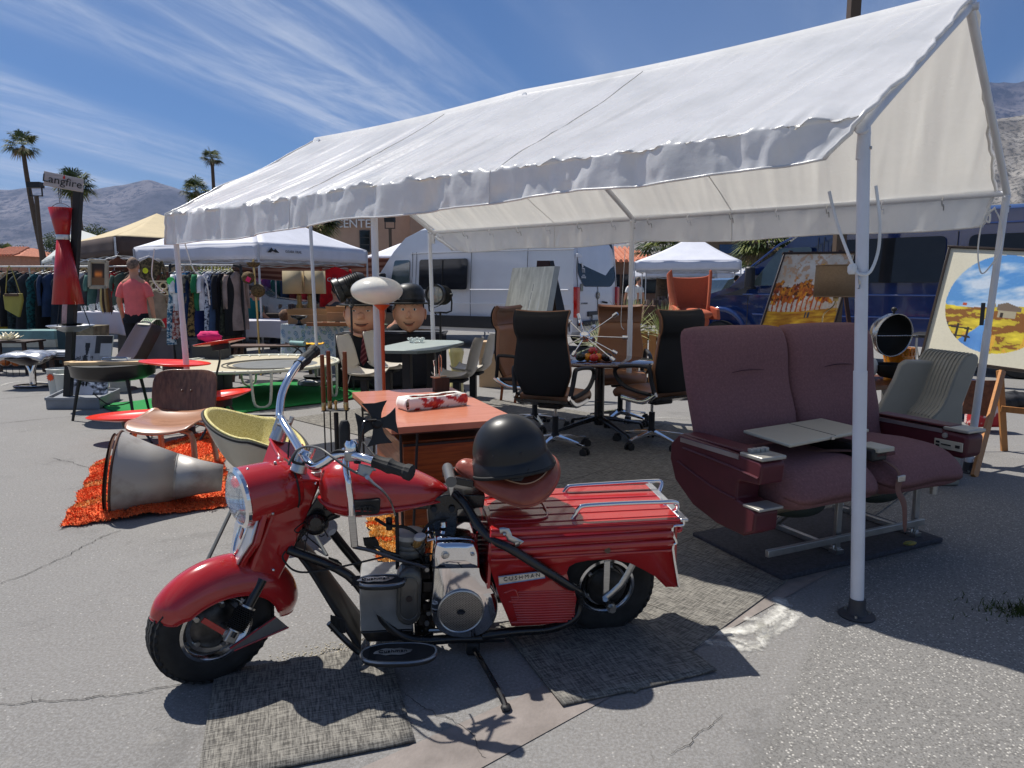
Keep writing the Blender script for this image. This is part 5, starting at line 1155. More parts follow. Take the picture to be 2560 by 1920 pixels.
 hat=M().lathe([(rx*1.30,-.02),(rx*1.33,.0),(rx*1.26,.004),(rx*1.02,-.012),(rx*.99,.03),(rx*1.0,Hh*.30),(rx*.93,Hh*.52),(rx*.74,Hh*.68),(rx*.4,Hh*.77),(0,Hh*.80)],40,(0,0,hz),sy=.95).obj('bowler_hat',mt('worn_black_felt',(.022,.022,.021),.45,var=.6,vs=7,coat=.1,bump=.3,bs=20),h,sharp=50)
 M().lathe([(rx*1.01,.01),(rx*1.02,.02),(rx*1.02,Hh*.14),(rx*1.0,Hh*.15)],40,(0,0,hz),sy=.95).obj('hat_band',mt('band_black',(.012,.012,.012),.3),hat)
 return h
q=yp(795,722,9.6);novelty('big round smiling novelty head in a bowler hat, partly behind the white lamp shade',(q.x-.03,9.55,.70),.255,.31,True)
q=yp(887,722,9.6);novelty('big slimmer smiling novelty head in a bowler hat, right of the lamp',(q.x,9.55,.70),.205,.325,False,.08)
q=yp(788,725,9.3)
ti=thing('necktie','dark red striped necktie hanging down the front of the black draped counter','necktie',(q.x,9.32,.74))
def tiec(u,v):
 s=np.sin((v*16+u*3)*2.2); return np.where(s>.55,150,92)+0*u,np.where(s>.55,80,26)+0*u,np.where(s>.55,84,34)+0*u
painted('tie_cloth',tiec,8,40,lambda u,v:((u-.5)*(.045+.045*min(1,v*1.25))*(1 if v<.86 else max(.02,(1-v)/.14)) -.03*v,-.03-.01*math.sin(u*3.1),.01-.42*v),clothmat,ti,solid=.004)
M().box((0,-.03,.03),(.06,.03,.045)).obj('tie_knot',mt('tie_red',srgb(92,26,34),.7),ti,bevel=.012)
# stage lights
def stagelight(name,label,q,aim,r,ln,open_):
 s=thing(name,label,'stage light',(q.x,q.y,0)); c=V((0,0,q.z)); d=V(aim).normalized()
 b=M().lathe([(0,-ln*.5),(r*.6,-ln*.5),(r*.85,-ln*.35),(r*.9,ln*.3),(r*1.05,ln*.34),(r*1.05,ln*.5),(r*.9,ln*.5),(r*.86,ln*.42)],28,c,d).obj('housing',mt('scuffed_black',(.03,.03,.03),.4,.4,var=.6,vs=8),s,sharp=40)
 M().lathe([(r*.86,ln*.43),(r*.6,ln*.47),(0,ln*.49)],24,c,d).obj('lens',mt('fresnel_glass',(.25,.25,.23),.15,.3,var=.2,coat=.8),s)
 x=d.cross(V((0,0,1))).normalized(); m=M()
 for k in range(7): m.lathe([(r*.92,-ln*.3+k*ln*.07),(r*.99,-ln*.29+k*ln*.07),(r*.92,-ln*.28+k*ln*.07)],24,c,d)
 m.obj('cooling_rib',blackm,b)
 M().tube([c+x*r*1.2,c+x*r*1.22-V((0,0,r*1.6)),c-V((0,0,r*1.75)),c-x*r*1.22-V((0,0,r*1.6)),c-x*r*1.2],.011,8,2).obj('yoke',blackm,s)
 M().cyl((0,0,.05),c-V((0,0,r*1.75)),.014,n=10).obj('stand_pole',blackm,s)
 for k in range(3): a=k*2.09+.4; M().tube([(0,0,.35),(.32*math.cos(a),.32*math.sin(a),.01)],.009,6,0).obj('leg',blackm,s)
 for k in(-1,1): M().lathe([(.0,-.012),(.022,-.012),(.022,.012),(0,.012)],12,c+x*r*1.25*k,x).obj('knob',rubber,s)
 M().tube([c-d*ln*.4,c-d*ln*.5-V((0,0,.08)),c+x*.1-V((0,0,.16)),c+x*.16-V((0,0,.1)),c+x*.1-V((0,0,.2)),c-V((0,0,.3))],.005,6,5).obj('cable',rubber,s)
stagelight('stage_light','black round-fronted stage light on a stand beside the white van, facing the camera',yp(*Z5(1475,875),9.0),(-.35,-1,.05),.125,.34,1)
stagelight('stage_light','dark cylindrical stage light tilted upward behind the white lamp shade',yp(*Z5(650,790),9.0),(-.8,-.3,-.35),.15,.40,0)
# airline double seat
SO=V((1.629,3.425,0)); sa=R(25)
mat_=thing('grey_mat','thick slate grey carpeted mat under the purple airline seats','mat',SO,sa)
mc0=[gp(1495,1160),gp(1690,1258),gp(2045,1175)]
iv=MX[mat_].inverted(); l0,l1,l2=[iv@q for q in mc0]
M().prism([V((l1.x,l1.y,.028)),V((l2.x,l1.y+.02,.028)),V((l2.x+.02,l0.y,.028)),V((l0.x,l0.y,.028))],(0,0,-.026)).obj('mat_pad',mt('slate_carpet',(.052,.052,.062),.95,var=.3,vs=60,bump=.8,bs=260),mat_,bevel=.008)
purple=mt('plum_weave',srgb(122,86,88),.9,var=.14,vs=90,bump=.25,bs=400)
def dots():
 m=purple;t=m.node_tree;n=t.nodes;L=t.links.new;b=n['Principled BSDF'];src=b.inputs['Base Color'].links[0].from_socket
 tc=n.new('ShaderNodeTexCoord');mp=n.new('ShaderNodeMapping');mp.inputs['Scale'].default_value=(38,38,38);mp.inputs['Rotation'].default_value=(0,0,0);L(tc.outputs['Object'],mp.inputs[0])
 fr=n.new('ShaderNodeVectorMath');fr.operation='FRACTION';L(mp.outputs[0],fr.inputs[0]);su=n.new('ShaderNodeVectorMath');su.operation='SUBTRACT';L(fr.outputs[0],su.inputs[0]);su.inputs[1].default_value=(.5,.5,.5)
 sx=n.new('ShaderNodeSeparateXYZ');L(su.outputs[0],sx.inputs[0])
 c=n.new('ShaderNodeCombineXYZ');L(sx.outputs[0],c.inputs[0]);L(sx.outputs[2],c.inputs[1]);ln=n.new('ShaderNodeVectorMath');ln.operation='LENGTH';L(c.outputs[0],ln.inputs[0])
 r=n.new('ShaderNodeMapRange');r.inputs[1].default_value=.11;r.inputs[2].default_value=.07;L(ln.outputs['Value'],r.inputs[0]);mm=n.new('ShaderNodeMath');mm.operation='MULTIPLY';L(r.outputs[0],mm.inputs[0]);mm.inputs[1].default_value=.5
 mx=n.new('ShaderNodeMix');mx.data_type='RGBA';L(mm.outputs[0],mx.inputs[0]);L(src,mx.inputs[6]);mx.inputs[7].default_value=(*srgb(150,104,110),1);L(mx.outputs[2],b.inputs['Base Color'])
dots()
mar=mt('maroon_plastic',srgb(84,34,42),.46,var=.14,vs=9); salu=mt('seat_aluminium',(.42,.41,.39),.38,.9,var=.2); cream=mt('cream_plastic',srgb(186,180,162),.4,var=.04)
at2=thing('airline_seats','pair of joined plum airline seats with maroon armrests and a cream fold-out tray','airline seats',SO,sa)
def cush(x0,x1,nm='seat_cushion'):
 def f(u,v):
  a=2*math.pi*u; x=x0+(x1-x0)*v; e=1-.55*abs(2*v-1)**9
  cy=.05;cz=.455; ry=.325;rz2=.10
  c_,s_=math.cos(a),math.sin(a); y=cy+ry*(abs(c_)**.62)*(1 if c_>0 else -1)*(.93+.07*e); z=cz+(rz2*(abs(s_)**.7)*(1 if s_>0 else -1))*e
  z+=.02*math.sin((v)*math.pi)*(s_>0)*.8-(.05*max(0,-(y-cy)/ry)**3)*(s_>0)*.6 + (.03 if y<-.1 and s_<0 else 0)*0
  z+=.006*noise.noise(V((x*6,y*6,1)))
  return (x,y,z+(cy-y)*.06)
 return M().grid(f,40,26,True).obj(nm,purple,at2,sharp=180)
def capx(o): pass
def cushion(x0,x1):
 def f(q): return 1
 m=M(); n=36; rings=[]
 for j in range(15):
  v=j/14; x=x0+(x1-x0)*v; e=(1-abs(2*v-1)**8*.45) if 0<j<14 else .45; r=[]
  if j in(0,14): x+= .0
  for i in range(n):
   a=2*math.pi*i/n;c_,s_=math.cos(a),math.sin(a);ye=.055+.325*(.55+.45*e)*(abs(c_)**.6)*(1 if c_>0 else -1);ze=.105*e*(abs(s_)**.72)*(1 if s_>0 else -1)
   z=.455+ze+(.018*math.sin(v*math.pi) if s_>0 else 0)
   if ye<-.10 and s_>0: z-=.5*(-.10-ye)**1.5*1.5
   r.append(V((x,ye,z+.007*noise.noise(V((x*7,ye*7,2))))))
  rings.append(r)
 return m.loft(rings).obj('seat_cushion',purple,at2,sharp=180)
cushion(-.575,-.012);cushion(.008,.60)
def backr(x0,x1,seed):
 m=M();rings=[];n=32;zs=[.50,.53,.60,.70,.80,.90,1.0,1.085,1.13,1.155]
 for j,z in enumerate(zs):
  t=(z-.5)/.62; yc=.30+.16*t; w_=(x1-x0)/2*(.93+.07*math.sin(t*2.4)); xc=(x0+x1)/2
  e=1.0
  if j==9:e=.55
  if j==8:e=.86
  if j==0:e=.7
  th_=.075*(1 if j<8 else (.85 if j==8 else .5)); r=[]
  for i in range(n):
   a=2*math.pi*i/n;c_,s_=math.cos(a),math.sin(a); xx=w_*(.93+.07*e if j>=8 else 1)*(1 if j<9 else .93)*(abs(c_)**.35)*(1 if c_>0 else -1); yy=th_*(abs(s_)**.8)*(1 if s_>0 else -1)
   front=s_<0
   dent=0
   if front: dent=.022*math.exp(-((z-.93)/.025)**2)*math.exp(-((xx+.02)/.14)**2)+.012*math.sin(z*9+seed)*.5+.012*math.exp(-((z-.80)/.02)**2); yy+=dent-.022*math.exp(-((z-.72)/.1)**2)-.03*math.exp(-((z-1.04)/.07)**2)+.008*noise.noise(V((xx*9,z*9,seed)))
   r.append(V((xc+xx,yc+yy,z)))
  rings.append(r)
 o=m.loft(rings).obj('backrest',purple,at2,sub=1,sharp=180)
 M().tube([((x0+x1)/2-.11,.325,.925),((x0+x1)/2-.03,.318,.935),((x0+x1)/2+.10,.326,.93)],[.002,.005,.002],6,4,flat=.5).obj('seam_fold',mt('plum_dark',srgb(60,34,46),.9),o)
backr(-.645,.012,0);backr(.0,.655,2)
def arm(x0,x1,left):
 yz=[(.36,.62),(.10,.63),(-.20,.615),(-.215,.60),(-.21,.52),(-.06,.515),(-.02,.50),(.00,.36)]
 if left: yz=[(.40,.58),(.34,.635),(.0,.628),(-.20,.615),(-.215,.60),(-.205,.515),(-.09,.505),(-.075,.495),(-.07,.42),(-.17,.40),(-.19,.385),(-.185,.30),(-.12,.265),(.05,.27),(.22,.31),(.36,.40),(.405,.50)]
 else: yz=[(.40,.60),(.34,.625),(.0,.62),(-.20,.61),(-.215,.60),(-.205,.50),(-.18,.485),(-.02,.49),(.05,.51),(.38,.52)]
 o=M().prism([V((x0,y,z)) for y,z in yz],(x1-x0,0,0)).obj('armrest',mar,at2,bevel=.018,seg=4)
 M().box(((x0+x1)/2,.11,.634),(x1-x0-.03,.44,.014)).obj('arm_pad',mar,o,bevel=.006)
 c=M().box(((x0+x1)/2,-.15,.628),(x1-x0+.004,.135,.018)).obj('end_cap',mt('silver_cap',srgb(170,168,160),.35,.4),o,bevel=.005)
 xs=x0-.003
 M().box((xs if left else x0-.003,.12,.612),(.006,.40,.020)).obj('side_strip',mt('silver_strip',(.45,.45,.45),.35,.8),o)
 if left:
  for k in range(4): M().box((x0+.035+k*.026,-.115,.645),(.021,.03,.018)).obj('button',mt('silver_cap',(0,0,0)),c,bevel=.003)
  M().tube([(xs,-.20,.545),(xs,-.02,.56),(xs,.30,.575)],.006,6,2).obj('side_bead',mar,o)
  M().tube([(xs,-.07,.42),(xs,.10,.44),(xs,.34,.50)],.005,6,3).obj('side_bead',mar,o)
  M().box(((x0+x1)/2,-.165,.405),(x1-x0+.004,.10,.012)).obj('foot_strip',mt('silver_cap',(0,0,0)),o,bevel=.003)
 else:
  M().box((x0-.004,-.12,.545),(.006,.15,.048)).obj('control_panel',cream,o,bevel=.002)
  for dy,dz,sy_,sz in((-.055,.008,.018,.010),(-.055,-.010,.018,.010),(-.01,.0,.05,.006),(.05,.0,.022,.014)): M().box((x0-.009,-.12-dy,.545+dz),(.004,sy_,sz)).obj('control_switch',rubber,o)
  M().lathe([(.014,0),(.014,.008),(.0,.01)],16,(x0-.003,-.10,.592),(-1,0,0)).obj('round_button',mt('silver_cap',(0,0,0)),o)
  M().box((.5*(x0+x1),.05,.46),(.05,.10,.10)).obj('arm_support',mt('bronze',(.1,.07,.05),.5,.5),o)
arm(-.735,-.60,True);arm(.63,.765,False)
M().box((-.0,.02,.575),(.10,.46,.06)).obj('console',mt('black_console',(.02,.02,.02),.5),at2,bevel=.01)
M().box((.02,-.16,.60),(.11,.13,.022)).obj('console_cap',cream,at2,bevel=.004)
M().box((.04,-.12,.575),(.13,.18,.02)).obj('console_lid',mar,at2,bevel=.004)
iv=MX[at2].inverted(); tq=[iv@gp(*Z9(x,y),.662) for x,y in((410,695),(655,770),(1065,690),(815,632))]
tray=M().prism([tq[0],tq[1],tq[2],tq[3]],(0,0,-.016)).obj('tray_table',cream,at2,bevel=.006,seg=3)
m_=lambda a,b,t:a.lerp(b,t)
M().beam(m_(tq[0],tq[3],.55)+V((0,0,.001)),m_(tq[1],tq[2],.55)+V((0,0,.001)),.003,.002).obj('fold_line',mt('fold_grey',(.12,.12,.11),.6),tray)
M().box(m_(tq[1],tq[2],.5)+V((0,-.004,-.008)),(.02,.008,.012)).obj('latch',steel,tray)
M().tube([(.05,-.28,.47),(.03,-.29,.42),(.05,-.31,.36),(.08,-.30,.26),(.095,-.295,.22)],[.024,.022,.026,.024,.01],8,4,flat=.2,up=(0,1,0)).obj('seat_belt',mt('belt_brown',srgb(120,84,72),.8),at2)
M().tube([(-.4,.1,.56),(-.2,-.02,.575),(.0,-.12,.57),(.05,-.25,.52),(.05,-.28,.47)],.024,8,4,flat=.2).obj('seat_belt',mt('belt_brown',(0,0,0)),at2)
M().box((.05,-.285,.475),(.05,.012,.03)).obj('belt_buckle',steel,at2,bevel=.003)
for x in(.0,.585):
 M().beam((x,0,.02),(x,0,.37),.035,.022).obj('front_leg',salu,at2,bevel=.003)
 M().beam((x,.42,.03),(x,.10,.36),.03,.02).obj('rear_brace',salu,at2,bevel=.003)
 M().beam((x,-.02,.045),(x,.52,.045),.024,.03).obj('floor_rail',salu,at2,bevel=.003)
 for y in(0,.47):
  M().box((x,y,.038),(.05,.05,.02)).tube([(x-.02,y,.03),(x-.02,y,.065),(x+.02,y,.065),(x+.02,y,.03)],.005,6,2).obj('floor_clamp',steel,at2)
M().beam((-.50,-.035,.115),(.60,-.035,.115),.022,.034).obj('cross_tube',salu,at2,bevel=.003)
M().cyl((-.58,-.1,.35),(.6,-.1,.35),.018).cyl((-.58,.25,.35),(.6,.25,.35),.018).obj('seat_tube',mt('bronze_tube',srgb(120,110,90),.4,.6),at2)
for x in(-.28,.27): M().ell((x,.02,.315),(.16,.12,.06),None,20,12).obj('life_vest_pouch',mt('dark_green_pouch',(.02,.03,.025),.7),at2,sharp=180)
M().cyl((.66,-.04,.26),(.66,-.04,.36),.02).obj('side_fitting',steel,at2)
q=gp(1965,1178,.03);lf=thing('crumpled_wrapper','small crumpled green and yellow wrapper on the edge of the grey mat','litter',q+V((0,0,.0)))
M().ell((0,0,.012),(.035,.014,.012),None,12,8,lambda q:1+.25*noise.noise(q*4)).obj('wrapper',mt('wrapper_olive',srgb(110,120,60),.5,c2=srgb(170,140,60),vs=40),lf)
# loose grey car seats behind the airline seats
grv=mt('grey_vinyl',srgb(146,143,132),.42,var=.05,vs=4,bump=.2,bs=120)
q=gp(2010,1000);
def carseat(label,Y,pts,off,flute):
 P=[yp(*(Z8(x,y) if y<1100 else (Z8(x,0)[0],y-1100)),Y) for x,y in pts]
 c=thing('car_seat',label,'car seat',(P[0].x,Y,0),0,'loose grey vinyl car seats')
 M().prism(P,off).obj('seat_shell',grv,c,world=True,bevel=.018,seg=4,sharp=50)
 if flute:
  L=catm(P[flute[0]:flute[1]],4)
  for k in range(1,12): M().tube([q+V(off)*(k/12.2)+V((-.001,0,.001)) for q in L],.0045,6,1).obj('flute',grv,c,world=True,sharp=180)
  M().tube([q+V((-.002,-.002,0)) for q in L],.005,6,1).obj('piping',grv,c,world=True,sharp=180)
 else: M().tube([P[0].lerp(P[3],.87)+V((.10,-.004,0)),P[0].lerp(P[3],.885)+V((.16,-.008,0)),P[0].lerp(P[3],.87)+V((.24,-.004,0))],.003,6,3).obj('crease',grv,c,world=True)
carseat('grey vinyl car seat turned with its plain flat back toward the camera',4.95,[(350,538),(684,542),(575,1000),(500,2145),(60,2145),(88,1000),(250,700),(300,575)],(.05,.12,0),None)
carseat('grey vinyl car seat in profile with a fluted front, beside the canopy pole',4.72,[(900,478),(850,490),(800,560),(740,690),(690,830),(640,930),(560,1010),(500,2150),(800,2150),(830,900),(955,570),(962,510),(940,485)],(-.06,.40,0),(0,7))
# barbecue, amber bucket and their table
bt2=thing('side_table','low brown wooden table with the barbecue and amber bucket, behind the airline seats','table',(2.85,5.55,0),R(18))
M().box((0,.05,.60),(.90,.55,.035)).obj('tabletop',mt('brown_laminate',srgb(116,74,48),.3,var=.15,st=(1,12,1),vs=4,coat=.3),bt2,bevel=.004)
for x in(-.38,.38):
 for y in(-.18,.26): M().beam((x,y,.585),(x*1.1,y,0),.035,.035).obj('leg',mt('grey_leg',(.2,.2,.19),.5),bt2)
q=yp(*Z8(285,310),5.62)
bb2=thing('barbecue','open round barbecue with bright steel rim and black knob on the low table','barbecue',(q.x,5.62,.62))
r_=.172;c=V((0,.05,q.z-.62-.02))
axd=V((.25,-1,-.12)).normalized()
M().lathe([(r_,0),(r_*.97,-.06),(r_*.8,-.12),(r_*.5,-.16),(0,-.175)],40,c,axd).obj('lid',mt('steel_lid',(.5,.5,.5),.25,.9,var=.15),bb2,solid=.006,sharp=180)
M().lathe([(r_*.95,-.004),(r_*.92,-.06),(r_*.75,-.11),(r_*.45,-.145),(0,-.16)],40,c,axd).obj('lid_inside',mt('soot_black',(.012,.012,.012),.7),bb2,sharp=180)
M().ell(c+V((-.02,-.0,r_+.035)),(.022,.022,.02),None,16,10).cyl(c+V((-.02,0,r_)),c+V((-.02,0,r_+.03)),.008).obj('knob',blackm,bb2)
m=M()
for k in range(16): x=-.15+k*.02; h_=math.sqrt(max(0,.16**2-x*x)); m.tube([c+V((x,-.06-.0,-.0)),c+V((x,.05,.0))],.002,5,0)
m.tube([c+V((-.165,-.05,0)),c+V((.165,-.0,0))],.003,6,0).obj('grill_grate',chrome,bb2)
M().lathe([(.0,.0),(.10,.02),(.155,.08),(.165,.12),(.155,.12)],32,(0,.03,0)).obj('fire_bowl',mt('soot_black',(0,0,0)),bb2)
M().ell((-.185,-.0,.10),(.04,.03,.075),None,16,10).obj('side_handle',mt('white_enamel',srgb(200,200,196),.3),bb2,sharp=180)
q=gp(*Z8(275,660),.62)
ib=thing('ice_bucket','translucent amber plastic bucket with a wire handle on the low table','bucket',(q.x,q.y,.619))
amb=mt('amber_plastic',srgb(214,140,26),.2,trans=.45,var=.15,vs=9,coat=.3)
M().lathe([(0,0),(.10,0),(.112,.16),(.116,.20),(.11,.235),(.09,.24),(0,.24)],28).obj('bucket_body',amb,ib,sharp=40)
m=M()
for k in range(16): a=k*math.pi/8; m.beam((.118*math.cos(a),.118*math.sin(a),.175),(.116*math.cos(a),.116*math.sin(a),.238),.03,.012,(math.cos(a),math.sin(a),0))
m.obj('lid_scallop',amb,ib,bevel=.003)
M().tube([(-.125,0,.17),(-.12,-.06,.09),(-.06,-.12,.055),(.04,-.125,.05),(.11,-.07,.08),(.125,0,.17)],.006,8,5).obj('handle',amb,ib)
# pictures on easels
pine=mt('pine_wood',srgb(176,120,66),.5,var=.12,st=(10,10,1.5),vs=4); frm=mt('thin_dark_frame',srgb(44,32,24),.4); gilt=mt('pale_gilt_edge',srgb(200,184,150),.4)
def easel(root,W2,top,ft):
 for s in(-1,1): M().beam((s*W2*.2,.05,top),(s*W2,-.02,0),.035,.02,(0,1,0)).obj('front_leg',pine,root,bevel=.002)
 for s in(-1,1): M().beam((s*W2*.25,.07,top-.02),(s*W2*.9,.42,0),.035,.02,(0,1,0)).obj('rear_leg',pine,root,bevel=.002)
 M().beam((-W2*.75,-.0,.36),(W2*.75,-.0,.36),.02,.05,(0,0,1)).obj('cross_bar',pine,root,bevel=.002)
def picture(name,label,TL,TR,BL,fn,nu,nv,fw,depthTL,dTR,dBL,fm=frm):
 a=yp(*TL,depthTL);b=yp(*TR,dTR);c=yp(*BL,dBL); U=(b-a);D=(c-a); D=D-U*D.dot(U)/U.length_squared*0
 n=U.cross(D).normalized()
 if n.y>0:n=-n
 o=thing(name,label,'painting',c+U*.5)
 uu=U.normalized();dd=D.normalized()
 cv=painted('canvas',fn,nu,nv,lambda u,v:a+U*u+D*v+n*.002,paintmat,o,world=True)
 M().prism([a,b,b+D,a+D],n*-.02).obj('backing',mt('raw_board',srgb(110,80,56),.8),o,world=True)
 if fw:
  for p0,p1 in((a-uu*fw,b+uu*fw),(c-uu*fw,c+U+uu*fw),(a,c),(b,b+D)):
   M().beam(p0,p1,fw,.035,n).obj('frame_side',fm,o,world=True,bevel=.002)
  M().tube([a+n*.012,b+n*.012,b+D+n*.012,a+D+n*.012],.004,6,0,True).obj('inner_slip',gilt,o,world=True)
 return o,a,U,D,n
def autumn(u,v):
 n=nfield(u,v,5,1);n2=nfield(u,v,16,2);n3=nfield(u*1.0,v*.25,22,3)
 r=np.full_like(u,226.)+n*22;g=np.full_like(u,214.)+n*26;b=np.full_like(u,196.)+n*30
 tint=(n2>.12);r=np.where(tint,214,r);g=np.where(tint,176,g);b=np.where(tint,140,b)
 cr=np.exp(-((v-.50-.03*np.sin(u*9))/.15)**2)*(1.15-np.clip((u-.72)*4,0,1.2)); tree=(cr+n2*.75)>.62
 rr=205+n3*60+n2*40;gg=118+n3*70+n2*50
 r=np.where(tree,rr,r);g=np.where(tree,gg,g);b=np.where(tree,34,b)
 dk=tree&(nfield(u,v,30,5)>.25);r=np.where(dk,110,r);g=np.where(dk,58,g);b=np.where(dk,22,b)
 base=.74+.02*np.sin(u*5); tr=(v>.56)&(v<base)&(np.sin(u*95+np.sin(v*12)*1.2)>.55)&(u<.74);r=np.where(tr,196,r);g=np.where(tr,88,g);b=np.where(tr,30,b)
 gr=v>base;gy=nfield(u*.6,v*3,9,7)
 r=np.where(gr,206+gy*50,r);g=np.where(gr,146+gy*60,g);b=np.where(gr,36+gy*20,b)
 for cx_,w_ in((.56,.012),(.60,.012)):
  f=(abs(u-cx_)<w_)&(abs(v-.80)<.035);r=np.where(f,60,r);g=np.where(f,70,g);b=np.where(f,80,b)
 return r,g,b
o,a,U,D,n=picture('autumn_painting','framed painting of an orange autumn grove under a pale sky, behind the airline seats',(1694,548),(1847,546),(1640,716),autumn,110,130,.018,6.75,6.75,6.45)
for s in(-1,1): M().beam(o.location*0+(a+U*(.5+.35*s)+V((0,.1,.03))),V(((a+U*(.5+.6*s)).x,6.5,0)),.035,.02,(0,1,0)).obj('easel_leg',wd,o,world=True)
def river(u,v):
 A=1.35; x=(u-.47)*A; y=v-.47; rad=np.sqrt((x/.53)**2+(y/.425)**2)
 n=nfield(u,v,4,1);n2=nfield(u*.8,v*2.2,9,2);n3=nfield(u*3,v*.7,10,3)
 r=np.full_like(u,226.)+n*5;g=np.full_like(u,220.)+n*5;b=np.full_like(u,198.)+n*5
 ins=rad<1
 cl=np.clip(nfield(u*1.2+v,v*2.4,3,4)*1.6+.25,0,1)
 R_=86+cl*120;G_=150+cl*70;B_=214+cl*22
 hz=.50
 land=v>hz+.02*np.sin(u*7)
 k=n2; R_=np.where(land,200+k*60,R_);G_=np.where(land,176+k*60,G_);B_=np.where(land,48+k*20,B_)
 brown=land&(n2<-.12);R_=np.where(brown,140,R_);G_=np.where(brown,88,G_);B_=np.where(brown,34,B_)
 cxr=.40+.03*np.sin((v-.55)*16)-.20*(v-.56); w_=.010+.40*np.clip(v-.56,0,1)**1.15
 wat=(v>.56)&(abs(u-cxr)<w_);R_=np.where(wat,84+n*30,R_);G_=np.where(wat,142+n*30,G_);B_=np.where(wat,212+n*20,B_)
 rd=(v>.74)&(n3>.22)&~wat;R_=np.where(rd,228,R_);G_=np.where(rd,176,G_);B_=np.where(rd,60,B_)
 for fx,f0,f1 in((.13,.66,.80),(.21,.67,.81),(.29,.69,.82)):
  f=(abs(u-fx)<.008)&(v>f0)&(v<f1);R_=np.where(f,38,R_);G_=np.where(f,30,G_);B_=np.where(f,26,B_)
 for y0 in(.695,.765):
  f=(abs(v-(y0+.06*(u-.1)))<.007)&(u>.10)&(u<.32);R_=np.where(f,44,R_);G_=np.where(f,34,G_);B_=np.where(f,28,B_)
 bx_=(u>.47)&(u<.60)&(v>.515)&(v<.585);R_=np.where(bx_,176,R_);G_=np.where(bx_,166,G_);B_=np.where(bx_,140,B_)
 rf=(v>.455+.35*abs(u-.52))&(v<.525)&(u>.46)&(u<.63);R_=np.where(rf,120,R_);G_=np.where(rf,104,G_);B_=np.where(rf,90,B_)
 dr=(u>.49)&(u<.51)&(v>.545)&(v<.585);R_=np.where(dr,40,R_);G_=np.where(dr,32,G_);B_=np.where(dr,28,B_)
 ht=(abs(u-.22)<.015)&(abs(v-.495)<.012);R_=np.where(ht,190,R_);G_=np.where(ht,80,G_);B_=np.where(ht,50,B_)
 tr=((u-.415)**2*1.8+(v-.49)**2<.0016)&(nfield(u,v,40,6)>.0);R_=np.where(tr,150,R_);G_=np.where(tr,120,G_);B_=np.where(tr,60,B_)
 edge=(rad>.992)&(rad<1.004);
 r=np.where(ins,R_,r);g=np.where(ins,G_,g);b=np.where(ins,B_,b)
 return r,g,b
o,a,U,D,n=picture('river_painting','large framed oval painting of a blue river with barn and fence on a wooden easel','x' and (2052,534),(2360,548),(1990,772),river,230,170,.018,5.78,5.2,5.55)
b0=a+D;
e=thing('easel','pine A-frame easel with two pegboard panels holding the oval river painting','easel',V((4.15,5.85,0)),R(-14))
for x0,x1 in((-.16,-.24),(.02,-.02)): pass
f1=gp(2148,990);f2=gp(2172,975);top1=yp(2178,830,5.62)
def bm(p0,p1,nm='easel_leg',w_=.05,t=.025,mat=pine): return M().beam(p0,p1,w_,t,(0,1,0)).obj(nm,mat,e,world=True,bevel=.002)
bm(yp(2166,800,5.75),gp(2104,1030)); bm(yp(2160,800,5.80),V((gp(2172,975).x,5.78,0)))
bm(yp(2162,883,5.74),yp(2260,893,5.6),'cross_bar'); bm(yp(2290,800,5.4),gp(2300,1010))
P_=[yp(2095,822,5.95),yp(2160,822,5.95),yp(2140,900,5.85),yp(2075,893,5.85)];M().prism(P_,(0,.012,0)).obj('pegboard',mt('pegboard_brown',srgb(120,78,54),.7,var=.3,vs=30),e,world=True)
def abst(u,v):
 n=nfield(u*2.5,v*.6,5,1);n2=nfield(u*6,v*1.3,5,2)
 w_=210+n*26+n2*16; r=w_+4;g=w_+2;b=w_-14
 bl=np.clip((v-.62)*3+n*.9+(abs(u-.5)-.3)*.6*(v>.4),0,1); r=r*(1-bl)+150*bl;g=g*(1-bl)+172*bl;b=b*(1-bl)+214*bl
 for cx_ in(.35,.62): pass
 el=((u-.40)/.18)**2+((v-.86)/.16)**2<1;r=np.where(el,222,r);g=np.where(el,226,g);b=np.where(el,220,b)
 e2=((u-.42)/.09)**2+((v-.95)/.09)**2<1;r=np.where(e2,130,r);g=np.where(e2,146,g);b=np.where(e2,158,b)
 l=abs(u-.55-.02*np.sin(v*8))<.006;r=np.where(l&(v>.2),150,r);g=np.where(l&(v>.2),146,g);b=np.where(l&(v>.2),140,b)
 return r,g,b
o,a,U,D,n=picture('abstract_painting','tall cream and blue abstract canvas leaning on an easel beside the white van',(1108,579),(1198,575),(1070,768),abst,70,110,0,8.65,8.75,8.1)
uU=U.normalized()
M().prism([a+U,a+U+V((.07,.09,0)),a+U+D+V((.07,.09,0)),a+U+D],uU*.004).obj('canvas_side',mt('canvas_edge',srgb(170,172,166),.8),o,world=True)
for x0,x1,y0 in((1092,1082,866),(1125,1112,872)): M().beam(yp(x0,770,8.25),gp(x1,y0),.032,.02,(0,1,0)).obj('easel_leg',teak,o,world=True)
M().prism([yp(1160,563,8.9),yp(1190,563,8.9),yp(1216,700,8.7),yp(1150,700,8.7)],(0,.03,0)).obj('easel_head',wd,o,world=True)
M().prism([yp(1188,563,8.85),yp(1196,563,8.9),yp(1225,690,8.7),yp(1205,690,8.6)],(0,.05,0)).obj('easel_head',blackm,o,world=True)
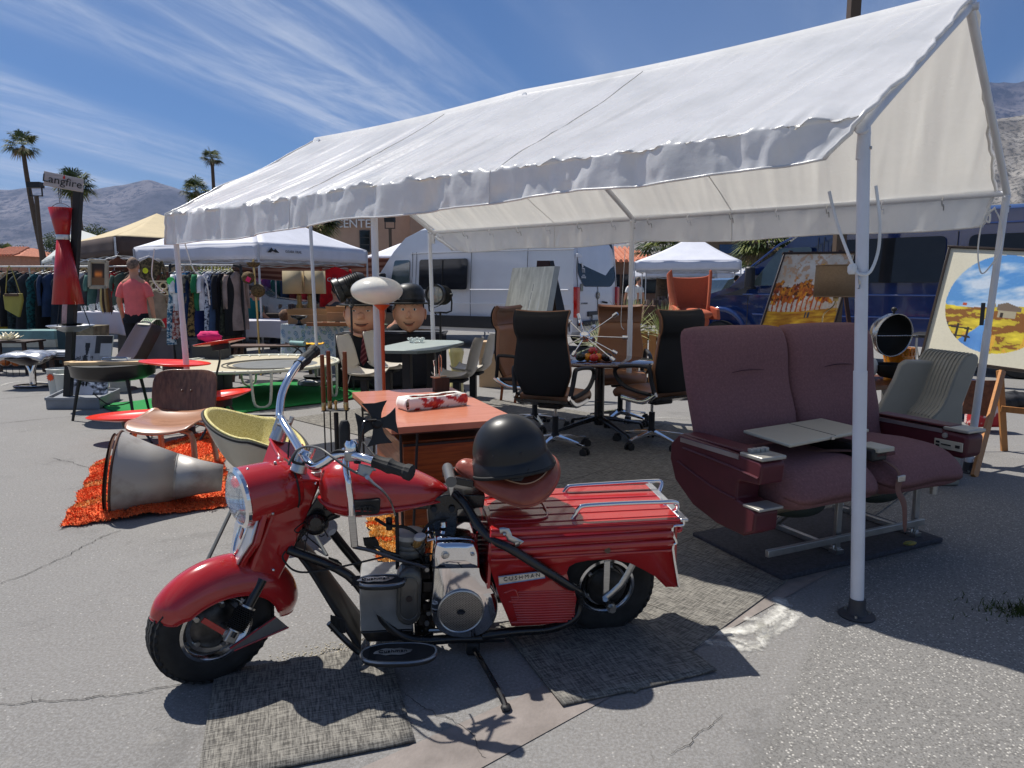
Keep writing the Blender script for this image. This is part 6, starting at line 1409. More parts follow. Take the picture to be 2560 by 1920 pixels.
# swing-arm lamp with linen shade
q=yp(1806,640,5.9);sl_=thing('linen_lamp','lamp with a wide tan linen shade on a curved brass arm behind the airline seats','lamp',(q.x,q.y,0))
lin=mt('linen_shade',srgb(150,128,104),.9,var=.08,vs=60,bump=.4,bs=300,transl=.25)
zt=yp(1806,573,5.9).z;zb=yp(1806,641,5.9).z
M().lathe([(.175,zb),(.165,zt)],40,(0,0,0)).obj('shade',lin,sl_,solid=.003)
for pr_ in([(.176,zb-.002),(.176,zb+.008)],[(.166,zt-.008),(.166,zt+.002)]): M().lathe(pr_,40).obj('shade_trim',mt('linen_trim',srgb(130,108,86),.9),sl_,solid=.004)
M().tube([(0,0,zb+.03),(0,0,zb-.03),(-.02,0,zb-.08),(-.07,0,zb-.12),(-.10,0,zb-.18),(-.10,0,zb-.4),(-.10,0,.02)],.006,8,5).obj('stem',brass,sl_)
M().lathe([(.0,-.04),(.02,-.035),(.022,0),(.014,.02),(0,.02)],14,(0,0,zb-.0)).obj('socket',brass,sl_)
M().lathe([(0,.03),(.12,.025),(.13,0)],24,(-.10,0,0)).obj('base',brass,sl_)
M().tube([(.0,-.02,zb-.02),(.0,-.02,zb-.11)],.002,5,0).ell((0,-.02,zb-.115),(.006,.006,.008),None,8,6).obj('pull_chain',brass,sl_)
# little green weed at the right edge
q=gp(2200,1322);wdn=M()
for i in range(500):
 a=random.random()*6.28;r=abs(random.gauss(0,.07)); b=V((q.x+.03+r*math.cos(a)*1.6,q.y+r*math.sin(a)*.8,0)); d=V((random.gauss(0,.012),random.gauss(0,.012),.012+random.random()*.025)); s=V((random.gauss(0,1),random.gauss(0,1),0)).normalized()*.003
 wdn.add([b-s,b+s,b+d],[(0,1,2)])
wdn.obj('weed',mt('weed_green',srgb(62,74,28),.8,var=.4,vs=30),kind='stuff')
# vans
vanwhite=mt('van_white',srgb(222,223,226),.22,var=.03,vs=2,coat=.6); navy=mt('van_navy',(.015,.038,.145),.12,var=.05,coat=1.0,rv=.02)
seamm=mt('panel_gap',(.02,.02,.02),.8); clad=mt('black_cladding',(.03,.03,.033),.5)
def van(root,L,Wd,Ht,col_,prof,nm=''):
 """local frame: x runs from the tail (0) to the nose (L), y=0 is the near side, +y the far side"""
 n=len(prof)
 def ins(z): # sides lean in above the waist, round at the roof
  t=max(0,(z-1.15)/(Ht-1.15)); return .0+.13*t**1.5
 rings=[]
 m=M()
 ks=[(0.0,.06),(.012,.02),(.035,.0)]
 sec=[]
 lat=[0,.02,.08,.25,.75,.92,.98,1]
 for yy in lat:
  r=[]
  edge=min(yy,1-yy)
  for x,z in prof:
   i=ins(z); drop=0
   if z>Ht*.55: drop=max(0,(.25-edge)/.25)**2*.10*((z-Ht*.55)/(Ht*.45))
   y=(i+.0)+(Wd-2*i)*yy
   nosein=.16*max(0,(x-(L-1.2))/1.2)**2*(1-2*yy)
   r.append(V((x-(.05 if x>L*.9 else -.03 if x<.1 else 0)*(1-min(1,edge/.08)),y+nosein,z-drop)))
  rings.append(r)
 m.loft(rings,True)
 return m.obj('body',col_,root,sharp=32)
def sidepoly(root,name,pts,mat,Ht,y=-.004,th=.012):
 def i(z): t=max(0,(z-1.15)/(Ht-1.15)); return .13*t**1.5
 return M().prism([V((x,i(z)+y,z)) for x,z in pts],(0,th,0)).obj(name,mat,root,bevel=.003)
def sideline(root,name,pts,r,mat,Ht,y=-.002):
 def i(z): t=max(0,(z-1.15)/(Ht-1.15)); return .13*t**1.5
 return M().tube([V((x,i(z)+y,z)) for x,z in pts],r,6,1,flat=.6).obj(name,mat,root)
def rounded(pts,r=.06,k=4):
 out=[]
 P=[V((a,b,0)) for a,b in pts];n=len(P)
 for i in range(n):
  a,b,c=P[i-1],P[i],P[(i+1)%n]; u=(a-b).normalized();w_=(c-b).normalized()
  for j in range(k+1):
   t=j/k; q=(b+u*r)*(1-t)**2+b*2*t*(1-t)+(b+w_*r)*t*t; out.append((q.x,q.y))
 return out
def vwheel(root,x,y,r=.36):
 t=M().lathe([(r-.13,-.11),(r-.03,-.11),(r,-.06),(r,.06),(r-.03,.11),(r-.13,.11)],32,(x,y,r),(0,1,0)).obj('wheel',rubber,root,sharp=50)
 M().lathe([(r-.12,-.09),(r-.16,-.06),(.08,-.04),(.06,-.08),(0,-.08)],24,(x,y,r),(0,1,0)).obj('rim',steel,t)
P0=V((1.25,14.3,0)); vdir=math.atan2(.56,-.83)
w1=thing('white_van','tall white panel van with dark side and rear windows, parked beyond the canopy','van',P0+V((.56,.83,0))*1.98,vdir)
VH=2.72
pf=[(0.02,.45),(0,.7),(0,1.3),(.03,2.0),(.10,2.55),(.22,VH-.02),(.6,VH+.03),(3.6,VH+.06),(4.15,VH+.03),(4.6,VH-.14),(4.95,VH-.48),(5.35,1.72),(5.62,1.28),(6.2,1.12),(6.42,.9),(6.45,.5),(6.4,.38),(.1,.38)]
SC=Matrix.Diagonal((1,-1,1,1))
van(w1,6.45,1.98,VH,vanwhite,pf)
def flip(root,W_):
 for ch in list(root.children_recursive):
  pass
def nsd(x,z,off=.006,Wd=1.98,Ht=VH): t=max(0,(z-1.15)/(Ht-1.15)); return V((x,Wd-.13*t**1.5+off,z))
def nearpoly(root,name,pts,mat,off=.006,Wd=1.98,Ht=VH,parent=None): return M().prism([nsd(x,z,off,Wd,Ht) for x,z in pts],(0,-.012,0)).obj(name,mat,parent or root,bevel=.002)
def nearline(root,name,pts,r,mat,off=.002,Wd=1.98,Ht=VH): return M().tube([nsd(x,z,off,Wd,Ht) for x,z in pts],r,6,1).obj(name,mat,root)
rub=rubber
wn=nearpoly(w1,'side_window',rounded([(2.72,1.30),(4.12,1.30),(4.12,1.98),(2.72,1.98)],.07),glassm,.004)
nearpoly(w1,'side_window',rounded([(4.42,1.28),(5.05,1.28),(4.90,1.98),(4.42,1.98)],.06),mt('green_tint_glass',(.06,.09,.09),.04,spec=.7,rv=0,coat=1),.004)
M().beam(nsd(3.42,1.32,.012),nsd(3.42,1.96,.012),.02,.01,(0,1,0)).obj('window_post',seamm,wn)
for x in(2.62,4.22,4.34,1.15): nearline(w1,'panel_seam',[(x,.5),(x,1.2),(x,2.15)],.006,seamm)
nearline(w1,'roof_seam',[(.05,2.10),(2,2.12),(4.4,2.12)],.010,mt('van_trim',srgb(150,152,158),.4))
nearline(w1,'slide_rail',[(.15,1.30),(2.62,1.30)],.014,mt('rail_white',srgb(235,236,238),.3))
nearline(w1,'body_crease',[(.15,1.0),(2.6,1.0),(5.4,1.0)],.012,vanwhite)
nearpoly(w1,'lower_cladding',[(.1,.46),(6.2,.46),(6.2,.72),(.1,.72)],clad,.012)
nearpoly(w1,'wheel_arch',[(.75+.56*math.cos(a),.42+.56*math.sin(a)) for a in np.linspace(0,math.pi,17)],mt('arch_black',(.01,.01,.01),.9),.008)
M().tube([nsd(.75+.60*math.cos(a),.42+.60*math.sin(a),.01) for a in np.linspace(0,math.pi,17)],.035,8,1).obj('arch_flare',vanwhite,w1,sharp=180)
nearpoly(w1,'wheel_arch',[(5.35+.5*math.cos(a),.42+.5*math.sin(a)) for a in np.linspace(0,math.pi,17)],mt('arch_black',(0,0,0)),.008)
vwheel(w1,.75,1.9);vwheel(w1,5.35,1.9);vwheel(w1,.75,.15);vwheel(w1,5.35,.15)
M().prism([V((4.97,.25,2.20)),V((4.97,1.73,2.20)),V((5.60,1.86,1.33)),V((5.60,.12,1.33))],(.02,0,.02)).obj('windscreen',glassm,w1)
M().box((5.15,2.12,1.52),(.12,.20,.32)).obj('wing_mirror',clad,w1,bevel=.03)
M().box((5.15,2.02,1.42),(.06,.16,.06)).obj('mirror_arm',clad,w1)
def tail(y,z,off=.0): return V((-.006-off+(.03*(z-1.3)/.7 if z>1.3 else 0)+(.07*(z-2.0)/.55 if z>2 else 0),y,z))
rw_=M().prism([tail(y,z) for y,z in rounded([(.20,2.28),(.16,1.50),(.38,1.36),(1.60,1.36),(1.84,1.62),(1.80,2.38),(1.0,2.42)],.08)],(-.006,0,0)).obj('rear_window',glassm,w1)
for y0,y1 in((.99,.99),): M().tube([tail(.99,.5,.004),tail(.99,1.3,.004),tail(.99,2.6,.004)],.006,6,1).obj('door_seam',seamm,w1)
for y in(1.86,.12): M().tube([tail(y,.5,.004),tail(y,1.3,.004),tail(y,2.5,.004)],.006,6,1).obj('door_seam',seamm,w1)
for y in(1.90,.08):
 M().box((.0,y,1.05),(.10,.14,.62)).obj('tail_light',mt('tail_red',srgb(190,16,16),.12,coat=.8,var=.1),w1,bevel=.02)
for z in(1.98,1.05): M().box((-.02,1.86,z),(.05,.16,.07)).obj('door_hinge',vanwhite,w1,bevel=.008)
M().box((-.06,.99,.62),(.16,1.7,.10)).obj('rear_step',clad,w1,bevel=.02); M().box((-.015,.99,.80),(.03,.9,.10)).obj('plate_recess',clad,w1,bevel=.01)
M().box((-.035,1.1,.70),(.02,.32,.15)).obj('number_plate',mt('plate_white',srgb(220,220,214),.5),w1)
M().lathe([(.0,.0),(.07,.0),(.08,-.01),(.07,-.02),(0,-.02)],24,tail(.99,1.18),(1,0,0)).obj('round_badge',mt('dark_badge',(.02,.022,.03),.2,coat=.8),w1)
M().tube([tail(.99,1.18,.022),tail(.99,1.24,.022)],.006,6,0).tube([tail(.99,1.18,.022),tail(1.035,1.15,.022)],.006,6,0).tube([tail(.99,1.18,.022),tail(.945,1.15,.022)],.006,6,0).obj('badge_star',chrome,w1)
M().tube([tail(.80,1.04,.02),tail(.66,1.02,.06)],.02,8,1).obj('door_handle',rubber,w1)
st_=mt('sticker_white',srgb(222,222,220),.6)
c=M();
def tl2(y,z): return tail(y,z,.010)
c.prism([tl2(1.70,1.84),tl2(1.63,1.845),tl2(1.62,1.76),tl2(1.68,1.75)],(-.002,0,0)).prism([tl2(1.69,1.745),tl2(1.57,1.73),tl2(1.57,1.715),tl2(1.69,1.725)],(-.002,0,0))
for y in(1.685,1.64,1.60,1.575): c.prism([tl2(y,1.73),tl2(y-.012,1.73),tl2(y-.014,1.64),tl2(y-.004,1.64)],(-.002,0,0))
c.obj('chair_sticker',st_,rw_)
m=M();text(m,'TAKASHI',.05,tail(1.62,1.545,.012),(0,-1,0),(0,0,1),.001);m2=M();m2.prism([tl2(1.66,1.60),tl2(1.57,1.60),tl2(1.55,1.585),tl2(1.68,1.585)],(-.002,0,0)).obj('sticker_mark',st_,rw_)
M().prism([tl2(1.72,1.57),tl2(1.52,1.57),tl2(1.52,1.53),tl2(1.72,1.53)],(-.002,0,0)).obj('name_sticker',mt('sticker_grey',srgb(176,178,178),.6,var=.3,vs=60),rw_)
M().prism([tail(1.76,1.42,.01),tail(1.66,1.42,.01),tail(1.66,1.27,.01),tail(1.76,1.27,.01)],(-.003,0,0)).obj('square_sticker',mt('sticker_dark',srgb(60,64,60),.5,var=.5,vs=20,c2=srgb(160,160,140)),w1)
m=M();text(m,'MOTORWERKS',.045,tail(1.6,1.02,.008),(0,-1,0),(0,0,1),.002);m.obj('dealer_lettering',mt('letter_dark',(.1,.1,.11),.4),w1)
# ---- navy van at right ----
D0=V((7.5,10.4,0));nd=math.atan2(.66,-.751)
w2=thing('blue_van','tall dark blue passenger van with tinted windows, parked behind the paintings at the right','van',D0-V((-.751,.66,0))*1.3,nd)
NH=2.60
pf2=[(0,.5),(0,2.2),(.2,NH),(3.4,NH+.02),(4.1,NH-.05),(4.6,NH-.22),(5.05,NH-.62),(5.62,1.62),(5.95,1.34),(6.45,1.20),(6.85,1.00),(7.0,.78),(7.0,.40),(.1,.40)]
w2.location=(V(w2.location)-Matrix.Rotation(nd,3,'Z')@V((0,2.0,0)))*1; MX[w2]=Matrix.Translation(w2.location)@rz(nd)
van(w2,6.5,2.0,NH,navy,pf2)
kw=dict(Wd=2.0,Ht=NH)
g1=nearpoly(w2,'side_window',rounded([(2.4,1.42),(4.1,1.42),(4.1,2.14),(2.4,2.14)],.10),glassm,.006,**kw)
nearpoly(w2,'side_window',rounded([(.2,1.42),(2.1,1.42),(2.1,2.14),(.2,2.14)],.10),glassm,.006,**kw)
nearpoly(w2,'side_window',rounded([(4.42,1.38),(5.46,1.38),(4.98,2.04),(4.42,2.04)],.06),mt('cab_glass',(.05,.07,.075),.04,coat=1,rv=0),.006,**kw)
for x in(2.25,4.22,4.32,5.50): nearline(w2,'panel_seam',[(x,.55),(x,1.2),(x,2.2 if x<5 else 1.35)],.006,seamm,**kw)
nearline(w2,'roof_gutter',[(.1,2.30),(4.6,2.30),(5.0,2.1),(5.6,1.62)],.018,navy,.0,**kw)
nearline(w2,'body_crease',[(.1,1.22),(3,1.22),(5.6,1.22)],.014,navy,.0,**kw); nearline(w2,'body_crease',[(.1,.86),(3,.86),(5.4,.86)],.014,navy,.0,**kw)
M().tube([nsd(6.05+.52*math.cos(a)*1.0,.42+.52*math.sin(a),-.03,**kw) for a in np.linspace(0,math.pi,17)],.05,8,1).obj('arch_flare',navy,w2,sharp=180)
vwheel(w2,6.05,1.88);vwheel(w2,1.3,1.9)
M().prism([V((5.08,.3,1.96)),V((5.08,1.7,1.96)),V((5.66,1.82,1.58)),V((5.66,.18,1.58))],(.03,0,.03)).obj('windscreen',glassm,w2)
M().prism([nsd(6.50,1.14,-.08,**kw),nsd(6.92,.98,-.22,**kw),nsd(6.96,.80,-.24,**kw),nsd(6.62,.88,-.10,**kw)],(0,.05,0)).obj('headlight',mt('lamp_cluster',(.25,.26,.28),.1,.3,coat=1),w2,bevel=.01)
M().prism([nsd(6.60,1.06,-.07,**kw),nsd(6.70,1.03,-.09,**kw),nsd(6.74,.90,-.11,**kw),nsd(6.64,.92,-.09,**kw)],(0,.04,0)).obj('indicator',mt('indicator_orange',srgb(226,110,60),.2,coat=1),w2)
M().box(nsd(5.42,1.52,.16,**kw),(.14,.20,.40)).obj('wing_mirror',clad,w2,bevel=.04); M().box(nsd(5.42,1.34,.06,**kw),(.08,.22,.05)).obj('mirror_arm',clad,w2)
M().prism([nsd(5.5,1.36,.01,**kw),nsd(6.0,1.20,.0,**kw),nsd(5.55,1.20,.01,**kw)],(0,-.01,0)).obj('quarter_trim',clad,w2)
# ---- silver pick-up behind the man ----
tr=thing('silver_car','silver estate car parked behind the clothes rails at the left','car',V((-9.3,16.4,0)),R(8))
silver=mt('silver_paint',(.36,.37,.38),.25,.7,coat=.6,var=.05)
pc_=[(0,.35),(-.02,.9),(.25,1.02),(.7,1.62),(1.0,1.70),(2.6,1.70),(2.95,1.62),(3.6,1.10),(4.5,1.0),(4.7,.75),(4.7,.35)]
M().loft([[V((x,y+ (0 if z<1.1 else (.12 if y<1 else -.12)),z)) for x,z in pc_] for y in(0,.06,1.74,1.8)]).obj('body',silver,tr,sharp=30)
M().prism([V((x,.10,z)) for x,z in rounded([(.62,1.10),(.95,1.56),(1.75,1.58),(1.75,1.10)],.05)],(0,.02,0)).obj('side_window',mt('teal_glass',(.02,.06,.06),.05,coat=1,rv=0),tr)
M().prism([V((x,.10,z)) for x,z in rounded([(1.85,1.10),(1.85,1.58),(2.65,1.58),(3.3,1.10)],.05)],(0,.02,0)).obj('side_window',mt('teal_glass',(0,0,0)),tr)
vwheel(tr,.9,.05,.33);vwheel(tr,3.8,.05,.33)
# pop-up tents
def tent(label,cor,eave,val,apex,apz,mtop,mval,name='popup_tent',legs=True,sagk=.06):
 cen=sum((V((x,y,0)) for x,y in cor),V())/4
 t=thing(name,label,'tent',cen)
 ap=V((apex[0],apex[1],apz)) if apex else V((cen.x,cen.y,apz))
 for k in range(4):
  a=V((*cor[k],eave));b=V((*cor[(k+1)%4],eave))
  def pan(u,v,a=a,b=b,k=k):
   q=(a*(1-u)+b*u)*(1-v)+ap*v; q=q.copy(); q.z-=sagk*math.sin(math.pi*v)*(.6+.8*abs(u-.5))+.012*noise.noise(q*2.5)*(1-v); return q
  M().grid(pan,14,14).obj('roof_panel',mtop,t,world=True,sharp=180,solid=.004)
  def vl(u,v,a=a,b=b):
   q=a*(1-u)+b*u; n=(b-a).cross(V((0,0,1))).normalized(); q=q-n*-.0+n*.012*math.sin(u*17+q.x)*v; q.z-=val*v; return q
  M().grid(vl,24,3).obj('valance',mval,t,world=True,sharp=180,solid=.003)
  if legs:
   M().cyl(V((a.x,a.y,0)),a-V((0,0,.02)),.02,n=8).obj('leg',mt('tent_leg',srgb(190,192,196),.4,.3),t,world=True)
   c=cen.lerp(V((a.x,a.y,0)),.97);d=cen.lerp(V((b.x,b.y,0)),.97);m=M();n=4
   for j in range(n):
    p=c.lerp(d,j/n);q=c.lerp(d,(j+1)/n); z0,z1=(eave-val-.30+.24,eave-val+.0)
    m.beam(V((p.x,p.y,z0)),V((q.x,q.y,z1)),.02).beam(V((p.x,p.y,z1)),V((q.x,q.y,z0)),.02)
   m.obj('scissor_truss',mt('tent_leg',(0,0,0)),t,world=True)
 return t
wt=mt('tent_white',srgb(222,224,234),.6,var=.04,vs=3,transl=.12); tanm=mt('tent_tan',srgb(206,188,150),.75,var=.06,vs=3,transl=.12); brm=mt('tent_brown',srgb(76,62,58),.8,var=.1); offw=mt('tent_offwhite',srgb(206,210,206),.7,var=.05,vs=3,transl=.12)
t1=tent('white pop-up tent with a small black mountain mark on its valance, left of the canopy',[(-4.5,12.8),(-3.08,15.3),(-6.0,16.7),(-7.44,14.2)],2.12,.27,(-5.25,14.75),3.05,wt,wt)
n_=V((2.5,-1.42,0)).normalized();
def onv(x,z,cor0=V((-4.5,12.8,0)),cor1=V((-3.08,15.3,0)),o=.03): d=(cor1-cor0).normalized(); nn=V((d.y,-d.x,0)); q=cor0+d*x+nn*o; q.z=z; return q
m=M().prism([onv(.18,1.97),onv(.27,2.06),onv(.32,2.01),onv(.36,2.04),onv(.45,1.97),onv(.36,1.975),onv(.29,2.0),onv(.25,1.97)],(.004,-.004,0));m.obj('valance_mark',blackm,t1,world=True)
m=M();d=(V((-3.08,15.3,0))-V((-4.5,12.8,0))).normalized();text(m,'OZARK TRAIL',.065,onv(.80,2.0),d,(0,0,1),.002);m.obj('valance_lettering',mt('letter_grey',(.12,.12,.12),.5),t1,world=True)
tent('tan pop-up tent with a dark brown valance at the left behind the clothes rails',[(-8.35,15.2),(-5.9,17.9),(-8.6,20.6),(-11.2,18.1)],2.42,.40,(-8.9,18.2),3.18,tanm,brm)
tent('off-white pop-up tent farthest left behind the hanging fireplace',[(-12.1,19.0),(-9.2,20.2),(-10.6,23.2),(-14.3,21.9)],2.15,.10,(-12.4,20.6),3.0,offw,offw)
tent('peaked white pop-up tent between the two vans behind the orange chair',[(6.75,21.2),(7.6,24.5),(4.6,25.4),(3.75,22.0)],2.13,.26,(5.75,22.8),2.98,wt,wt)
for i,(x,y,lb) in enumerate(((-2.2,19.5,'white pop-up tent farther back, seen under the white tent with the mountain mark'),(-5.6,20.5,'white pop-up tent in the second row, behind the wicker ball lamp'),(7.0,31,'small distant white tent just right of the white van'),(9.2,36,'distant white tent under the edge of the peaked white tent'),(12.0,40,'farthest small white tent, seen left of the navy van'))):
 s=1.5; tent(lb,[(x-s,y-s),(x+s,y-s*.8),(x+s,y+s),(x-s,y+s)],2.05 if i>1 else 2.1,.28,None,2.9,wt,wt,sagk=.04)
def strp(u,v):
 s=(np.sin(v*26+u*2)>0); return np.where(s,176,120)+0*u,np.where(s,130,70)+0*u,np.where(s,112,58)+0*u
sa_=thing('striped_awning','red-brown striped awning cloth draped behind the white tents','awning',V((-4.6,17.2,0)))
painted('awning_cloth',strp,24,30,lambda u,v:(-2.2+4.6*u,.5*v,1.62+.42*(1-v)+.25*(2*u-1)**2*0-.16*math.sin(u*3.14)*v),clothmat,sa_,solid=.003)
# clothes and rails
fabs={}
def garment(root,c,w_,ln,x,y,z,kind,rot=0,pat=None):
 """a hanging dress, shirt or jacket: front and back sheets joined, on its own hanger"""
 def f(u,v):
  a=2*math.pi*u; sh=min(1,v/.12); wd=(.08+.92*sh**.7)*w_*(1-.18*math.exp(-((v-.35)/.14)**2)+(.35*v if kind=='dress' else .05*v))
  th=.035+.045*v+.012*math.sin(v*5+c[0]*30); fold=1+.10*math.sin(a*5+v*3+x*40)*v
  return (wd/2*math.cos(a)*1.0*fold, th*math.sin(a)*fold, -ln*v-.02*sh*abs(math.cos(a))*2*(v<.2))
 Rm=Matrix.Translation((x,y,z))@rz(rot)
 key='garment_%d_%d_%d'%tuple(int(q*999) for q in c)
 mat=mt(key,c,.85,var=.25 if not pat else .1,vs=6 if not pat else 22,bump=.3,bs=60,c2=pat,lo=.45,hi=.55) if pat else mt(key,c,.85,var=.25,vs=6,bump=.3,bs=60)
 m=M(Rm).grid(f,20,18,True)
 if kind in('shirt','jacket'):
  for s in(-1,1): m.tube([(s*w_*.46,0,-.06),(s*w_*.56,.01,-.22),(s*w_*.58,.0,-.34 if kind=='shirt' else -.60)],[.045,.05,.045],8,3,flat=.6)
 o=m.obj('garment',mat,root,sharp=180)
 M(Rm).tube([(0,0,.10),(.02,0,.085),(.0,0,.06),(0,0,.03),(-w_*.42,0,-.03),(w_*.42,0,-.03),(0,0,.03)],.004,5,1).obj('hanger',mt('white_hanger',srgb(220,220,220),.4) if x*37%2<1 else blackm,o)
 return o
r1=thing('clothes_rail','long silver clothes rail of vintage dresses and shirts at the far left','clothes rail',V((-6.9,12.9,0)))
M().tube([(-3.2,.25,1.72),(-.0,0,1.72),(1.0,-.1,1.72)],.016,8,0).obj('rail',steel,r1)
for x,y in((-2.95,.23),(-1.85,.14),(.95,-.1)): M().cyl((x,y,0),(x,y,1.72),.014,n=8).obj('post',steel,r1)
cols=[(srgb(150,170,200),None,'dress'),(srgb(226,214,200),srgb(190,150,130),'dress'),(srgb(224,218,206),srgb(60,60,56),'shirt'),(srgb(196,170,60),None,'dress'),(srgb(214,150,90),srgb(240,220,180),'shirt'),(srgb(14,14,18),None,'dress'),(srgb(40,56,60),srgb(20,24,28),'dress'),(srgb(50,50,56),None,'dress'),(srgb(30,92,98),srgb(20,50,58),'dress'),(srgb(18,18,22),None,'dress'),(srgb(34,52,84),None,'jacket'),(srgb(30,40,54),None,'dress'),(srgb(204,162,160),None,'dress'),(srgb(222,224,230),None,'shirt'),(srgb(80,78,82),None,'dress'),(srgb(74,108,100),None,'shirt'),(srgb(96,94,100),None,'dress'),(srgb(200,40,44),None,'shirt'),(srgb(70,90,80),None,'shirt'),(srgb(60,40,34),None,'dress'),(srgb(70,44,32),None,'jacket'),(srgb(90,60,50),None,'dress'),(srgb(40,42,60),None,'dress'),(srgb(100,56,40),None,'jacket')]
for i,(c,pt,kd) in enumerate(cols):
 x=-3.05+i*.165; y=.25*(-x/3.2) if x<0 else -.1*x
 garment(r1,c,.42 if kd!='jacket' else .46,(.72 if kd=='shirt' else .80 if kd=='jacket' else 1.12+.16*math.sin(i*2.3)),x,y,1.62,kd,R(62+10*math.sin(i*1.7)),pt)
q=yp(*Z11(125,600),12.4); hb=thing('handbag','mustard yellow handbag with a triangular flap hanging on the far left rail','bag',q)
M().prism([V((-.16,0,.05)),V((.16,0,.08)),V((.17,0,-.04)),V((.08,0,-.34)),V((-.15,0,-.20))],(0,.06,0)).obj('bag_body',mt('mustard_leather',srgb(158,142,64),.5),hb,bevel=.015)
M().tube([(-.13,.03,.05),(-.02,.03,.55),(.13,.03,.07)],.008,6,5).obj('bag_strap',mt('mustard_leather',(0,0,0)),hb)
M().box((0,-.01,.05),(.24,.03,.05)).obj('bag_clasp',mt('brown_clasp',(.1,.05,.02),.5),hb,bevel=.008)
q0=yp(366,572,11.4);q1=yp(520,568,11.7)
r2=thing('clothes_rail','black-ended clothes rail packed with dark and patterned dresses beside the man','clothes rail',V((q0.x,q0.y,0)),math.atan2(q1.y-q0.y,q1.x-q0.x))
L2=(q1-q0).length; zr=q0.z
M().tube([(0,0,0.0),(.0,0,zr-.15),(.03,0,zr-.03),(.12,0,zr)],.022,8,4).obj('end_frame',blackm,r2); M().tube([(L2,0,0),(L2,0,zr-.15),(L2-.03,0,zr-.03),(L2-.12,0,zr)],.022,8,4).obj('end_frame',blackm,r2)
M().tube([(.1,0,zr),(L2-.1,0,zr)],.014,8,0).obj('rail',steel,r2)
for x in(0,L2): M().tube([(x,-.28,.02),(x,.28,.02)],.02,8,0).obj('foot',blackm,r2)
cols=[(srgb(40,100,130),srgb(220,228,226),'dress'),(srgb(236,236,234),None,'shirt'),(srgb(150,70,60),srgb(210,190,180),'dress'),(srgb(44,120,170),None,'shirt'),(srgb(24,44,80),None,'dress'),(srgb(120,116,104),srgb(60,56,50),'shirt'),(srgb(150,120,70),srgb(40,30,20),'dress'),(srgb(30,110,70),None,'shirt'),(srgb(24,40,92),None,'dress'),(srgb(226,224,230),None,'shirt'),(srgb(30,34,70),srgb(200,205,215),'dress'),(srgb(12,13,22),None,'dress'),(srgb(60,80,110),None,'dress'),(srgb(16,16,24),None,'jacket'),(srgb(12,12,16),None,'dress'),(srgb(60,64,50),srgb(30,30,26),'dress'),(srgb(22,22,24),None,'dress'),(srgb(150,132,124),None,'jacket')]
for i,(c,pt,kd) in enumerate(cols):
 garment(r2,c,.42,(.62 if kd=='shirt' else .95 if kd=='jacket' else 1.15+.14*math.sin(i*1.9)),.10+i*(L2-.14)/18,0,zr-.10,kd,R(58+9*math.sin(i*2.1)),pt)
r3=thing('clothes_rail','distant rail of pink, purple and red dresses under the second row of tents','clothes rail',V((-4.9,18.6,0)),R(4))
M().tube([(-2,0,1.75),(3.6,0,1.75)],.015,6,0).obj('rail',steel,r3)
for i in range(22):
 c=[srgb(200,60,140),srgb(120,60,130),srgb(40,60,90),srgb(170,40,50),srgb(60,40,36),srgb(190,120,150),srgb(30,90,90),srgb(90,30,30),srgb(24,24,28)][i*5%9]
 garment(r3,c,.42,1.15+.15*math.sin(i),-1.9+i*.24,0,1.66,'dress',R(60))
q=yp(*Z5(515,810),14.5);rs=thing('red_jersey','bright red sports shirt with white lettering hanging under the white tent','shirt',q)
garment(rs,srgb(206,22,30),.62,.80,0,0,.42,'shirt',R(0))
m=M();text(m,'CALIF',.12,V((0,-.075,.16)),(1,0,0),(0,0,1),.004);m.obj('shirt_lettering',mt('print_white',srgb(230,226,220),.7),rs)
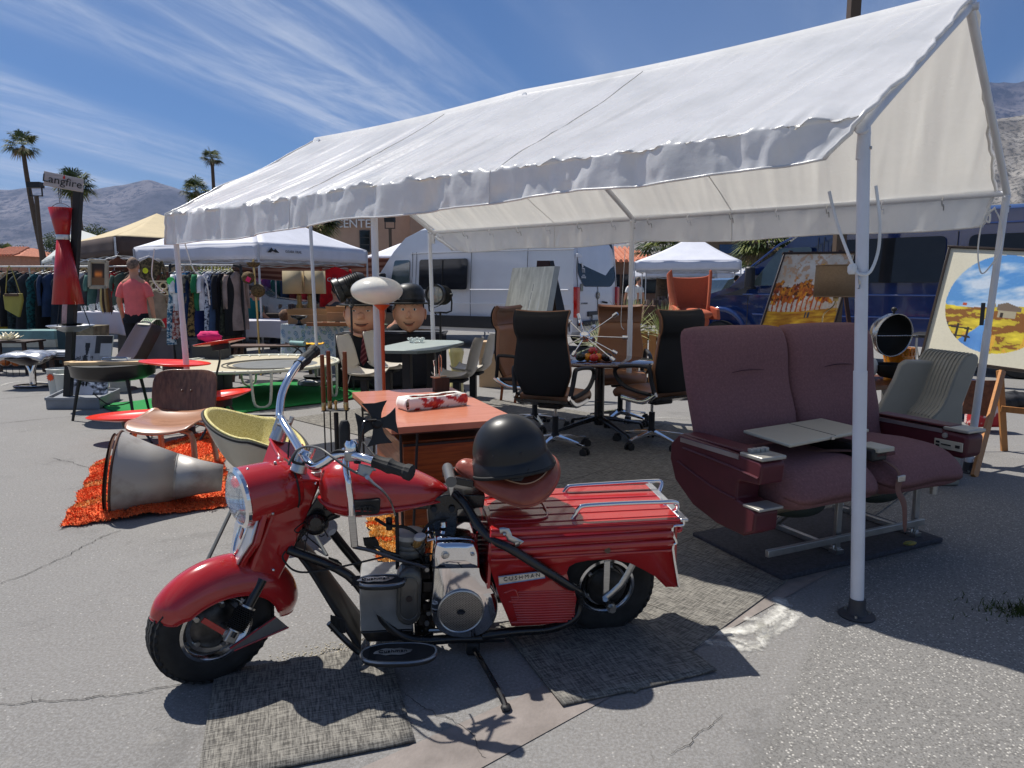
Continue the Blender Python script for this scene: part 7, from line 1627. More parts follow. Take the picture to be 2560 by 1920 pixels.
# people
def hx(c): return srgb(*c)
skinm=mt('skin_tan',srgb(196,140,112),.5,var=.08,vs=9)
def person(label,loc,rot,top,bot,hair,pose='stand',H_=1.75,sk=None,hat=None,shorts=False,group=None,walk=.0,sleeves=.20):
 t=thing('person',label,'person',loc,rot,group); s=H_/1.75; sk=sk or skinm
 sit=pose=='sit'
 hipz=.92*s if not sit else .50*s
 J={}; vs=[];ed=[];rr=[]
 def j(n,p,r,par=None):
  J[n]=len(vs);vs.append(p);rr.append(r*s)
  if par is not None: ed.append((J[par],J[n]))
 j('hip',(0,0,hipz),.145);j('waist',(0,0,hipz+.16*s),.125,'hip');j('chest',(0,.0,hipz+.38*s),.15,'waist');j('neckb',(0,.01,hipz+.53*s),.085,'chest');j('neck',(0,-.005,hipz+.60*s),.055,'neckb');j('head',(0,-.02,hipz+.70*s),.082,'neck');j('crown',(0,-.01,hipz+.79*s),.078,'head')
 for sd,nm in((-1,'l'),(1,'r')):
  j('sh'+nm,(sd*.155*s,.01,hipz+.48*s),.055,'neckb');j('el'+nm,(sd*.235*s,.02-(.05 if sit else 0),hipz+.22*s),.045,'sh'+nm)
  hy=-.12 if sd>0 else -.02
  if sit: hy=-.26
  j('wr'+nm,(sd*.245*s,hy,hipz-.02*s+(.08 if sit else 0)),.032,'el'+nm);j('pa'+nm,(sd*.245*s,hy-.03,hipz-.10*s+(.08 if sit else 0)),.036,'wr'+nm)
  for k in range(4): j('f%d'%k+nm,(sd*.235*s,hy-.055+.022*k,hipz-.185*s+(.09 if sit else 0)+.006*abs(k-1.5)),.0105,'pa'+nm)
  j('th'+nm,(sd*.22*s,hy-.085,hipz-.125*s+(.08 if sit else 0)),.012,'pa'+nm)
  w_=walk*sd
  if not sit:
   j('hj'+nm,(sd*.09*s,0,hipz-.06*s),.105,'hip');j('kn'+nm,(sd*.10*s,-w_*.14-.01,.49*s),.062,'hj'+nm);j('ca'+nm,(sd*.105*s,-w_*.18+.015,.33*s),.058,'kn'+nm);j('an'+nm,(sd*.105*s,-w_*.24+.02,.09*s),.036,'ca'+nm);j('to'+nm,(sd*.12*s,-w_*.24-.13,.035*s),.035,'an'+nm)
  else:
   j('hj'+nm,(sd*.1*s,-.05,hipz-.02*s),.10,'hip');j('kn'+nm,(sd*.14*s,-.45*s,hipz-.02),.065,'hj'+nm);j('an'+nm,(sd*.13*s,-.44*s,.09),.04,'kn'+nm);j('to'+nm,(sd*.14*s,-.56*s,.04),.036,'an'+nm)
 me=bpy.data.meshes.new('body');me.from_pydata(vs,ed,[]);o=bpy.data.objects.new('body',me);col.objects.link(o);o.parent=t
 sm=o.modifiers.new('k','SKIN');sm.use_smooth_shade=True
 for i,r in enumerate(rr): me.skin_vertices[0].data[i].radius=(r,r*(.78 if i in(0,1,2) else .95))
 me.skin_vertices[0].data[0].use_root=True
 u=o.modifiers.new('u','SUBSURF');u.levels=1;u.render_levels=2;me.materials.append(sk)
 hc_=V((0,-.015,hipz+.745*s))
 f=M().ell(hc_,(.078*s,.098*s,.118*s),None,24,18,lambda q:1-.12*max(0,-q.z)*abs(q.x)).ell(hc_+V((0,-.098*s,-.012)),(.014,.022,.026),None,10,8)
 for sd in(-1,1): f.ell(hc_+V((sd*.079*s,.008,-.005)),(.012,.022,.032),None,10,8)
 f.obj('head',sk,t,sharp=180)
 for sd in(-1,1): M().ell(hc_+V((sd*.030,-.088*s,.018)),(.013,.008,.007),None,10,6).obj('eye',eyem,t); M().ell(hc_+V((sd*.030,-.095*s,.018)),(.006,.004,.006),None,8,6).obj('pupil',blackm,t)
 M().tube([hc_+V((-.024,-.087*s,-.052)),hc_+V((0,-.094*s,-.056)),hc_+V((.024,-.087*s,-.052))],.004,6,3).obj('mouth',lip,t)
 hairfn=lambda q:1.0 if (q.z>.12 or q.y>.1) else .90
 if hair is not None: M().ell(hc_+V((0,.012,.012)),(.085*s,.103*s,.122*s),None,28,20,lambda q:(1.02+.03*noise.noise(q*9)) if (q.z+q.y*.9>.30) else .86).obj('hair',mt('hair_%d'%int(sum(hair)*999),hair,.8,var=.5,vs=40,bump=.8,bs=90),t,sharp=180)
 if hat:
  M().ell(hc_+V((0,.005,.045)),(.092*s,.11*s,.085*s),None,24,12,lambda q:1 if q.z>-.1 else .9).prism([hc_+V((.075*math.cos(a)*1.0,-.06-.10*max(0,math.sin(a)),.045)) for a in np.linspace(0,math.pi,10)],(0,0,.006)).obj('cap',mt('cap_%d'%int(sum(hat)*999),hat,.8,var=.1),t,sharp=60)
 top_=mt('top_%d'%int(sum(top)*9999),top,.85,var=.07,vs=9,bump=.5,bs=18)
 rg=[];N=28
 for k,(z,rx,ry,dy) in enumerate([(-.035,.165,.128,0),(-.02,.168,.130,0),(.08,.160,.126,0),(.20,.160,.124,0),(.32,.174,.130,0),(.41,.182,.128,.005),(.475,.168,.112,.012),(.52,.110,.090,.015),(.555,.066,.066,.01)]):
  rg.append([V((rx*s*math.cos(2*math.pi*i/N)*(1+.012*math.sin(i*3+k)),dy+ry*s*math.sin(2*math.pi*i/N)*(1+.02*math.sin(i*2.1+k*1.3)),hipz+z*s)) for i in range(N)])
 m=M().loft(rg,False)
 for sd in(-1,1):
  a=V((sd*.135*s,.01,hipz+.462*s));b=V((sd*.222*s,.016,hipz+(.47-sleeves)*s)); m.tube([a,a.lerp(b,.4)+V((sd*.012,0,.012)),b],[.066*s,.066*s,.062*s],14,3)
 m.obj('shirt',top_,t,sharp=180)
 bot_=mt('bot_%d'%int(sum(bot)*9999),bot,.85,var=.12,vs=9,bump=.4,bs=30)
 m=M();rg=[]
 for z,rx,ry in((.02,.168,.125),(-.04,.178,.135),(-.13,.185,.138)): rg.append([V((rx*s*math.cos(2*math.pi*i/N),ry*s*math.sin(2*math.pi*i/N),hipz+z*s)) for i in range(N)])
 m.loft(rg,False)
 for sd,nm in((-1,'l'),(1,'r')):
  h_=V(vs[J['hj'+nm]]);k_=V(vs[J['kn'+nm]]);a_=V(vs[J['an'+nm]])
  if shorts: m.tube([h_,h_.lerp(k_,.5),h_.lerp(k_,.92)],[.115*s,.108*s,.10*s],16,3)
  else: m.tube([h_,h_.lerp(k_,.5),k_,k_.lerp(a_,.5),a_],[.112*s,.098*s,.075*s,.07*s,.062*s],14,3)
 m.obj('shorts' if shorts else 'trousers',bot_,t,sharp=180)
 for nm in('l','r'):
  a_=V(vs[J['an'+nm]]);b_=V(vs[J['to'+nm]]); M().tube([a_+V((0,.05,-.045)),a_+V((0,-.02,-.03)),b_+V((0,-.02,.005))],[.045,.05,.040],12,3,flat=.8).obj('shoe',mt('shoe_grey',(.12,.12,.12),.7),t,sharp=180)
 return t
q=yp(292,640,11.2)
person('man with short grey hair seen from behind in a coral pink t-shirt and black shorts',(q.x+.0,11.2,0),R(180+8),srgb(232,112,112),srgb(16,18,26),srgb(120,100,86),H_=1.76,shorts=True,walk=.8)
q=yp(545,655,13.6);person('seated person in a teal shirt and grey flat cap behind the white-draped tables',(q.x,13.7,.10),R(140),srgb(20,110,112),srgb(40,44,60),srgb(60,50,44),'sit',1.75,hat=srgb(110,114,120),walk=0)
q=yp(*Z5(485,960),13.6);person('seated person in a dark beret under the white tent behind the cardboard boxes',(q.x,13.9,.05),R(200),srgb(70,66,66),srgb(40,40,44),srgb(30,26,24),'sit',1.7,hat=srgb(44,40,40))
q=yp(*Z5(600,920),13.9);person('person in a white shirt with black hair sitting under the tent beside the stage light',(q.x,14.2,.15),R(170),srgb(222,226,230),srgb(60,60,70),srgb(14,14,16),'sit',1.7)
q=yp(*Z5(1010,1100),10.9);person('person in a black polo shirt with white sleeve trim bending behind the two novelty heads',(q.x+.1,11.1,-.3),R(160),srgb(18,18,20),srgb(30,30,36),srgb(16,14,14),'sit',1.8)
for px_,Y,c,b,h,lb,ht in((1365,26,(226,226,224),(80,84,96),(60,40,30),'distant person in a white shirt and red cap right of the white van',srgb(210,40,36)),(1378,27,(216,218,214),(60,60,70),(100,90,80),'distant person in pale clothes standing left of the orange chair',None),(1590,24,(90,150,160),(50,50,60),(24,18,16),'distant woman with dark hair and a pale blue top right of the orange chair',None),(1640,28,(206,206,210),(60,60,66),(50,36,30),'distant person in a light patterned shirt nearest the navy van mirror',None)):
 q=yp(px_,640,Y);person(lb,(q.x,Y,0),random.random()*6,srgb(*c),srgb(*b),srgb(*h),H_=1.7,hat=ht,walk=.4)
# tables and goods at the left
whitecl=mt('white_tablecloth',srgb(206,204,212),.85,var=.05,vs=4,bump=.3,bs=30)
def clothtable(name,label,c,w_,d_,h_,drop,mat=None,fn=None,rot=0,legs=True):
 t=thing(name,label,'table',c,rot)
 def f(u,v):
  if v<.4: return ((u-.5)*w_,d_*(.5-v/.4),h_+.002*noise.noise(V((u*9,v*9,1))))
  k=(v-.4)/.6; return ((u-.5)*w_*(1+.03*k),-d_*.5-.01-.03*k-.03*math.sin(u*23+w_)*k,h_-drop*k*(1+.05*math.sin(u*9)))
 if fn: painted('tablecloth',fn,90,60,f,clothmat,t,solid=.003)
 else: M().grid(f,60,24).obj('tablecloth',mat,t,solid=.003,sharp=180)
 for s in(-1,1):
  M().grid(lambda u,v,s=s:(s*w_*.5+s*.02*v+s*.02*math.sin(u*14)*v,(u-.5)*d_,h_-drop*v),14,6).obj('cloth_side',mat or whitecl,t,solid=.003,sharp=180)
  if legs: M().tube([(s*w_*.4,-d_*.4,h_-.02),(s*w_*.38,-d_*.4,.01)],.016,8,0).tube([(s*w_*.4,d_*.4,h_-.02),(s*w_*.38,d_*.4,.01)],.016,8,0).tube([(s*w_*.39,-d_*.4,.25),(s*w_*.39,d_*.4,.25)],.012,8,0).obj('leg_frame',blackm,t)
 return t
q=yp(238,672,12.2);clothtable('cloth_table','table with a white embroidered cloth holding rows of glasses, left of the man',(q.x+.05,12.3,0),.95,.7,q.z,.38,whitecl)
for i in range(12):
 x=q.x-.36+(i%6)*.15;y=12.05+(i//6)*.2;g=thing('drinking_glass','clear tumbler in the rows of glasses on the white embroidered cloth','glass',(x,y,q.z+.004),0,'glasses on the white cloth')
 M().lathe([(0,.004),(.028,.004),(.042,.085+.03*(i%3)),(.046,.09+.03*(i%3)),(.03,0),(0,0)],14).obj('tumbler',mt('thin_glass',(.8,.84,.86),.08,trans=.7,var=.05),g,sharp=30)
q=yp(350,705,12.8);clothtable('cloth_table','table with a grey-white cloth of small glassware just right of the man',(q.x,12.9,0),1.3,.7,q.z-.02,.66,mt('grey_cloth',srgb(150,150,156),.9,var=.05))
for i in range(9):
 g=thing('glass_ornament','small sparkling glass piece on the grey-white cloth right of the man','glass',(q.x-.5+i*.12,12.75+.1*(i%3),q.z-.015),0,'glassware on the grey-white cloth')
 M().lathe([(0,0),(.03,0),(.01,.03),(.012,.05),(.04,.10+.02*(i%2)),(.03,.10)],12).obj('stem_glass',mt('thin_glass',(0,0,0)),g,sharp=30)
def circ(u,v):
 r=np.full_like(u,206.);g=np.full_like(u,214.);b=np.full_like(u,214.);rr=random.Random(5);A=1.9
 for i in range(230):
  cx_,cy_,rd=rr.random(),rr.random(),.018+.030*rr.random(); c1=rr.choice([(96,136,178),(128,168,120),(70,120,150),(150,180,90),(110,150,190)])
  d=np.sqrt(((u-cx_)*A)**2+((v-cy_)*1.0)**2); m=(d<rd)&(d>rd*.72);m2=d<rd*.5;m3=d<rd*.2
  for mm,c in((m,c1),(m2,(170,196,204)),(m3,c1)): r=np.where(mm,c[0],r);g=np.where(mm,c[1],g);b=np.where(mm,c[2],b)
 return r,g,b
qa=yp(607,700,11.6);qb=yp(775,706,10.9);L=(qb-qa).length
pt=thing('patterned_table','table covered with a cloth printed all over with blue and green rings','table',V(((qa.x+qb.x)/2,(qa.y+qb.y)/2,0)),math.atan2(qb.y-qa.y,qb.x-qa.x))
hz_=qa.z
def ptf(u,v):
 if v<.3: return ((u-.5)*L,.75*(1-v/.3),hz_)
 k=(v-.3)/.7; return ((u-.5)*L*(1+.02*k),-.02*k-.04*math.sin(u*19)*k,hz_-(.50+.12*u)*k)
painted('tablecloth',circ,170,130,ptf,clothmat,pt,solid=.003)
for s in(-1,1):
 for y in(.05,.7): M().cyl((s*L*.45,y,0),(s*L*.45,y,hz_),.02,n=8).obj('leg',blackm,pt)
q=yp(520,690,12.6);clothtable('cloth_table','table with a plain white cloth hanging in folds, left of the ring-patterned cloth',(q.x+.25,12.6,0),2.4,.75,q.z,.30,whitecl)
def box(name,label,cat,q,w_,d_,h_,mat,rot=0,open_=False,bev=.004,nm='box_body'):
 t=thing(name,label,cat,q,rot); M().box((0,0,h_/2),(w_,d_,h_)).obj(nm,mat,t,bevel=bev)
 if open_:
  for s in(-1,1): M().prism([V((-w_/2,s*d_/2,h_)),V((w_/2,s*d_/2,h_)),V((w_/2,s*d_*.75,h_+.09)),V((-w_/2,s*d_*.75,h_+.09))],(0,0,.004)).obj('flap',mat,t)
 return t
card=mt('cardboard',srgb(170,132,96),.85,var=.06,vs=5)
q=yp(718,700,11.6);box('cardboard_box','long flat cardboard tray on the ring-patterned cloth','box',(q.x-.4,11.75,hz_+.003),.65,.35,.15,card,.1,True)
q=yp(755,697,11.2);box('cardboard_box','open cardboard box standing right on the ring-patterned cloth beside the lamp shade','box',(q.x-.1,11.4,hz_+.003),.5,.30,.20,card,-.15,True)
tt_=thing('wooden_tray','shallow wooden tray of small dishes on the ring-patterned cloth','tray',(q.x-.25,11.05,hz_+.003),-.1)
M().box((0,0,.01),(.68,.30,.02)).box((0,-.15,.03),(.68,.015,.05)).box((0,.15,.03),(.68,.015,.05)).obj('tray_board',mt('tray_wood',srgb(150,96,56),.6),tt_,bevel=.003)
for i in range(3): M().lathe([(0,.02),(.04,.02),(.06,.06),(.05,.06)],16,(-.2+.2*i,0,0)).obj('dish',mt('cream_dish',srgb(214,206,188),.3),tt_)
for i,(px_,nm,lb) in enumerate(((596,'woven_ball','brown woven ball on the white tablecloth left of the cardboard tray'),(735,'dark_compote','black footed dish standing on the ring-patterned cloth'))):
 q=yp(px_,690,11.8)
 if i==0: t=thing(nm,lb,'ornament',(q.x,12.3,hz_+.11));M().ell((0,0,0),(.11,.11,.11),None,18,14,lambda q:1+.12*noise.noise(q*5)).obj('weave',mt('brown_weave',srgb(110,84,66),.9,bump=1,bs=60,var=.5,vs=30),t,sharp=180)
 else: t=thing(nm,lb,'bowl',(q.x-.5,11.2,hz_+.003));M().lathe([(0,0),(.08,0),(.03,.03),(.02,.08),(.12,.12),(.14,.15),(.1,.13)],24).obj('dish',blackp,t)
for i,px_ in enumerate((644,665)):
 q=yp(px_,632,12.0); t=thing('table_lamp',('left' if i==0 else 'right')+' of two gold waisted table lamps sharing the wide beige shades','lamp',(q.x,12.05+.05*i,hz_+.20),0)
 hh=q.z-hz_-.20
 M().lathe([(0,0),(.07,0),(.075,.02),(.035,hh*.45),(.045,hh*.75),(.03,hh*.95),(.012,hh)],20,(0,0,0)).obj('base',mt('gold_ceramic',srgb(140,112,60),.35,.4,var=.3,vs=20),t,sharp=180)
 x0=-.25 if i==0 else -.17
 M().loft([[V((sx*w_+x0*0+(-.09 if i==0 else .10),sy*w_*.6,z)) for sx,sy in((-1,-1),(1,-1),(1,1),(-1,1))] for w_,z in((.155,hh-.02),(.15,hh+.36))],False).obj('shade',mt('beige_card_shade',srgb(176,160,128),.8,var=.04),t,solid=.004)
 M().box((-.09 if i==0 else .10,0,hh+.36),(.30,.18,.008)).obj('shade_rim',mt('shade_brown',srgb(70,52,40),.8),t)
 M().box((0,0,-.10),(.26,.2,.20)).obj('plinth_box',mt('amber_carton',srgb(176,120,66),.8),t,bevel=.004)
q=gp(560,752);q=V((yp(560,740,10.9).x,10.9,0)); t=thing('wicker_lamp','tall brass stand carrying three brown wicker balls with a pink tag','lamp stand',q)
zz_=lambda y:yp(560,y,10.9).z
M().tube([(0,0,.0),(-.01,0,1),(-.03,0,zz_(560))],.016,8,0).obj('pole',brass,t)
wk=mt('wicker_brown',srgb(96,78,50),.9,var=.6,vs=40,bump=1,bs=90)
for x,y,r,half in((-.02,567,.10,1),(-.11,600,.095,0),(.03,628,.105,0)):
 M().ell((x,-.03,zz_(y)),(r,r,r*(.75 if half else .95)),None,20,14,lambda q,h=half:(1 if (q.z<.1 or not h) else .3)*(1+.05*math.sin(q.x*40+q.z*33))).obj('wicker_ball',wk,t,sharp=180)
M().box((-.07,-.14,zz_(604)),(.065,.005,.07),Matrix.Rotation(.5,3,'Y')).obj('tag',mt('neon_pink',srgb(236,40,110),.6),t)
q=gp(590,800);q=yp(590,747,10.3)
b=thing('low_bench','long low brown slatted bench behind the trampoline with rolled mats and yellow cloth','bench',(q.x,10.35,0),R(4))
for k in range(4): M().box((0,-.16+k*.105,q.z),(1.22,.085,.025)).obj('slat',mt('bench_brown',srgb(88,64,54),.6,var=.15,st=(1,14,1)),b,bevel=.003)
for s in(-1,1):
 for y in(-.15,.15): M().beam((s*.5,y,q.z-.01),(s*.56,y*1.2,0),.045,.035).obj('leg',mt('bench_brown',(0,0,0)),b)
z_=q.z+.013
t=thing('cloth_roll','rolled pale teal fabric lying on the low brown bench','roll',(q.x+.38,10.22,z_+.03),R(-30)); M().cyl((-.14,0,0),(.14,0,0),.034,n=16).cyl((.141,0,0),(.143,0,0),.02,n=12).obj('roll',mt('teal_roll',srgb(150,182,178),.9),t)
t=thing('yellow_cloth','crumpled bright yellow cloth on the right end of the low brown bench','cloth',(q.x+.56,10.28,z_)); M().grid(lambda u,v:((u-.5)*.34,(v-.5)*.22,.02+.025*noise.noise(V((u*7,v*7,3)))),16,12).obj('cloth',mt('yellow_fabric',srgb(236,176,40),.85),t,solid=.004,sharp=180)
t=thing('metal_tripod','folded dark metal stand with crossed legs lying behind the low bench','stand',(q.x+.25,10.7,0)); M().tube([(-.3,0,.05),(0,0,.45),(.25,0,.5)],.012,6,2).tube([(.3,0,.05),(0,.05,.40),(-.2,0,.52)],.012,6,2).obj('tube',blackm,t)
t=thing('blue_bag','shiny blue plastic bag slumped under the ring-patterned table','bag',(yp(757,775,11.0).x,11.1,.16)); M().ell((0,0,0),(.16,.12,.17),None,16,12,lambda q:1+.2*noise.noise(q*3)).obj('bag',mt('blue_plastic',srgb(30,70,160),.35),t,sharp=180)
box('cardboard_box','brown cardboard box standing under the dark dresses of the second rail','box',(yp(470,760,11.6).x,11.9,0),.5,.4,.36,mt('brown_box',srgb(76,52,40),.85),0)
t=thing('grey_bin','dark grey plastic storage bin behind the white canopy pole','bin',(yp(400,760,11.2).x,11.4,0)); M().loft([[V((sx*w_,sy*w_*.8,z)) for sx,sy in((-1,-1),(1,-1),(1,1),(-1,1))] for w_,z in((.16,0),(.19,.52),(.205,.52),(.205,.56))]).obj('tub',mt('grey_plastic_bin',srgb(74,76,80),.5),t,bevel=.01); M().box((0,-.16,.42),(.1,.01,.05)).obj('label',mt('label_pale',srgb(150,152,156),.5),t)
t=thing('pink_cloth','bright magenta cloth bundle behind the red oval trays','cloth',yp(452,722,9.4)+V((0,0,-.03))); M().ell((0,0,0),(.16,.1,.07),None,16,10,lambda q:1+.35*noise.noise(q*3)).obj('bundle',mt('magenta_fabric',srgb(220,30,110),.8),t,sharp=180)
t=thing('crate','low grey crate behind the red oval trays holding up the magenta cloth','crate',(t.location.x,9.45,0)); M().box((0,0,.30),(.4,.3,.60)).obj('crate_body',mt('dark_crate',(.05,.05,.05),.7),t,bevel=.01)
q0=yp(*Z3(622,697),12.0);q1=yp(*Z3(738,700),12.0);q2=yp(*Z3(622,880),12.0)
def candle(u,v):
 r=np.full_like(u,46.);g=np.full_like(u,34.);b=np.full_like(u,26.)
 for cx_ in(.35,.5,.66):
  d=((u-cx_)/.10)**2+((v-.50)/.13)**2;r+=190*np.exp(-d);g+=100*np.exp(-d);b+=30*np.exp(-d)
 t=(v>.62);r=np.where(t,126,r);g=np.where(t,88,g);b=np.where(t,52,b)
 fr=(u<.12)|(u>.88)|(v<.10)|(v>.90);r=np.where(fr,176,r);g=np.where(fr,168,g);b=np.where(fr,146,b);return r,g,b
cpn=thing('candle_picture','small dark still life of candles in a pale wooden frame hanging left of the man','painting',q2)
painted('canvas',candle,40,50,lambda u,v:q0+(q1-q0)*u+(q2-q0)*v,paintmat,cpn,world=True)
for a,b_ in((q0,q1),(q2,q1+q2-q0),(q0,q2),(q1,q1+q2-q0)): M().beam(a,b_,.05,.05,(0,1,0)).obj('frame_side',mt('pale_frame',srgb(170,160,138),.5),cpn,world=True,bevel=.004)
M().cyl((q0+q1)/2*1+V((0,.06,.02)),V(((q0.x+q1.x)/2,12.06,0)),.015).obj('stand_rod',steel,cpn,world=True)
t=thing('scarves','bundle of beige fringed scarves hanging under the candle picture','scarves',(q2.x+.28,11.95,q2.z-.02))
for k in range(5): M().tube([((k-2)*.03,0,0),((k-2)*.04,0,-.25),((k-2)*.03+.02,0,-.5-.05*k)],[.02,.025,.008],6,4).obj('scarf',mt('scarf_%d'%k,[srgb(190,170,110),srgb(60,46,40),srgb(160,140,100),srgb(120,90,50),srgb(80,60,50)][k],.9),t,sharp=180)
lat=mt('lattice_tan',srgb(190,164,110),.7,var=.1)
def lattice(label,x0,z0,y,nx,nz,s,mat=lat,rot=0):
 t=thing('lattice_screen',label,'screen',(x0,y,z0),rot)
 for i in range(nx):
  for j in range(nz):
   M().tube([(i*s+s*.42*math.cos(a),0,j*s*.9+s*.40*math.sin(a)) for a in np.linspace(0,2*math.pi,13)[:-1]],s*.10,6,1,True).obj('ring',mat,t)
 M().box(((nx-1)*s/2,0,-s*.55),(nx*s+.02,.03,s*.16)).obj('bottom_rail',mat,t); M().box(((nx-1)*s/2,0,(nz-1)*s*.9+s*.55),(nx*s+.02,.03,s*.16)).obj('top_rail',mat,t)
q=yp(72,587,13.6); lattice('tan cut-out lattice strip of rings above the far left clothes rail',q.x,q.z,13.6,9,1,.16)
t=thing('room_divider','blond wooden divider standing behind the far left clothes rail','panel',(q.x-.05,13.7,q.z-.95)); M().box((.55,0,.40),(1.1,.03,.75)).obj('panel_board',mt('blond_ply',srgb(206,170,110),.6,var=.08,st=(1,1,8)),t); M().box((.55,0,.80),(1.12,.05,.06)).obj('panel_cap',mt('dark_cap',srgb(90,60,40),.6),t); M().cyl((0,0,-1),(0,0,-.0),.03).cyl((1.1,0,-1),(1.1,0,0),.03).obj('panel_post',lat,t)
q=yp(336,640,12.4); lattice('yellow and cream ring lattice screen behind the man and the second clothes rail',q.x,q.z-.5,12.4,4,6,.15,mt('lattice_cream',srgb(206,196,160),.7))
t=thing('hanging_coat','brown suede coat hanging in the tan tent left of the man','coat',yp(258,610,13.0)); garment(t,srgb(104,62,42),.45,1.0,0,0,.45,'jacket',.4)
t=thing('hanging_coat','camel and black coat with a yellow tag hanging right of the man','coat',yp(325,600,12.6)); garment(t,srgb(110,96,70),.4,.7,0,0,.35,'jacket',.3,srgb(60,54,40)); M().lathe([(0,0),(.05,0),(.03,.002)],10,(-.02,-.12,.12),(0,1,0)).obj('tag',mt('neon_yellow',srgb(214,226,40),.6),t)
t=thing('hanging_coat','light beige jacket hanging below the white lace right of the man','coat',yp(338,660,12.2)); garment(t,srgb(150,140,118),.36,.55,0,0,.25,'jacket',.2)
t=thing('green_tag_disc','round neon green disc hanging at the left end of the second clothes rail','sign',yp(369,607,11.2)); M().lathe([(0,0),(.06,0),(.06,.01),(0,.01)],20,(0,0,0),(.4,-1,0)).obj('disc',mt('neon_green',srgb(80,220,110),.6),t)
t=thing('red_fish_bowl','white shell-shaped chair with a red cushion beyond the man','chair',yp(352,690,12.3)); M().ell((0,0,0),(.20,.12,.20),rz(0).to_3x3(),18,12,lambda q:1 if q.y>-.2 else .8).obj('shell',mt('shell_white',srgb(190,192,196),.4),t,sharp=180); M().ell((.06,-.08,-.05),(.12,.08,.10),None,14,10).obj('cushion',mt('cushion_red',srgb(206,30,40),.6),t,sharp=180)
# hanging red fireplace, post and sign
Y=8.0; q=yp(131,449,Y)
fp_=thing('hanging_fireplace','hanging red waisted metal fireplace hood over a wide silver dish, under the grey sign','fireplace',(q.x,Y,0))
zt=q.z; zb=yp(147,657,Y).z; z1=yp(135,517,Y).z;z2=yp(135,508,Y).z; xb=yp(147,657,Y).x-q.x; xw=yp(136,512,Y).x-q.x
def flutes(z0,r0,x0,z1_,r1_,x1_,n=26):
 m=M();rings=[]
 for t in(0,1):
  r=r0+(r1_-r0)*t; rings.append([V((x0+(x1_-x0)*t+r*(1 if i%2 else .965)*math.cos(math.pi*i/n),r*(1 if i%2 else .965)*math.sin(math.pi*i/n),z0+(z1_-z0)*t)) for i in range(2*n)])
 return m.loft(rings,False)
hoodm=mt('hood_red',srgb(170,26,34),.35,var=.08,coat=.2)
hd=flutes(zt,.118,0,z2,.065,xw).obj('upper_hood',hoodm,fp_,sharp=20,solid=.003); flutes(z1,.062,xw,zb,.155,xb).obj('lower_hood',hoodm,fp_,sharp=20,solid=.003)
M().lathe([(.067,z1-.004),(.069,z1),(.069,z2),(.067,z2+.004)],28,(xw,0,0)).obj('waist_band',mt('band_silver',srgb(206,206,206),.3,.5),fp_)
zd=yp(148,703,Y).z
M().lathe([(0,-.065),(.08,-.06),(.20,-.01),(.235,.004),(.24,.0),(.20,-.02),(.08,-.07),(0,-.075)],40,(xb+.01,0,zd)).obj('dish',mt('dish_silver',(.45,.45,.46),.3,.8,var=.1),fp_,sharp=60)
M().lathe([(0,0),(.11,.0),(.13,.02),(.12,.01)],30,(xb+.01,0,zd-.0)).obj('fire_pan',blackp,fp_)
for a in(0.5,2.6,4.6): M().tube([(xb+.13*math.cos(a),.13*math.sin(a),zb+.01),(xb+.20*math.cos(a),.20*math.sin(a),zd-.03)],.005,6,0).obj('hanging_rod',blackm,fp_)
M().tube([(-.11,0,zt),(-.06,0,zt+.035),(0,0,zt+.05),(.06,0,zt+.035),(.11,0,zt)],.003,6,3).tube([(-.006,0,zt+.05),(-.012,0,zt+.27)],.003,6,0).tube([(.01,0,zt+.05),(.016,0,zt+.27)],.003,6,0).obj('hanging_wire',blackm,fp_)
for k in range(0): M().beam((xb+.22*math.cos(k*2.09+.5),.22*math.sin(k*2.09+.5),zd-.03),(xb+.34*math.cos(k*2.09+.5),.34*math.sin(k*2.09+.5),0),.02,.02).obj('dish_leg',blackm,fp_)
pb=gp(213,856); pt_=yp(170,410,8.05)
po=thing('sign_post','leaning black square post in a grey tray carrying a slanted grey sign reading Langfire','sign',(pb.x,8.15,0))
M().beam((0,0,.02),(pt_.x-pb.x,-.1,pt_.z+.02),.075,.075,(1,0,0)).obj('post',mt('post_black',(.012,.012,.014),.5),po,bevel=.003)
s0=yp(95,369,7.75);s1=yp(181,387,7.95);s2=yp(180,415,7.95);s3=s0+(s2-s1)*1.08
sgn=(s1-s0).cross(s0-s3).normalized();sg=M().prism([s0,s1,s2,s3],sgn*-.09).obj('sign_board',mt('weathered_board',srgb(176,172,172),.7,var=.15,vs=4,st=(1,1,8)),po,world=True,bevel=.004)
m=M();sx=(s1-s0).normalized();sy=((s0-s3)).normalized();nn=sx.cross(sy);sy=nn.cross(sx).normalized();text(m,'Langfire',.115,s0.lerp(s1,.46).lerp(s3.lerp(s2,.46),.5)+nn*.004,sx,sy,.002);m.obj('sign_lettering',mt('sign_ink',(.02,.02,.02),.6),sg,world=True)
q=s0.lerp(s1,.50).lerp(s3.lerp(s2,.50),.18)+nn*.004;M().prism([q+sy*.03,q+sx*.012-sy*.005,q-sy*.02,q-sx*.012-sy*.005],nn*.002).obj('flame_mark',mt('sign_red',srgb(190,40,36),.6),sg,world=True)
iv=MX[po].inverted();ta=[iv@gp(x,y) for x,y in((100,884),(216,884),(260,862),(150,858))]
M().prism([V((p_.x,p_.y,0)) for p_ in ta],(0,0,.10)).obj('base_tray',mt('tray_grey',srgb(130,134,140),.5),po,bevel=.004)
for a in(0,1,2,3): M().beam(V((ta[a].x,ta[a].y,.115)),V((ta[(a+1)%4].x,ta[(a+1)%4].y,.115)),.02,.03).obj('tray_rim',mt('tray_grey',(0,0,0)),po)
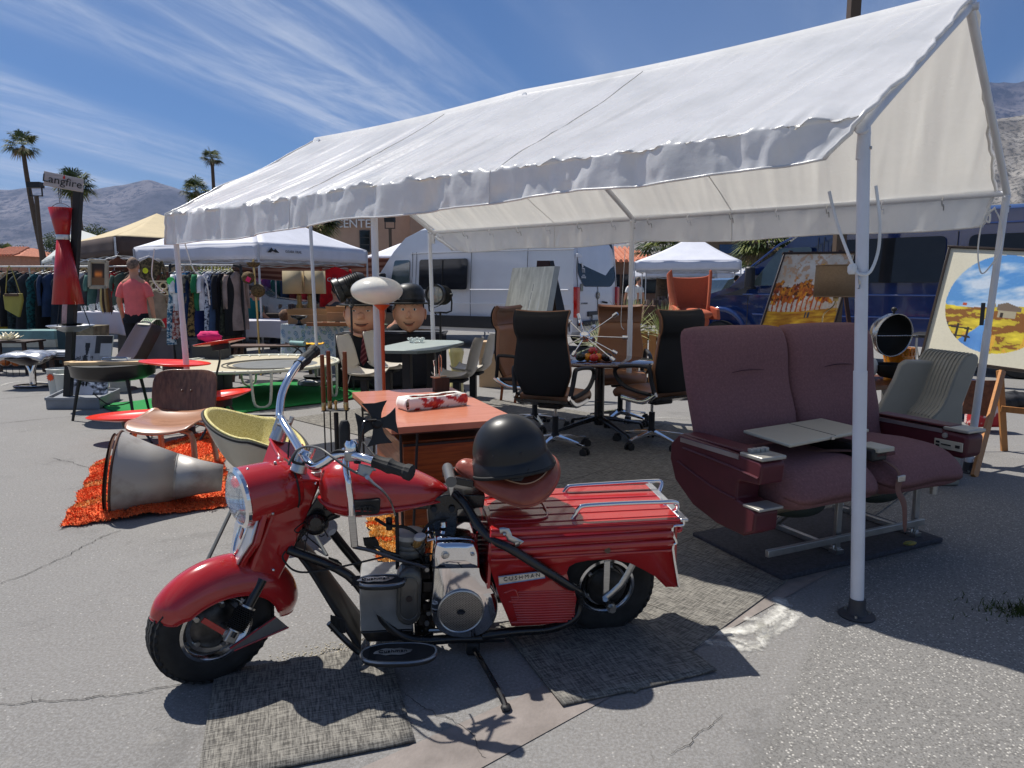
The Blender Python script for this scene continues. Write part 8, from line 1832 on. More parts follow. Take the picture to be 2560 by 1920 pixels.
def poster(u,v):
 n=nfield(u*2,v*2,4,1);n2=nfield(u,v,22,2);n3=nfield(u,v*2,9,4)
 g=176-30*v+n*10; g=np.where((u>.62)&(v<.30),60,g); g=np.where((u>.74)&(v>.13)&(v<.34),190,g)
 g=np.where((v>.34)&(v<.52)&(u<.6)&(n2+n3*.6>.0),70+n2*60,g); g=np.where((v>.50)&(v<.68),52+n*16,g); g=np.where((v>.68),150+n3*220,g)
 g=np.where((v>.52)&(v<.56)&(u<.36),40,g)
 e=((u-.42)/.26)**2+((v-.93)/.12)**2<1;g=np.where(e,206,g); e=((u-.45)/.12)**2+((v-.80)/.04)**2<1;g=np.where(e&(np.sin(u*90)>0),30,g)
 t1=(abs(u-.44)<.012+.045*np.clip((.30-v)/.18+.3,0,1))&(v>.12)&(v<.32);g=np.where(t1,26,g)
 t2=(abs(u-.41)<.03+.11*np.clip((v-.32)/.4,0,1))&(v>.32)&(v<.72);g=np.where(t2,34,g); t3=(abs(u-.50)<.018)&(v>.30)&(v<.74);g=np.where(t3,190,g)
 return g,g,g*1.04
p0=yp(151,725,8.45);p1=yp(244,725,8.45);p2=yp(136,856,8.22)
ps=thing('bw_poster','black and white photo poster of a hanging fireplace leaning in the grey tray','poster',p2)
painted('print',poster,90,120,lambda u,v:p0+(p1-p0)*u+(p2-p0)*v,glossprint,ps,world=True)
M().prism([p0+V((0,.004,0)),p1+V((0,.004,0)),p1+p2-p0+V((0,.004,0)),p2+V((0,.004,0))],(0,.02,.0)).obj('backing_board',mt('foam_board',srgb(180,182,184),.7),ps,world=True)
wb=mt('pale_plastic_bin',srgb(186,190,186),.45,var=.04)
for x,y,h_,lb in((116,857,.33,'pale round waste bin with an orange star sticker left of the poster'),(133,861,.29,'second pale round waste bin, in front of the stickered one'),(247,848,.42,'taller pale green-white bin right of the poster')):
 q=gp(x,y);t=thing('waste_bin',lb,'bin',(q.x,q.y+.15,0));M().lathe([(0,.006),(.115,.004),(.118,0),(.14,h_),(.148,h_+.006),(.14,h_+.01),(.132,h_),(.11,.01)],30).obj('bin_body',wb,t,sharp=50)
 if 'star' in lb:
  m=M().prism([V((-.03+.05*(1 if k%2 else .62)*math.cos(k*math.pi/10),-.137,h_-.09+.05*(1 if k%2 else .62)*math.sin(k*math.pi/10))) for k in range(20)],(0,-.004,0));m.obj('star_sticker',mt('neon_orange',srgb(255,90,40),.6),t)
gc_=gp(262,905);gc_=V((-4.12,7.3,0));zg=yp(275,800,7.3).z
gl=thing('round_grill','wide black round grill on thin black legs with wooden boards across its rim','grill',gc_)
M().lathe([(0,-.10),(.30,-.085),(.385,-.04),(.40,.06),(.41,.075),(.395,.07),(.38,-.02),(.29,-.065),(0,-.08)],48,(0,0,zg)).obj('bowl',mt('grill_black',(.014,.014,.015),.35,coat=.2),gl,sharp=60)
M().lathe([(0,.062),(.385,.062),(.385,.072),(0,.074)],40,(0,0,zg)).obj('grill_plate',mt('sooty_plate',(.05,.05,.048),.6),gl)
for k,(a,) in enumerate(((3.6,),(5.6,),(1.2,))):
 M().tube([(.30*math.cos(a),.30*math.sin(a),zg-.05),(.33*math.cos(a),.33*math.sin(a),zg-.16),(.40*math.cos(a),.40*math.sin(a),.0)],[.022,.018,.013],8,3).obj('leg',blackm,gl)
M().tube([(-.05,-.3,zg-.2),(.1,-.28,zg-.32),(.28,-.2,zg-.30)],.006,6,4).obj('cable',rubber,gl)
M().box((.05,-.13,zg+.09),(.74,.12,.035),rz(R(8)).to_3x3()).box((-.34,-.14,zg+.09),(.10,.10,.035),rz(R(-14)).to_3x3()).obj('wooden_board',mt('blond_board',srgb(222,188,140),.6,var=.1,st=(1,12,1)),gl,bevel=.004)
M().tube([(-.16,.1,zg+.07),(-.16,.1,zg+.12),(.06,.14,zg+.12),(.06,.14,zg+.07)],.006,6,2).obj('handle',chrome,gl)
q=yp(268,720,9.35)
rc=thing('recliner','dark brown leather recliner seen from behind and side, left of the man','armchair',(q.x-.06,9.4,0),R(-38));rc.scale=(.86,.86,.86)
dl=mt('espresso_leather',srgb(62,42,34),.4,var=.12,vs=3,bump=.3,bs=20,coat=.1)
prr=[V((0,.02,.36)),V((0,.16,.52)),V((0,.30,.74)),V((0,.42,.93)),V((0,.46,1.00))]
pk=catm(prr,5)
def rback(u,v):
 i=v*(len(pk)-1);j=int(min(i,len(pk)-2));q=pk[j].lerp(pk[j+1],i-j); x=(u-.5)*.60*(1-.2*v**3); return (x,q.y+.03*(2*u-1)**2*-1,q.z-.02*(2*u-1)**4)
M().grid(rback,14,24).obj('backrest',dl,rc,solid=.17,bevel=.05,seg=4,sharp=180)
M().box((0,-.18,.36),(.54,.52,.15)).obj('seat',dl,rc,bevel=.05,seg=4); M().cyl((0,-.1,.05),(0,-.1,.3),.04).obj('column',blackm,rc)
M().lathe([(0,.05),(.24,.03),(.27,0)],28,(0,-.1,0)).obj('base_disc',mt('rust_brown_base',srgb(84,54,44),.6),rc)
def croch(u,v):
 s=((np.floor(u*8)+np.floor(v*7))%2==0)&(nfield(u,v,30,1)>-.1);e=(u<.06)|(u>.94)|(v<.07)|(v>.93); w_=np.sin(u*44)*np.sin(v*40)>.35
 r=np.where(w_|e,222,22)+0*u;g=np.where(w_|e,216,90)+0*u;b=np.where(w_|e,196,52)+0*u;return r,g,b
ga=thing('crochet_runner','green and cream crochet runner draped over the top of the brown recliner','runner',rc.location,R(-38));ga.scale=(.86,.86,.86)
painted('crochet',croch,50,50,lambda u,v:((u-.5)*.40,.475-.12+.24*math.sin(min(1,v)*math.pi*.5)*1-.02,1.065-.18*max(0,abs(v-.42)-.12)**1.0*1.6+.004),clothmat,ga,solid=.012)
q=gp(62,838);sp2=thing('pedestal_stool','stool with a crumpled silver metallic cushion on a splayed chrome pedestal','stool',(q.x+.0,9.6,0))
zc=yp(60,765,9.6).z
M().grid(lambda u,v:((u-.5)*.62,(v-.5)*.5,zc+.02-.10*((2*u-1)**4+(2*v-1)**4)*.5+.02*noise.noise(V((u*5,v*5,2)))),26,20).obj('cushion',mt('silver_vinyl',(.55,.55,.56),.25,.8,bump=1,bs=14),sp2,solid=.05,bevel=.01,sharp=180)
M().lathe([(0,-.10),(.12,-.09),(.30,.0),(.31,.01),(0,.0)],28,(0,0,zc-.05)).obj('bowl_seat',mt('dark_shell',(.03,.02,.02),.4),sp2,sharp=60)
for s in(-1,1): M().tube([(s*.06,0,zc-.13),(s*.015,0,zc-.25),(s*.02,0,.04)],.022,8,4).obj('stem',chrome,sp2)
for k in range(3): M().tube([(.24*math.cos(a)+.0,.17*math.sin(a)+.02*k,.02) for a in np.linspace(0,6.28,25)[:-1]],.010,6,1,True).obj('base_ring',chrome if k else blackm,sp2)
def bench(label,pl0,pl1,Y,w_,legh,mat,nsl=4):
 a=yp(*pl0,Y);b_=yp(*pl1,Y);t=thing('bench',label,'bench',((a.x+b_.x)/2,Y,0),0);L=b_.x-a.x
 for k in range(nsl): M().box((0,-w_/2+(k+.5)*w_/nsl,a.z),(L,w_/nsl*.86,.03)).obj('slat',mat,t,bevel=.003)
 for s in(-1,1):
  for y in(-w_*.4,w_*.4): M().beam((s*L*.42,y,a.z-.01),(s*L*.45,y,0),.05,.04).obj('leg',mat,t)
 return t,a.z
bd_,zb_=bench('low dark wooden bench carrying a folded silver cover, left of the poster',(85,772),(165,772),9.9,.5,.4,mt('bench_dark',srgb(60,42,36),.5))
t=thing('folded_cover','folded silver-white cover lying on the low dark wooden bench','cover',(bd_.location.x+.05,9.85,zb_+.016));
for k in range(3): M().grid(lambda u,v,k=k:((u-.5)*.50+.01*k,(v-.5)*.34,.02+k*.025+.004*noise.noise(V((u*6,v*5,k)))),12,8).obj('fold',mt('silver_fabric',srgb(186,188,192),.45,.2),t,solid=.02,sharp=180)
b3,z3=bench('low brown bench at the far left edge holding a white lotus-shaped bowl',(-30,737),(78,735),11.2,.5,.4,mt('bench_dark',(0,0,0)))
t=thing('lotus_bowl','cream ceramic bowl shaped like an open lotus flower on the far left bench','bowl',(yp(24,732,11.1).x,11.05,z3+.016))
for ring,(n,r,h_) in enumerate(((9,.20,.08),(8,.14,.12),(6,.08,.14))):
 for k in range(n):
  a=2*math.pi*k/n+ring*.3;c,s=math.cos(a),math.sin(a); M().add([V((0,0,.01)),V((r*.6*c-.05*s,r*.6*s+.05*c,h_*.5)),V((r*c,r*s,h_)),V((r*.6*c+.05*s,r*.6*s-.05*c,h_*.5)),V((r*.55*c,r*.55*s,h_*.32))],[(0,1,4),(0,4,3),(1,2,4),(4,2,3)]).obj('petal',mt('cream_glaze',srgb(226,218,188),.35),t,solid=.004)
t=thing('storage_chest','pale blue and white striped chest behind the lotus bowl','box',(yp(25,700,12.0).x,12.1,.30)); M().box((0,0,.26),(1.6,.5,.14)).obj('upper_stripe',mt('washed_blue',srgb(110,146,146),.7,var=.2),t); M().box((0,0,.12),(1.62,.5,.13)).obj('white_stripe',mt('washed_white',srgb(186,186,172),.7),t); M().box((0,0,-.02),(1.64,.5,.14)).obj('lower_stripe',mt('washed_slate',srgb(96,112,122),.7,var=.2),t); M().box((0,0,-.2),(1.5,.4,.2)).obj('plinth',blackm,t)
t=thing('amber_crate','wire crate of amber glass shades under the far left bench','crate',(yp(20,752,11.0).x,11.0,.12))
for k in range(4): M().ell((-.25+.17*k,0,.10),(.09,.09,.09),None,14,10).obj('amber_shade',mt('amber_shade_glass',srgb(190,100,40),.2,coat=.6,var=.4,vs=12),t,sharp=180)
for z in(0,.2): M().tube([(-.38,-.14,z),(.42,-.14,z),(.42,.14,z),(-.38,.14,z)],.006,5,0,True).obj('crate_wire',blackm,t)
for k in range(9): M().tube([(-.38+k*.1,-.14,-.12),(-.38+k*.1,-.14,.2)],.004,5,0).obj('crate_wire',blackm,t)
t=thing('teal_box','dark teal metal box standing under the clothes at the left','box',(yp(152,740,11.5).x,11.6,0)); M().box((0,0,.40),(.36,.3,.55)).obj('box_body',mt('dark_teal',srgb(40,66,74),.6),t,bevel=.01); M().cyl((0,0,0),(0,0,.13),.03).obj('box_foot',blackm,t)
t=thing('stone_planter','mottled stone plinth between the clothes and the poster','planter',(yp(182,730,11.2).x,11.3,0)); M().loft([[V((sx*w_,sy*w_,z)) for sx,sy in((-1,-1),(1,-1),(1,1),(-1,1))] for w_,z in((.18,0),(.23,.75))]).obj('plinth',mt('mottled_stone',srgb(150,140,116),.9,c2=srgb(104,96,78),vs=9),t,bevel=.01)
# red oval trays on black stands
redlac=mt('red_lacquer',srgb(222,48,22),.28,var=.04,coat=.25,rv=.02,spec=.35)
def redtray(label,q,rx,ry,tilt,dz,stand):
 t=thing('red_tray',label,'tray chair',(q.x,q.y,0),0); z=q.z; Rm=Matrix.Translation((0,0,z))@Matrix.Rotation(R(tilt[0]),4,'X')@Matrix.Rotation(R(tilt[1]),4,'Y')
 M(Rm).lathe([(0,-dz),(.3,-dz*.96),(.6,-dz*.72),(.85,-dz*.30),(1.0,0),(1.012,.006),(1.0,.010),(.84,-dz*.22),(.6,-dz*.62),(.3,-dz*.86),(0,-dz*.9)],56,sx=rx,sy=ry).obj('dish',redlac,t,sharp=180)
 M(Rm).lathe([(.0,-dz-.055),(.26,-dz-.055),(.28,-dz*.9),(0,-dz*.9)],30,sx=rx*1.3,sy=ry*1.3).obj('under_drum',blackm,t)
 for i,pts in enumerate(stand): M().tube([V(a) for a in pts],.011,8,3).obj('stand_tube',blackp,t)
 return t
redtray('topmost red oval tray tilted on a black strut behind the walnut chair',gp(474,740,.80)*1.0,.255,.18,(-4,-9),.02,[[(0,.0,.76),(-.05,.1,.60),(-.12,.15,.40),(-.15,.2,.02)],[(-.15,.2,.02),(-.15,-.3,.02),(-.1,-.5,.02)],[(-.15,.2,.02),(.5,.2,.02),(.55,-.1,.02),(.3,-.3,.02)]])
redtray('second red oval tray, lying level just above the walnut chair back',gp(378,784,.66),.318,.20,(0,3),.03,[[(0,0,.60),(0,.02,.02)],[(-.2,-.2,.02),(0,.02,.1),(.2,.2,.02)],[(.2,-.2,.02),(0,.02,.1),(-.2,.2,.02)]])
redtray('third red oval dish, low and just right of the walnut chair back',gp(475,852,.40),.275,.20,(2,-6),.05,[[(.02,.05,.32),(.1,-.2,.01)],[(0,0,.32),(-.12,-.2,.01)],[(.05,.05,.32),(.12,.25,.01)]])
redtray('largest red oval tray, lowest and farthest left beside the walnut chair seat',gp(300,896,.24),.45,.22,(1,-3),.05,[[(0,.0,.16),(-.1,-.1,.01)],[(0,0,.16),(.15,-.1,.01)],[(0,0,.16),(0,.2,.01)]])
# green carpet, trampoline
gcp=[(-4.70,8.01),(-4.12,7.48),(-3.14,7.32),(-2.74,7.74),(-1.86,8.62),(-2.04,9.46),(-3.14,10.16),(-3.9,9.0)]
cen=V((sum(a for a,b in gcp)/8,sum(b for a,b in gcp)/8,0))
ck=catm([V((*q,0)) for q in gcp+gcp[:1]],5)[:-1];n=len(ck)
m=M()
for j in range(9):
 for q in ck:
  p=cen.lerp(q,(j+.02)/8); m.v.append((p.x,p.y,.012+.018*max(0,noise.noise(V((p.x*2.4,p.y*2.4,4))))+.02*max(0,noise.noise(V((p.x*1.1+5,p.y*5,1))))))
m.f=[(j*n+i,j*n+(i+1)%n,(j+1)*n+(i+1)%n,(j+1)*n+i) for j in range(8) for i in range(n)]+[tuple(range(n))]
tag(m.obj('green_carpet',mt('emerald_carpet',srgb(30,128,62),.95,var=.12,vs=3,bump=.6,bs=160),sharp=180,solid=.012),'crumpled emerald green carpet spread under the trampoline','carpet')
tc_=V((-3.2,8.75,.42));tp=thing('trampoline','round trampoline with pale rim and U-shaped legs, cream mat with a grey disc','trampoline',(tc_.x,tc_.y,0)); RT=1.02
padm=mt('cream_rim',srgb(206,206,188),.5)
M().tube([(RT*math.cos(a),RT*math.sin(a),.42) for a in np.linspace(0,2*math.pi,65)[:-1]],.02,8,1,True).obj('rim',padm,tp,sharp=180)
M().lathe([(0,.405),(.5,.405),(.96,.41),(.985,.418)],64).obj('mat',mt('cream_mat',srgb(186,176,150),.8,var=.04),tp,solid=.006)
M().lathe([(0,.412),(.50,.412)],48,(.28,-.02,0)).obj('grey_disc',mt('grey_mat',srgb(108,110,110),.8),tp)
for r_ in(.56,.62): M().tube([(.28+r_*math.cos(a),-.02+r_*math.sin(a),.413) for a in np.linspace(1.2,5.2,40)],.008,5,1).obj('mat_ring',mt('ring_grey',srgb(90,88,82),.8),tp)
for k in range(48):
 a=k*2*math.pi/48; M().beam(((RT-.06)*math.cos(a),(RT-.06)*math.sin(a),.415),((RT+.012)*math.cos(a+.03),(RT+.012)*math.sin(a+.03),.43),.016,.02).obj('lacing',mt('lace_white',srgb(220,220,210),.7),tp)
for k in range(6):
 a=k*math.pi/3-1.15;c,s=math.cos(a),math.sin(a);tx,ty=-s,c
 M().tube([(RT*c-tx*.11,RT*s-ty*.11,.41),(RT*c-tx*.09,RT*s-ty*.09,.10),(RT*c-tx*.05,RT*s-ty*.05,.03),(RT*c,RT*s,.018),(RT*c+tx*.05,RT*s+ty*.05,.03),(RT*c+tx*.09,RT*s+ty*.09,.10),(RT*c+tx*.11,RT*s+ty*.11,.41)],.017,8,3).obj('leg',padm,tp,sharp=180)
# walnut plywood chair
dw=thing('plywood_chair','walnut bent plywood lounge chair with separate back panel, beside the metal horn','chair',(-2.50,5.22,0),R(-2))
b0=yp(*Z10(668,460),5.35)
def panel(W2,H2,bow,cz,cy,tilt,nx=2.6):
 m=M();vs=[];n=40
 rr=[]
 for j in range(8):
  k=1-j/7.5
  rr.append([V((W2*(abs(math.cos(t))**(2/nx))*(1 if math.cos(t)>0 else -1)*k,0,H2*(abs(math.sin(t))**(2/nx))*(1 if math.sin(t)>0 else -1)*k*(1-.06*0))) for t in [2*math.pi*i/n for i in range(n)]])
 for r in rr:
  for q in r: q.y=-bow*(q.x/W2)**2*1.0+bow*.3*(q.z/H2)**2
 T_=Matrix.Translation((0,cy,cz))@Matrix.Rotation(tilt,4,'X')
 m=M(T_); m.loft(rr,False); m.f.append(tuple(len(m.v)-n+i for i in range(n)));return m
panel(.25,.185,.045,b0.z-.02,.17,R(-14),4.2).obj('back_panel',walnut,dw,solid=.011,sharp=180,bevel=.003)
lightw=mt('light_walnut',srgb(176,130,104),.3,var=.08,st=(2,14,2),vs=3,c2=srgb(150,106,82),coat=.25)
def seatp_(u,v):
 x=(u-.5)*2;y=(v-.5)*2; k=(1-abs(y)**5*.18); return (x*.255*k*(1-.0*y),-.12+y*.22*(1-abs(x)**4*.12),.365+.03*x*x+(.05*max(0,y)**2)-(.05*max(0,-y-.35)**2*2))
M().grid(seatp_,20,20).obj('seat_panel',lightw,dw,solid=.011,sharp=180)
M().grid(lambda u,v:((u-.5)*.10,[-.10,.05,.155,.20,.215,.19][0]+0*u if 0 else (catm([V((0,-.12,.345)),V((0,.04,.335)),V((0,.15,.36)),V((0,.195,.46)),V((0,.20,.60))],5)[int(v*20)]).y,(catm([V((0,-.12,.345)),V((0,.04,.335)),V((0,.15,.36)),V((0,.195,.46)),V((0,.20,.60))],5)[int(v*20)]).z),3,20).obj('spine',walnut,dw,solid=.014,sharp=180)
def pleg(y,fw,spread,back):
 pts=catm([V((-spread,y+back,0)),V((-spread*.97,y+back*.5,.18)),V((-spread*.90,y,.28)),V((-spread*.72,y,.325)),V((0,y,.335)),V((spread*.72,y,.325)),V((spread*.90,y,.28)),V((spread*.97,y+back*.5,.18)),V((spread,y+back,0))],5)
 M().grid(lambda u,v:pts[int(v*(len(pts)-1))]+V((0,(u-.5)*fw,0)),3,len(pts)-1).obj('leg',lightw,dw,solid=.017,sharp=180)
pleg(-.22,.055,.24,-.03);pleg(.10,.055,.21,.06)
for x in(-.035,.035): M().lathe([(0,.004),(.006,.003),(.008,0)],12,(x,.16,b0.z),(0,-1,.1)).obj('rivet',walnut,dw)
# yellow bucket armchair
shell_=mt('putty_shell',srgb(188,182,164),.4,var=.05,vs=4,coat=.1); yel=mt('yellow_weave',srgb(232,222,160),.9,c2=srgb(206,192,122),vs=150,lo=.48,hi=.54,bump=.6,bs=240,st=(1,1,1))
ac=thing('shell_armchair','putty-coloured shell armchair with yellow woven lining and thin grey metal legs','chair',(-1.42,3.95,0),R(97))
rimp=[]
def bucket(u,v,off=0):
 a=2*math.pi*u  # 0 = right arm, pi/2 = back, -pi/2 = front
 c,s=math.cos(a),math.sin(a)
 rimz=.525+ .135*max(0,s)**1.6 + .02*(1-abs(s)) - .12*max(0,-s)**1.3
 rx=.315-.02*max(0,s); ry=.27 if s>0 else .25
 k=v**.55
 z=.30+(rimz-.30)*v**1.5
 return V((rx*k*c*(.98+.06*v),ry*k*s+.03*v*max(0,s)+.0,z+off))
M().grid(lambda u,v:bucket(u,v),56,22,True).obj('shell',shell_,ac,solid=.008,sharp=180)
M().grid(lambda u,v:(lambda q:V((q.x*.955,q.y*.955+.002,q.z+.026)))(bucket(u,min(.985,v*.985))),56,22,True).obj('woven_lining',yel,ac,solid=.012,sharp=180)
M().tube([bucket(k/72,1.0)+V((0,0,.005)) for k in range(72)],.0085,8,1,True).obj('rubber_edge',rubber,ac,sharp=180)
gl_=mt('grey_leg_metal',srgb(104,106,104),.4,.5)
iv=MX[ac].inverted()
for x,y,d in((440,1228,0),(706,1200,0),(468,1050,1),(640,1040,1)):
 f_=iv@gp(x,y) if not d else iv@V((gp(448,1228).x+.1 if x==468 else gp(706,1200).x-.0,4.35,0))
 M().tube([(f_.x*.28,f_.y*.28,.33),(f_.x,f_.y,0)],.0095,8,0).obj('leg',gl_,ac)
M().box((0,0,.315),(.2,.2,.03)).obj('leg_mount',rubber,ac,bevel=.005)
# shag rug and metal horn
def shag(name,label,px,cols_,n,hgt,seed):
 rnd=random.Random(seed); P=[gp(*q) for q in px]
 t=thing(name,label,'rug',P[0])
 def pos(u,v): return (P[3]*(1-u)+P[2]*u)*(1-v)+(P[0]*(1-u)+P[1]*u)*v   # v=1 near edge
 def hz(u,v): return .012+.05*math.exp(-((v-.90-.06*math.sin(u*5))/.035)**2)*(u<.35 and 1 or .5)+.03*max(0,noise.noise(V((u*3,v*3,seed))))
 base=M().grid(lambda u,v:pos(u,v)+V((.012*math.sin(v*30),.012*math.sin(u*40),hz(u,v))),40,40)
 base.obj('rug_base',mt(name+'_base',cols_[0],.95,var=.2),t,world=True,sharp=180)
 groups={}
 for k in range(n):
  u,v=rnd.random()*1.01,rnd.random()*1.01; s=noise.noise(V((u*2.5,v*2.5,seed)));
  bnd=(v*5.2+.5*s)%1.7
  ci=1 if .55<bnd<.95 else (2 if abs(bnd-.5)<.035 or abs(bnd-.98)<.03 else 0)
  if rnd.random()<.03: ci=rnd.randrange(len(cols_))
  g=groups.setdefault(ci,M()); p_=pos(u,v)+V((.012*math.sin(v*30),.012*math.sin(u*40),hz(u,v)));d=V((rnd.gauss(0,.008),rnd.gauss(0,.008),hgt*(.6+.6*rnd.random())));a=rnd.random()*6.28;w_=V((math.cos(a),math.sin(a),0))*.0035
  g.add([p_-w_,p_+w_,p_+d+w_*.6,p_+d-w_*.6],[(0,1,2,3)])
 for ci,g in groups.items(): g.obj('pile',mt(name+'_pile%d'%ci,cols_[ci],.95,var=.25,vs=30),t,world=True,kind='stuff')
 return t
shag('orange_rug','orange shag rug with ochre bands and a rolled near edge under the metal horn',[(135,1142),(490,1098),(480,925),(205,1003)],[srgb(224,102,52),srgb(222,156,92),srgb(130,60,30)],26000,.011,3)
shag('yellow_rug','yellow and orange shag rug seen behind the motorcycle engine',[(828,1240),(1060,1215),(1010,1090),(790,1125)],[srgb(226,180,106),srgb(222,120,54),srgb(150,130,70)],14000,.014,8)
hn=gp(245,1100); a0=V((-2.20,4.30,.30));
t0_=gp(246,1035);  # rim centre found between its top and foot
rt=yp(*Z10(318,775),4.35);rb=gp(*Z10(230,1378)); rcn=(rt+rb)/2+V((0,.0,0)); rad=(rt-rb).length/2
tipc=yp(*Z10(1035,1090),4.40); axh=(tipc-rcn); hl_=axh.length; axh.normalize()
ho=thing('metal_horn','large dented galvanised metal horn lying on the orange rug','horn',(rcn.x,rcn.y,0))
galv=mt('galvanised',srgb(176,172,166),.45,.25,var=.22,vs=5,c2=srgb(120,104,92),bump=.25,bs=14,lo=.52,hi=.85)
M().lathe([(rad,0),(rad*.99,.006),(rad*.74,hl_*.28),(rad*.535,hl_*.55)],56,rcn,axh).obj('flare',galv,ho,world=True,sharp=180,solid=.003)
M().lathe([(rad*.54,hl_*.545),(rad*.40,hl_*.78),(rad*.31,hl_*1.0)],48,rcn,axh).obj('throat',galv,ho,world=True,sharp=180,solid=.003)
M().lathe([(rad*.535,hl_*.545),(rad*.548,hl_*.55),(rad*.54,hl_*.56)],48,rcn,axh).obj('seam_ring',mt('seam_steel',srgb(170,168,162),.4,.6),ho,world=True)
M().tube([rcn+(axh.orthogonal().normalized()*math.cos(t)+axh.cross(axh.orthogonal().normalized())*math.sin(t))*rad for t in np.linspace(0,2*math.pi,49)[:-1]],.008,8,1,True).obj('rolled_rim',mt('rusty_rim',srgb(86,58,46),.7,.3,var=.3,vs=20),ho,world=True,sharp=180)
M().lathe([(rad*.97,-.012),(rad*.90,-.03),(rad*.955,-.035)],48,rcn+V((-.004,0,0)),axh).obj('inner_rim',mt('rusty_rim',(0,0,0)),ho,world=True)
# agave, egg chair, box
q=yp(1345,700,10.2);pl2=thing('agave_planter','wooden slatted planter box under the spiky pale plants','planter',(q.x+.35,10.4,0),R(-40))
for k in range(7): M().box((-.42+k*.14,-.25,.35),(.11,.02,.7)).obj('slat',pine,pl2,bevel=.003)
for k in range(7): M().box((-.42+k*.14,.25,.35),(.11,.02,.7)).obj('slat',pine,pl2,bevel=.003)
for s in(-1,1): M().box((s*.5,0,.35),(.03,.5,.7)).obj('end_board',pine,pl2,bevel=.003)
M().box((0,0,.62),(.94,.46,.04)).obj('soil',mt('soil',(.06,.04,.03),.95),pl2)
def spiky(label,c,n,ln,spread,cols_,seed,wd=.012):
 t=thing('spiky_plant',label,'plant',c); rnd=random.Random(seed)
 for ci,cc in enumerate(cols_):
  m=M()
  for k in range(n//len(cols_)):
   a=rnd.random()*6.28;el=rnd.uniform(.15,1.45);L=ln*rnd.uniform(.7,1.1);d=V((math.cos(a)*math.cos(el),math.sin(a)*math.cos(el),math.sin(el)));sd=V((-math.sin(a),math.cos(a),0))
   P=[d*(L*t_)-V((0,0,.35*L*spread*t_*t_*math.cos(el))) for t_ in(0,.3,.6,.85,1)];W_=[.7,1,.8,.4,.02]
   vs=[];
   for p_,w_ in zip(P,W_): vs+= [p_-sd*wd*w_,p_+V((0,0,-.004)),p_+sd*wd*w_]
   m.add(vs,[(i*3+j,i*3+j+1,i*3+j+4,i*3+j+3) for i in range(4) for j in range(2)])
  m.obj('leaves',mt('leaf_%s_%d'%(seed,ci),cc,.55,var=.3,vs=20,transl=.2),t,kind=None)
 return t
spiky('spiky green and straw-coloured plant with long upright blades, left part of the planter',(q.x+.12,10.25,.66),150,.62,.7,[srgb(120,134,70),srgb(196,196,140),srgb(160,156,96)],3)
spiky('bushy pale spiky plant with drooping silver-green blades, right part of the planter',(q.x+.62,10.35,.58),170,.60,1.1,[srgb(150,160,110),srgb(196,190,140),srgb(110,126,70)],4)
spiky('low silvery spiky plant beside the van bumper, leftmost in the planter',(q.x-.28,10.5,.45),120,.50,.9,[srgb(176,184,156),srgb(206,206,176)],5)
q=yp(1490,640,11.5)
eg=thing('egg_chair','orange wool high-backed egg chair facing the camera on a raised box','armchair',(q.x,11.5,0),R(14))
orw=mt('orange_wool',srgb(184,96,68),.9,var=.08,vs=60,bump=.3,bs=300)
zb_=.86
def egg(u,v):
 a=(u-.5)*math.pi*1.28; c,s=math.sin(a),math.cos(a)
 z=zb_-.05+.74*v; w_=.24+.10*v+.03*math.sin(v*3.0)+.06*max(0,v-.5)
 edge=abs(u-.5)*2;
 zz=z+ (.13*edge**2.4-.05)*max(0,(v-.5)/.5) - (.0 if v>.5 else .0)
 if v<.62: wing=1.0
 dpt=.26*(1-.55*max(0,v-.35)/.65)
 return V((w_*c, dpt*s+.05*v-.02, zz))
M().grid(egg,30,26).obj('shell_back',orw,eg,solid=.045,bevel=.012,sharp=180)
for s in(-1,1):
 M().grid(lambda u,v,s=s:V((s*(.30+.06*u-.02*v),.10-.42*u,zb_-.02+.26*v*(1-.35*u))),10,10).obj('wing',orw,eg,solid=.05,bevel=.015,sharp=180)
M().ell((0,-.12,zb_+.06),(.31,.30,.10),None,28,14).obj('seat_cushion',orw,eg,sharp=180)
M().ell((0,.02,zb_-.05),(.33,.33,.22),None,28,14).obj('shell_base',orw,eg,sharp=180)
M().cyl((0,0,.62),(0,0,zb_),.03).obj('stem',chrome,eg)
for k in range(4): a=k*1.57+.5; M().beam((0,0,.64),(.28*math.cos(a),.28*math.sin(a),.615),.04,.02).obj('foot',chrome,eg)
box('white_crate','large white crate under the orange egg chair','crate',(q.x,11.55,0),.95,.7,.60,mt('crate_white',srgb(170,170,166),.7),R(10))
q=gp(1055,782);bxx_=box('cardboard_box','tall cardboard box with a printed mark leaning by the abstract painting','box',(q.x+.18,9.7,0),.34,.3,.62,mt('pale_card',srgb(196,166,132),.8,var=.05),R(-12))
M().box((.02,-.152,.50),(.09,.004,.08)).obj('printed_mark',mt('print_grey',srgb(90,86,84),.8),bxx_); M().box((-.08,-.152,.38),(.10,.004,.035)).obj('printed_mark',mt('print_grey',(0,0,0)),bxx_)
q=gp(2200,885);t=thing('black_bag','black patterned bag on the ground under the river painting','bag',(q.x,q.y+.1,.09)); M().ell((0,0,0),(.26,.16,.10),None,18,12,lambda q:1+.2*noise.noise(q*4)).obj('bag_body',mt('black_bag_cloth',(.02,.02,.022),.6,var=.8,vs=14,bump=.6,bs=30),t,sharp=180)
t=thing('red_bag','red and white folded bag between the easel legs','bag',yp(2128,880,6.6)+V((0,0,-.05))); M().box((0,0,0),(.30,.16,.26)).obj('bag_body',mt('bag_red',srgb(176,30,36),.6,c2=srgb(220,200,196),vs=7,lo=.55,hi=.6),t,bevel=.03)
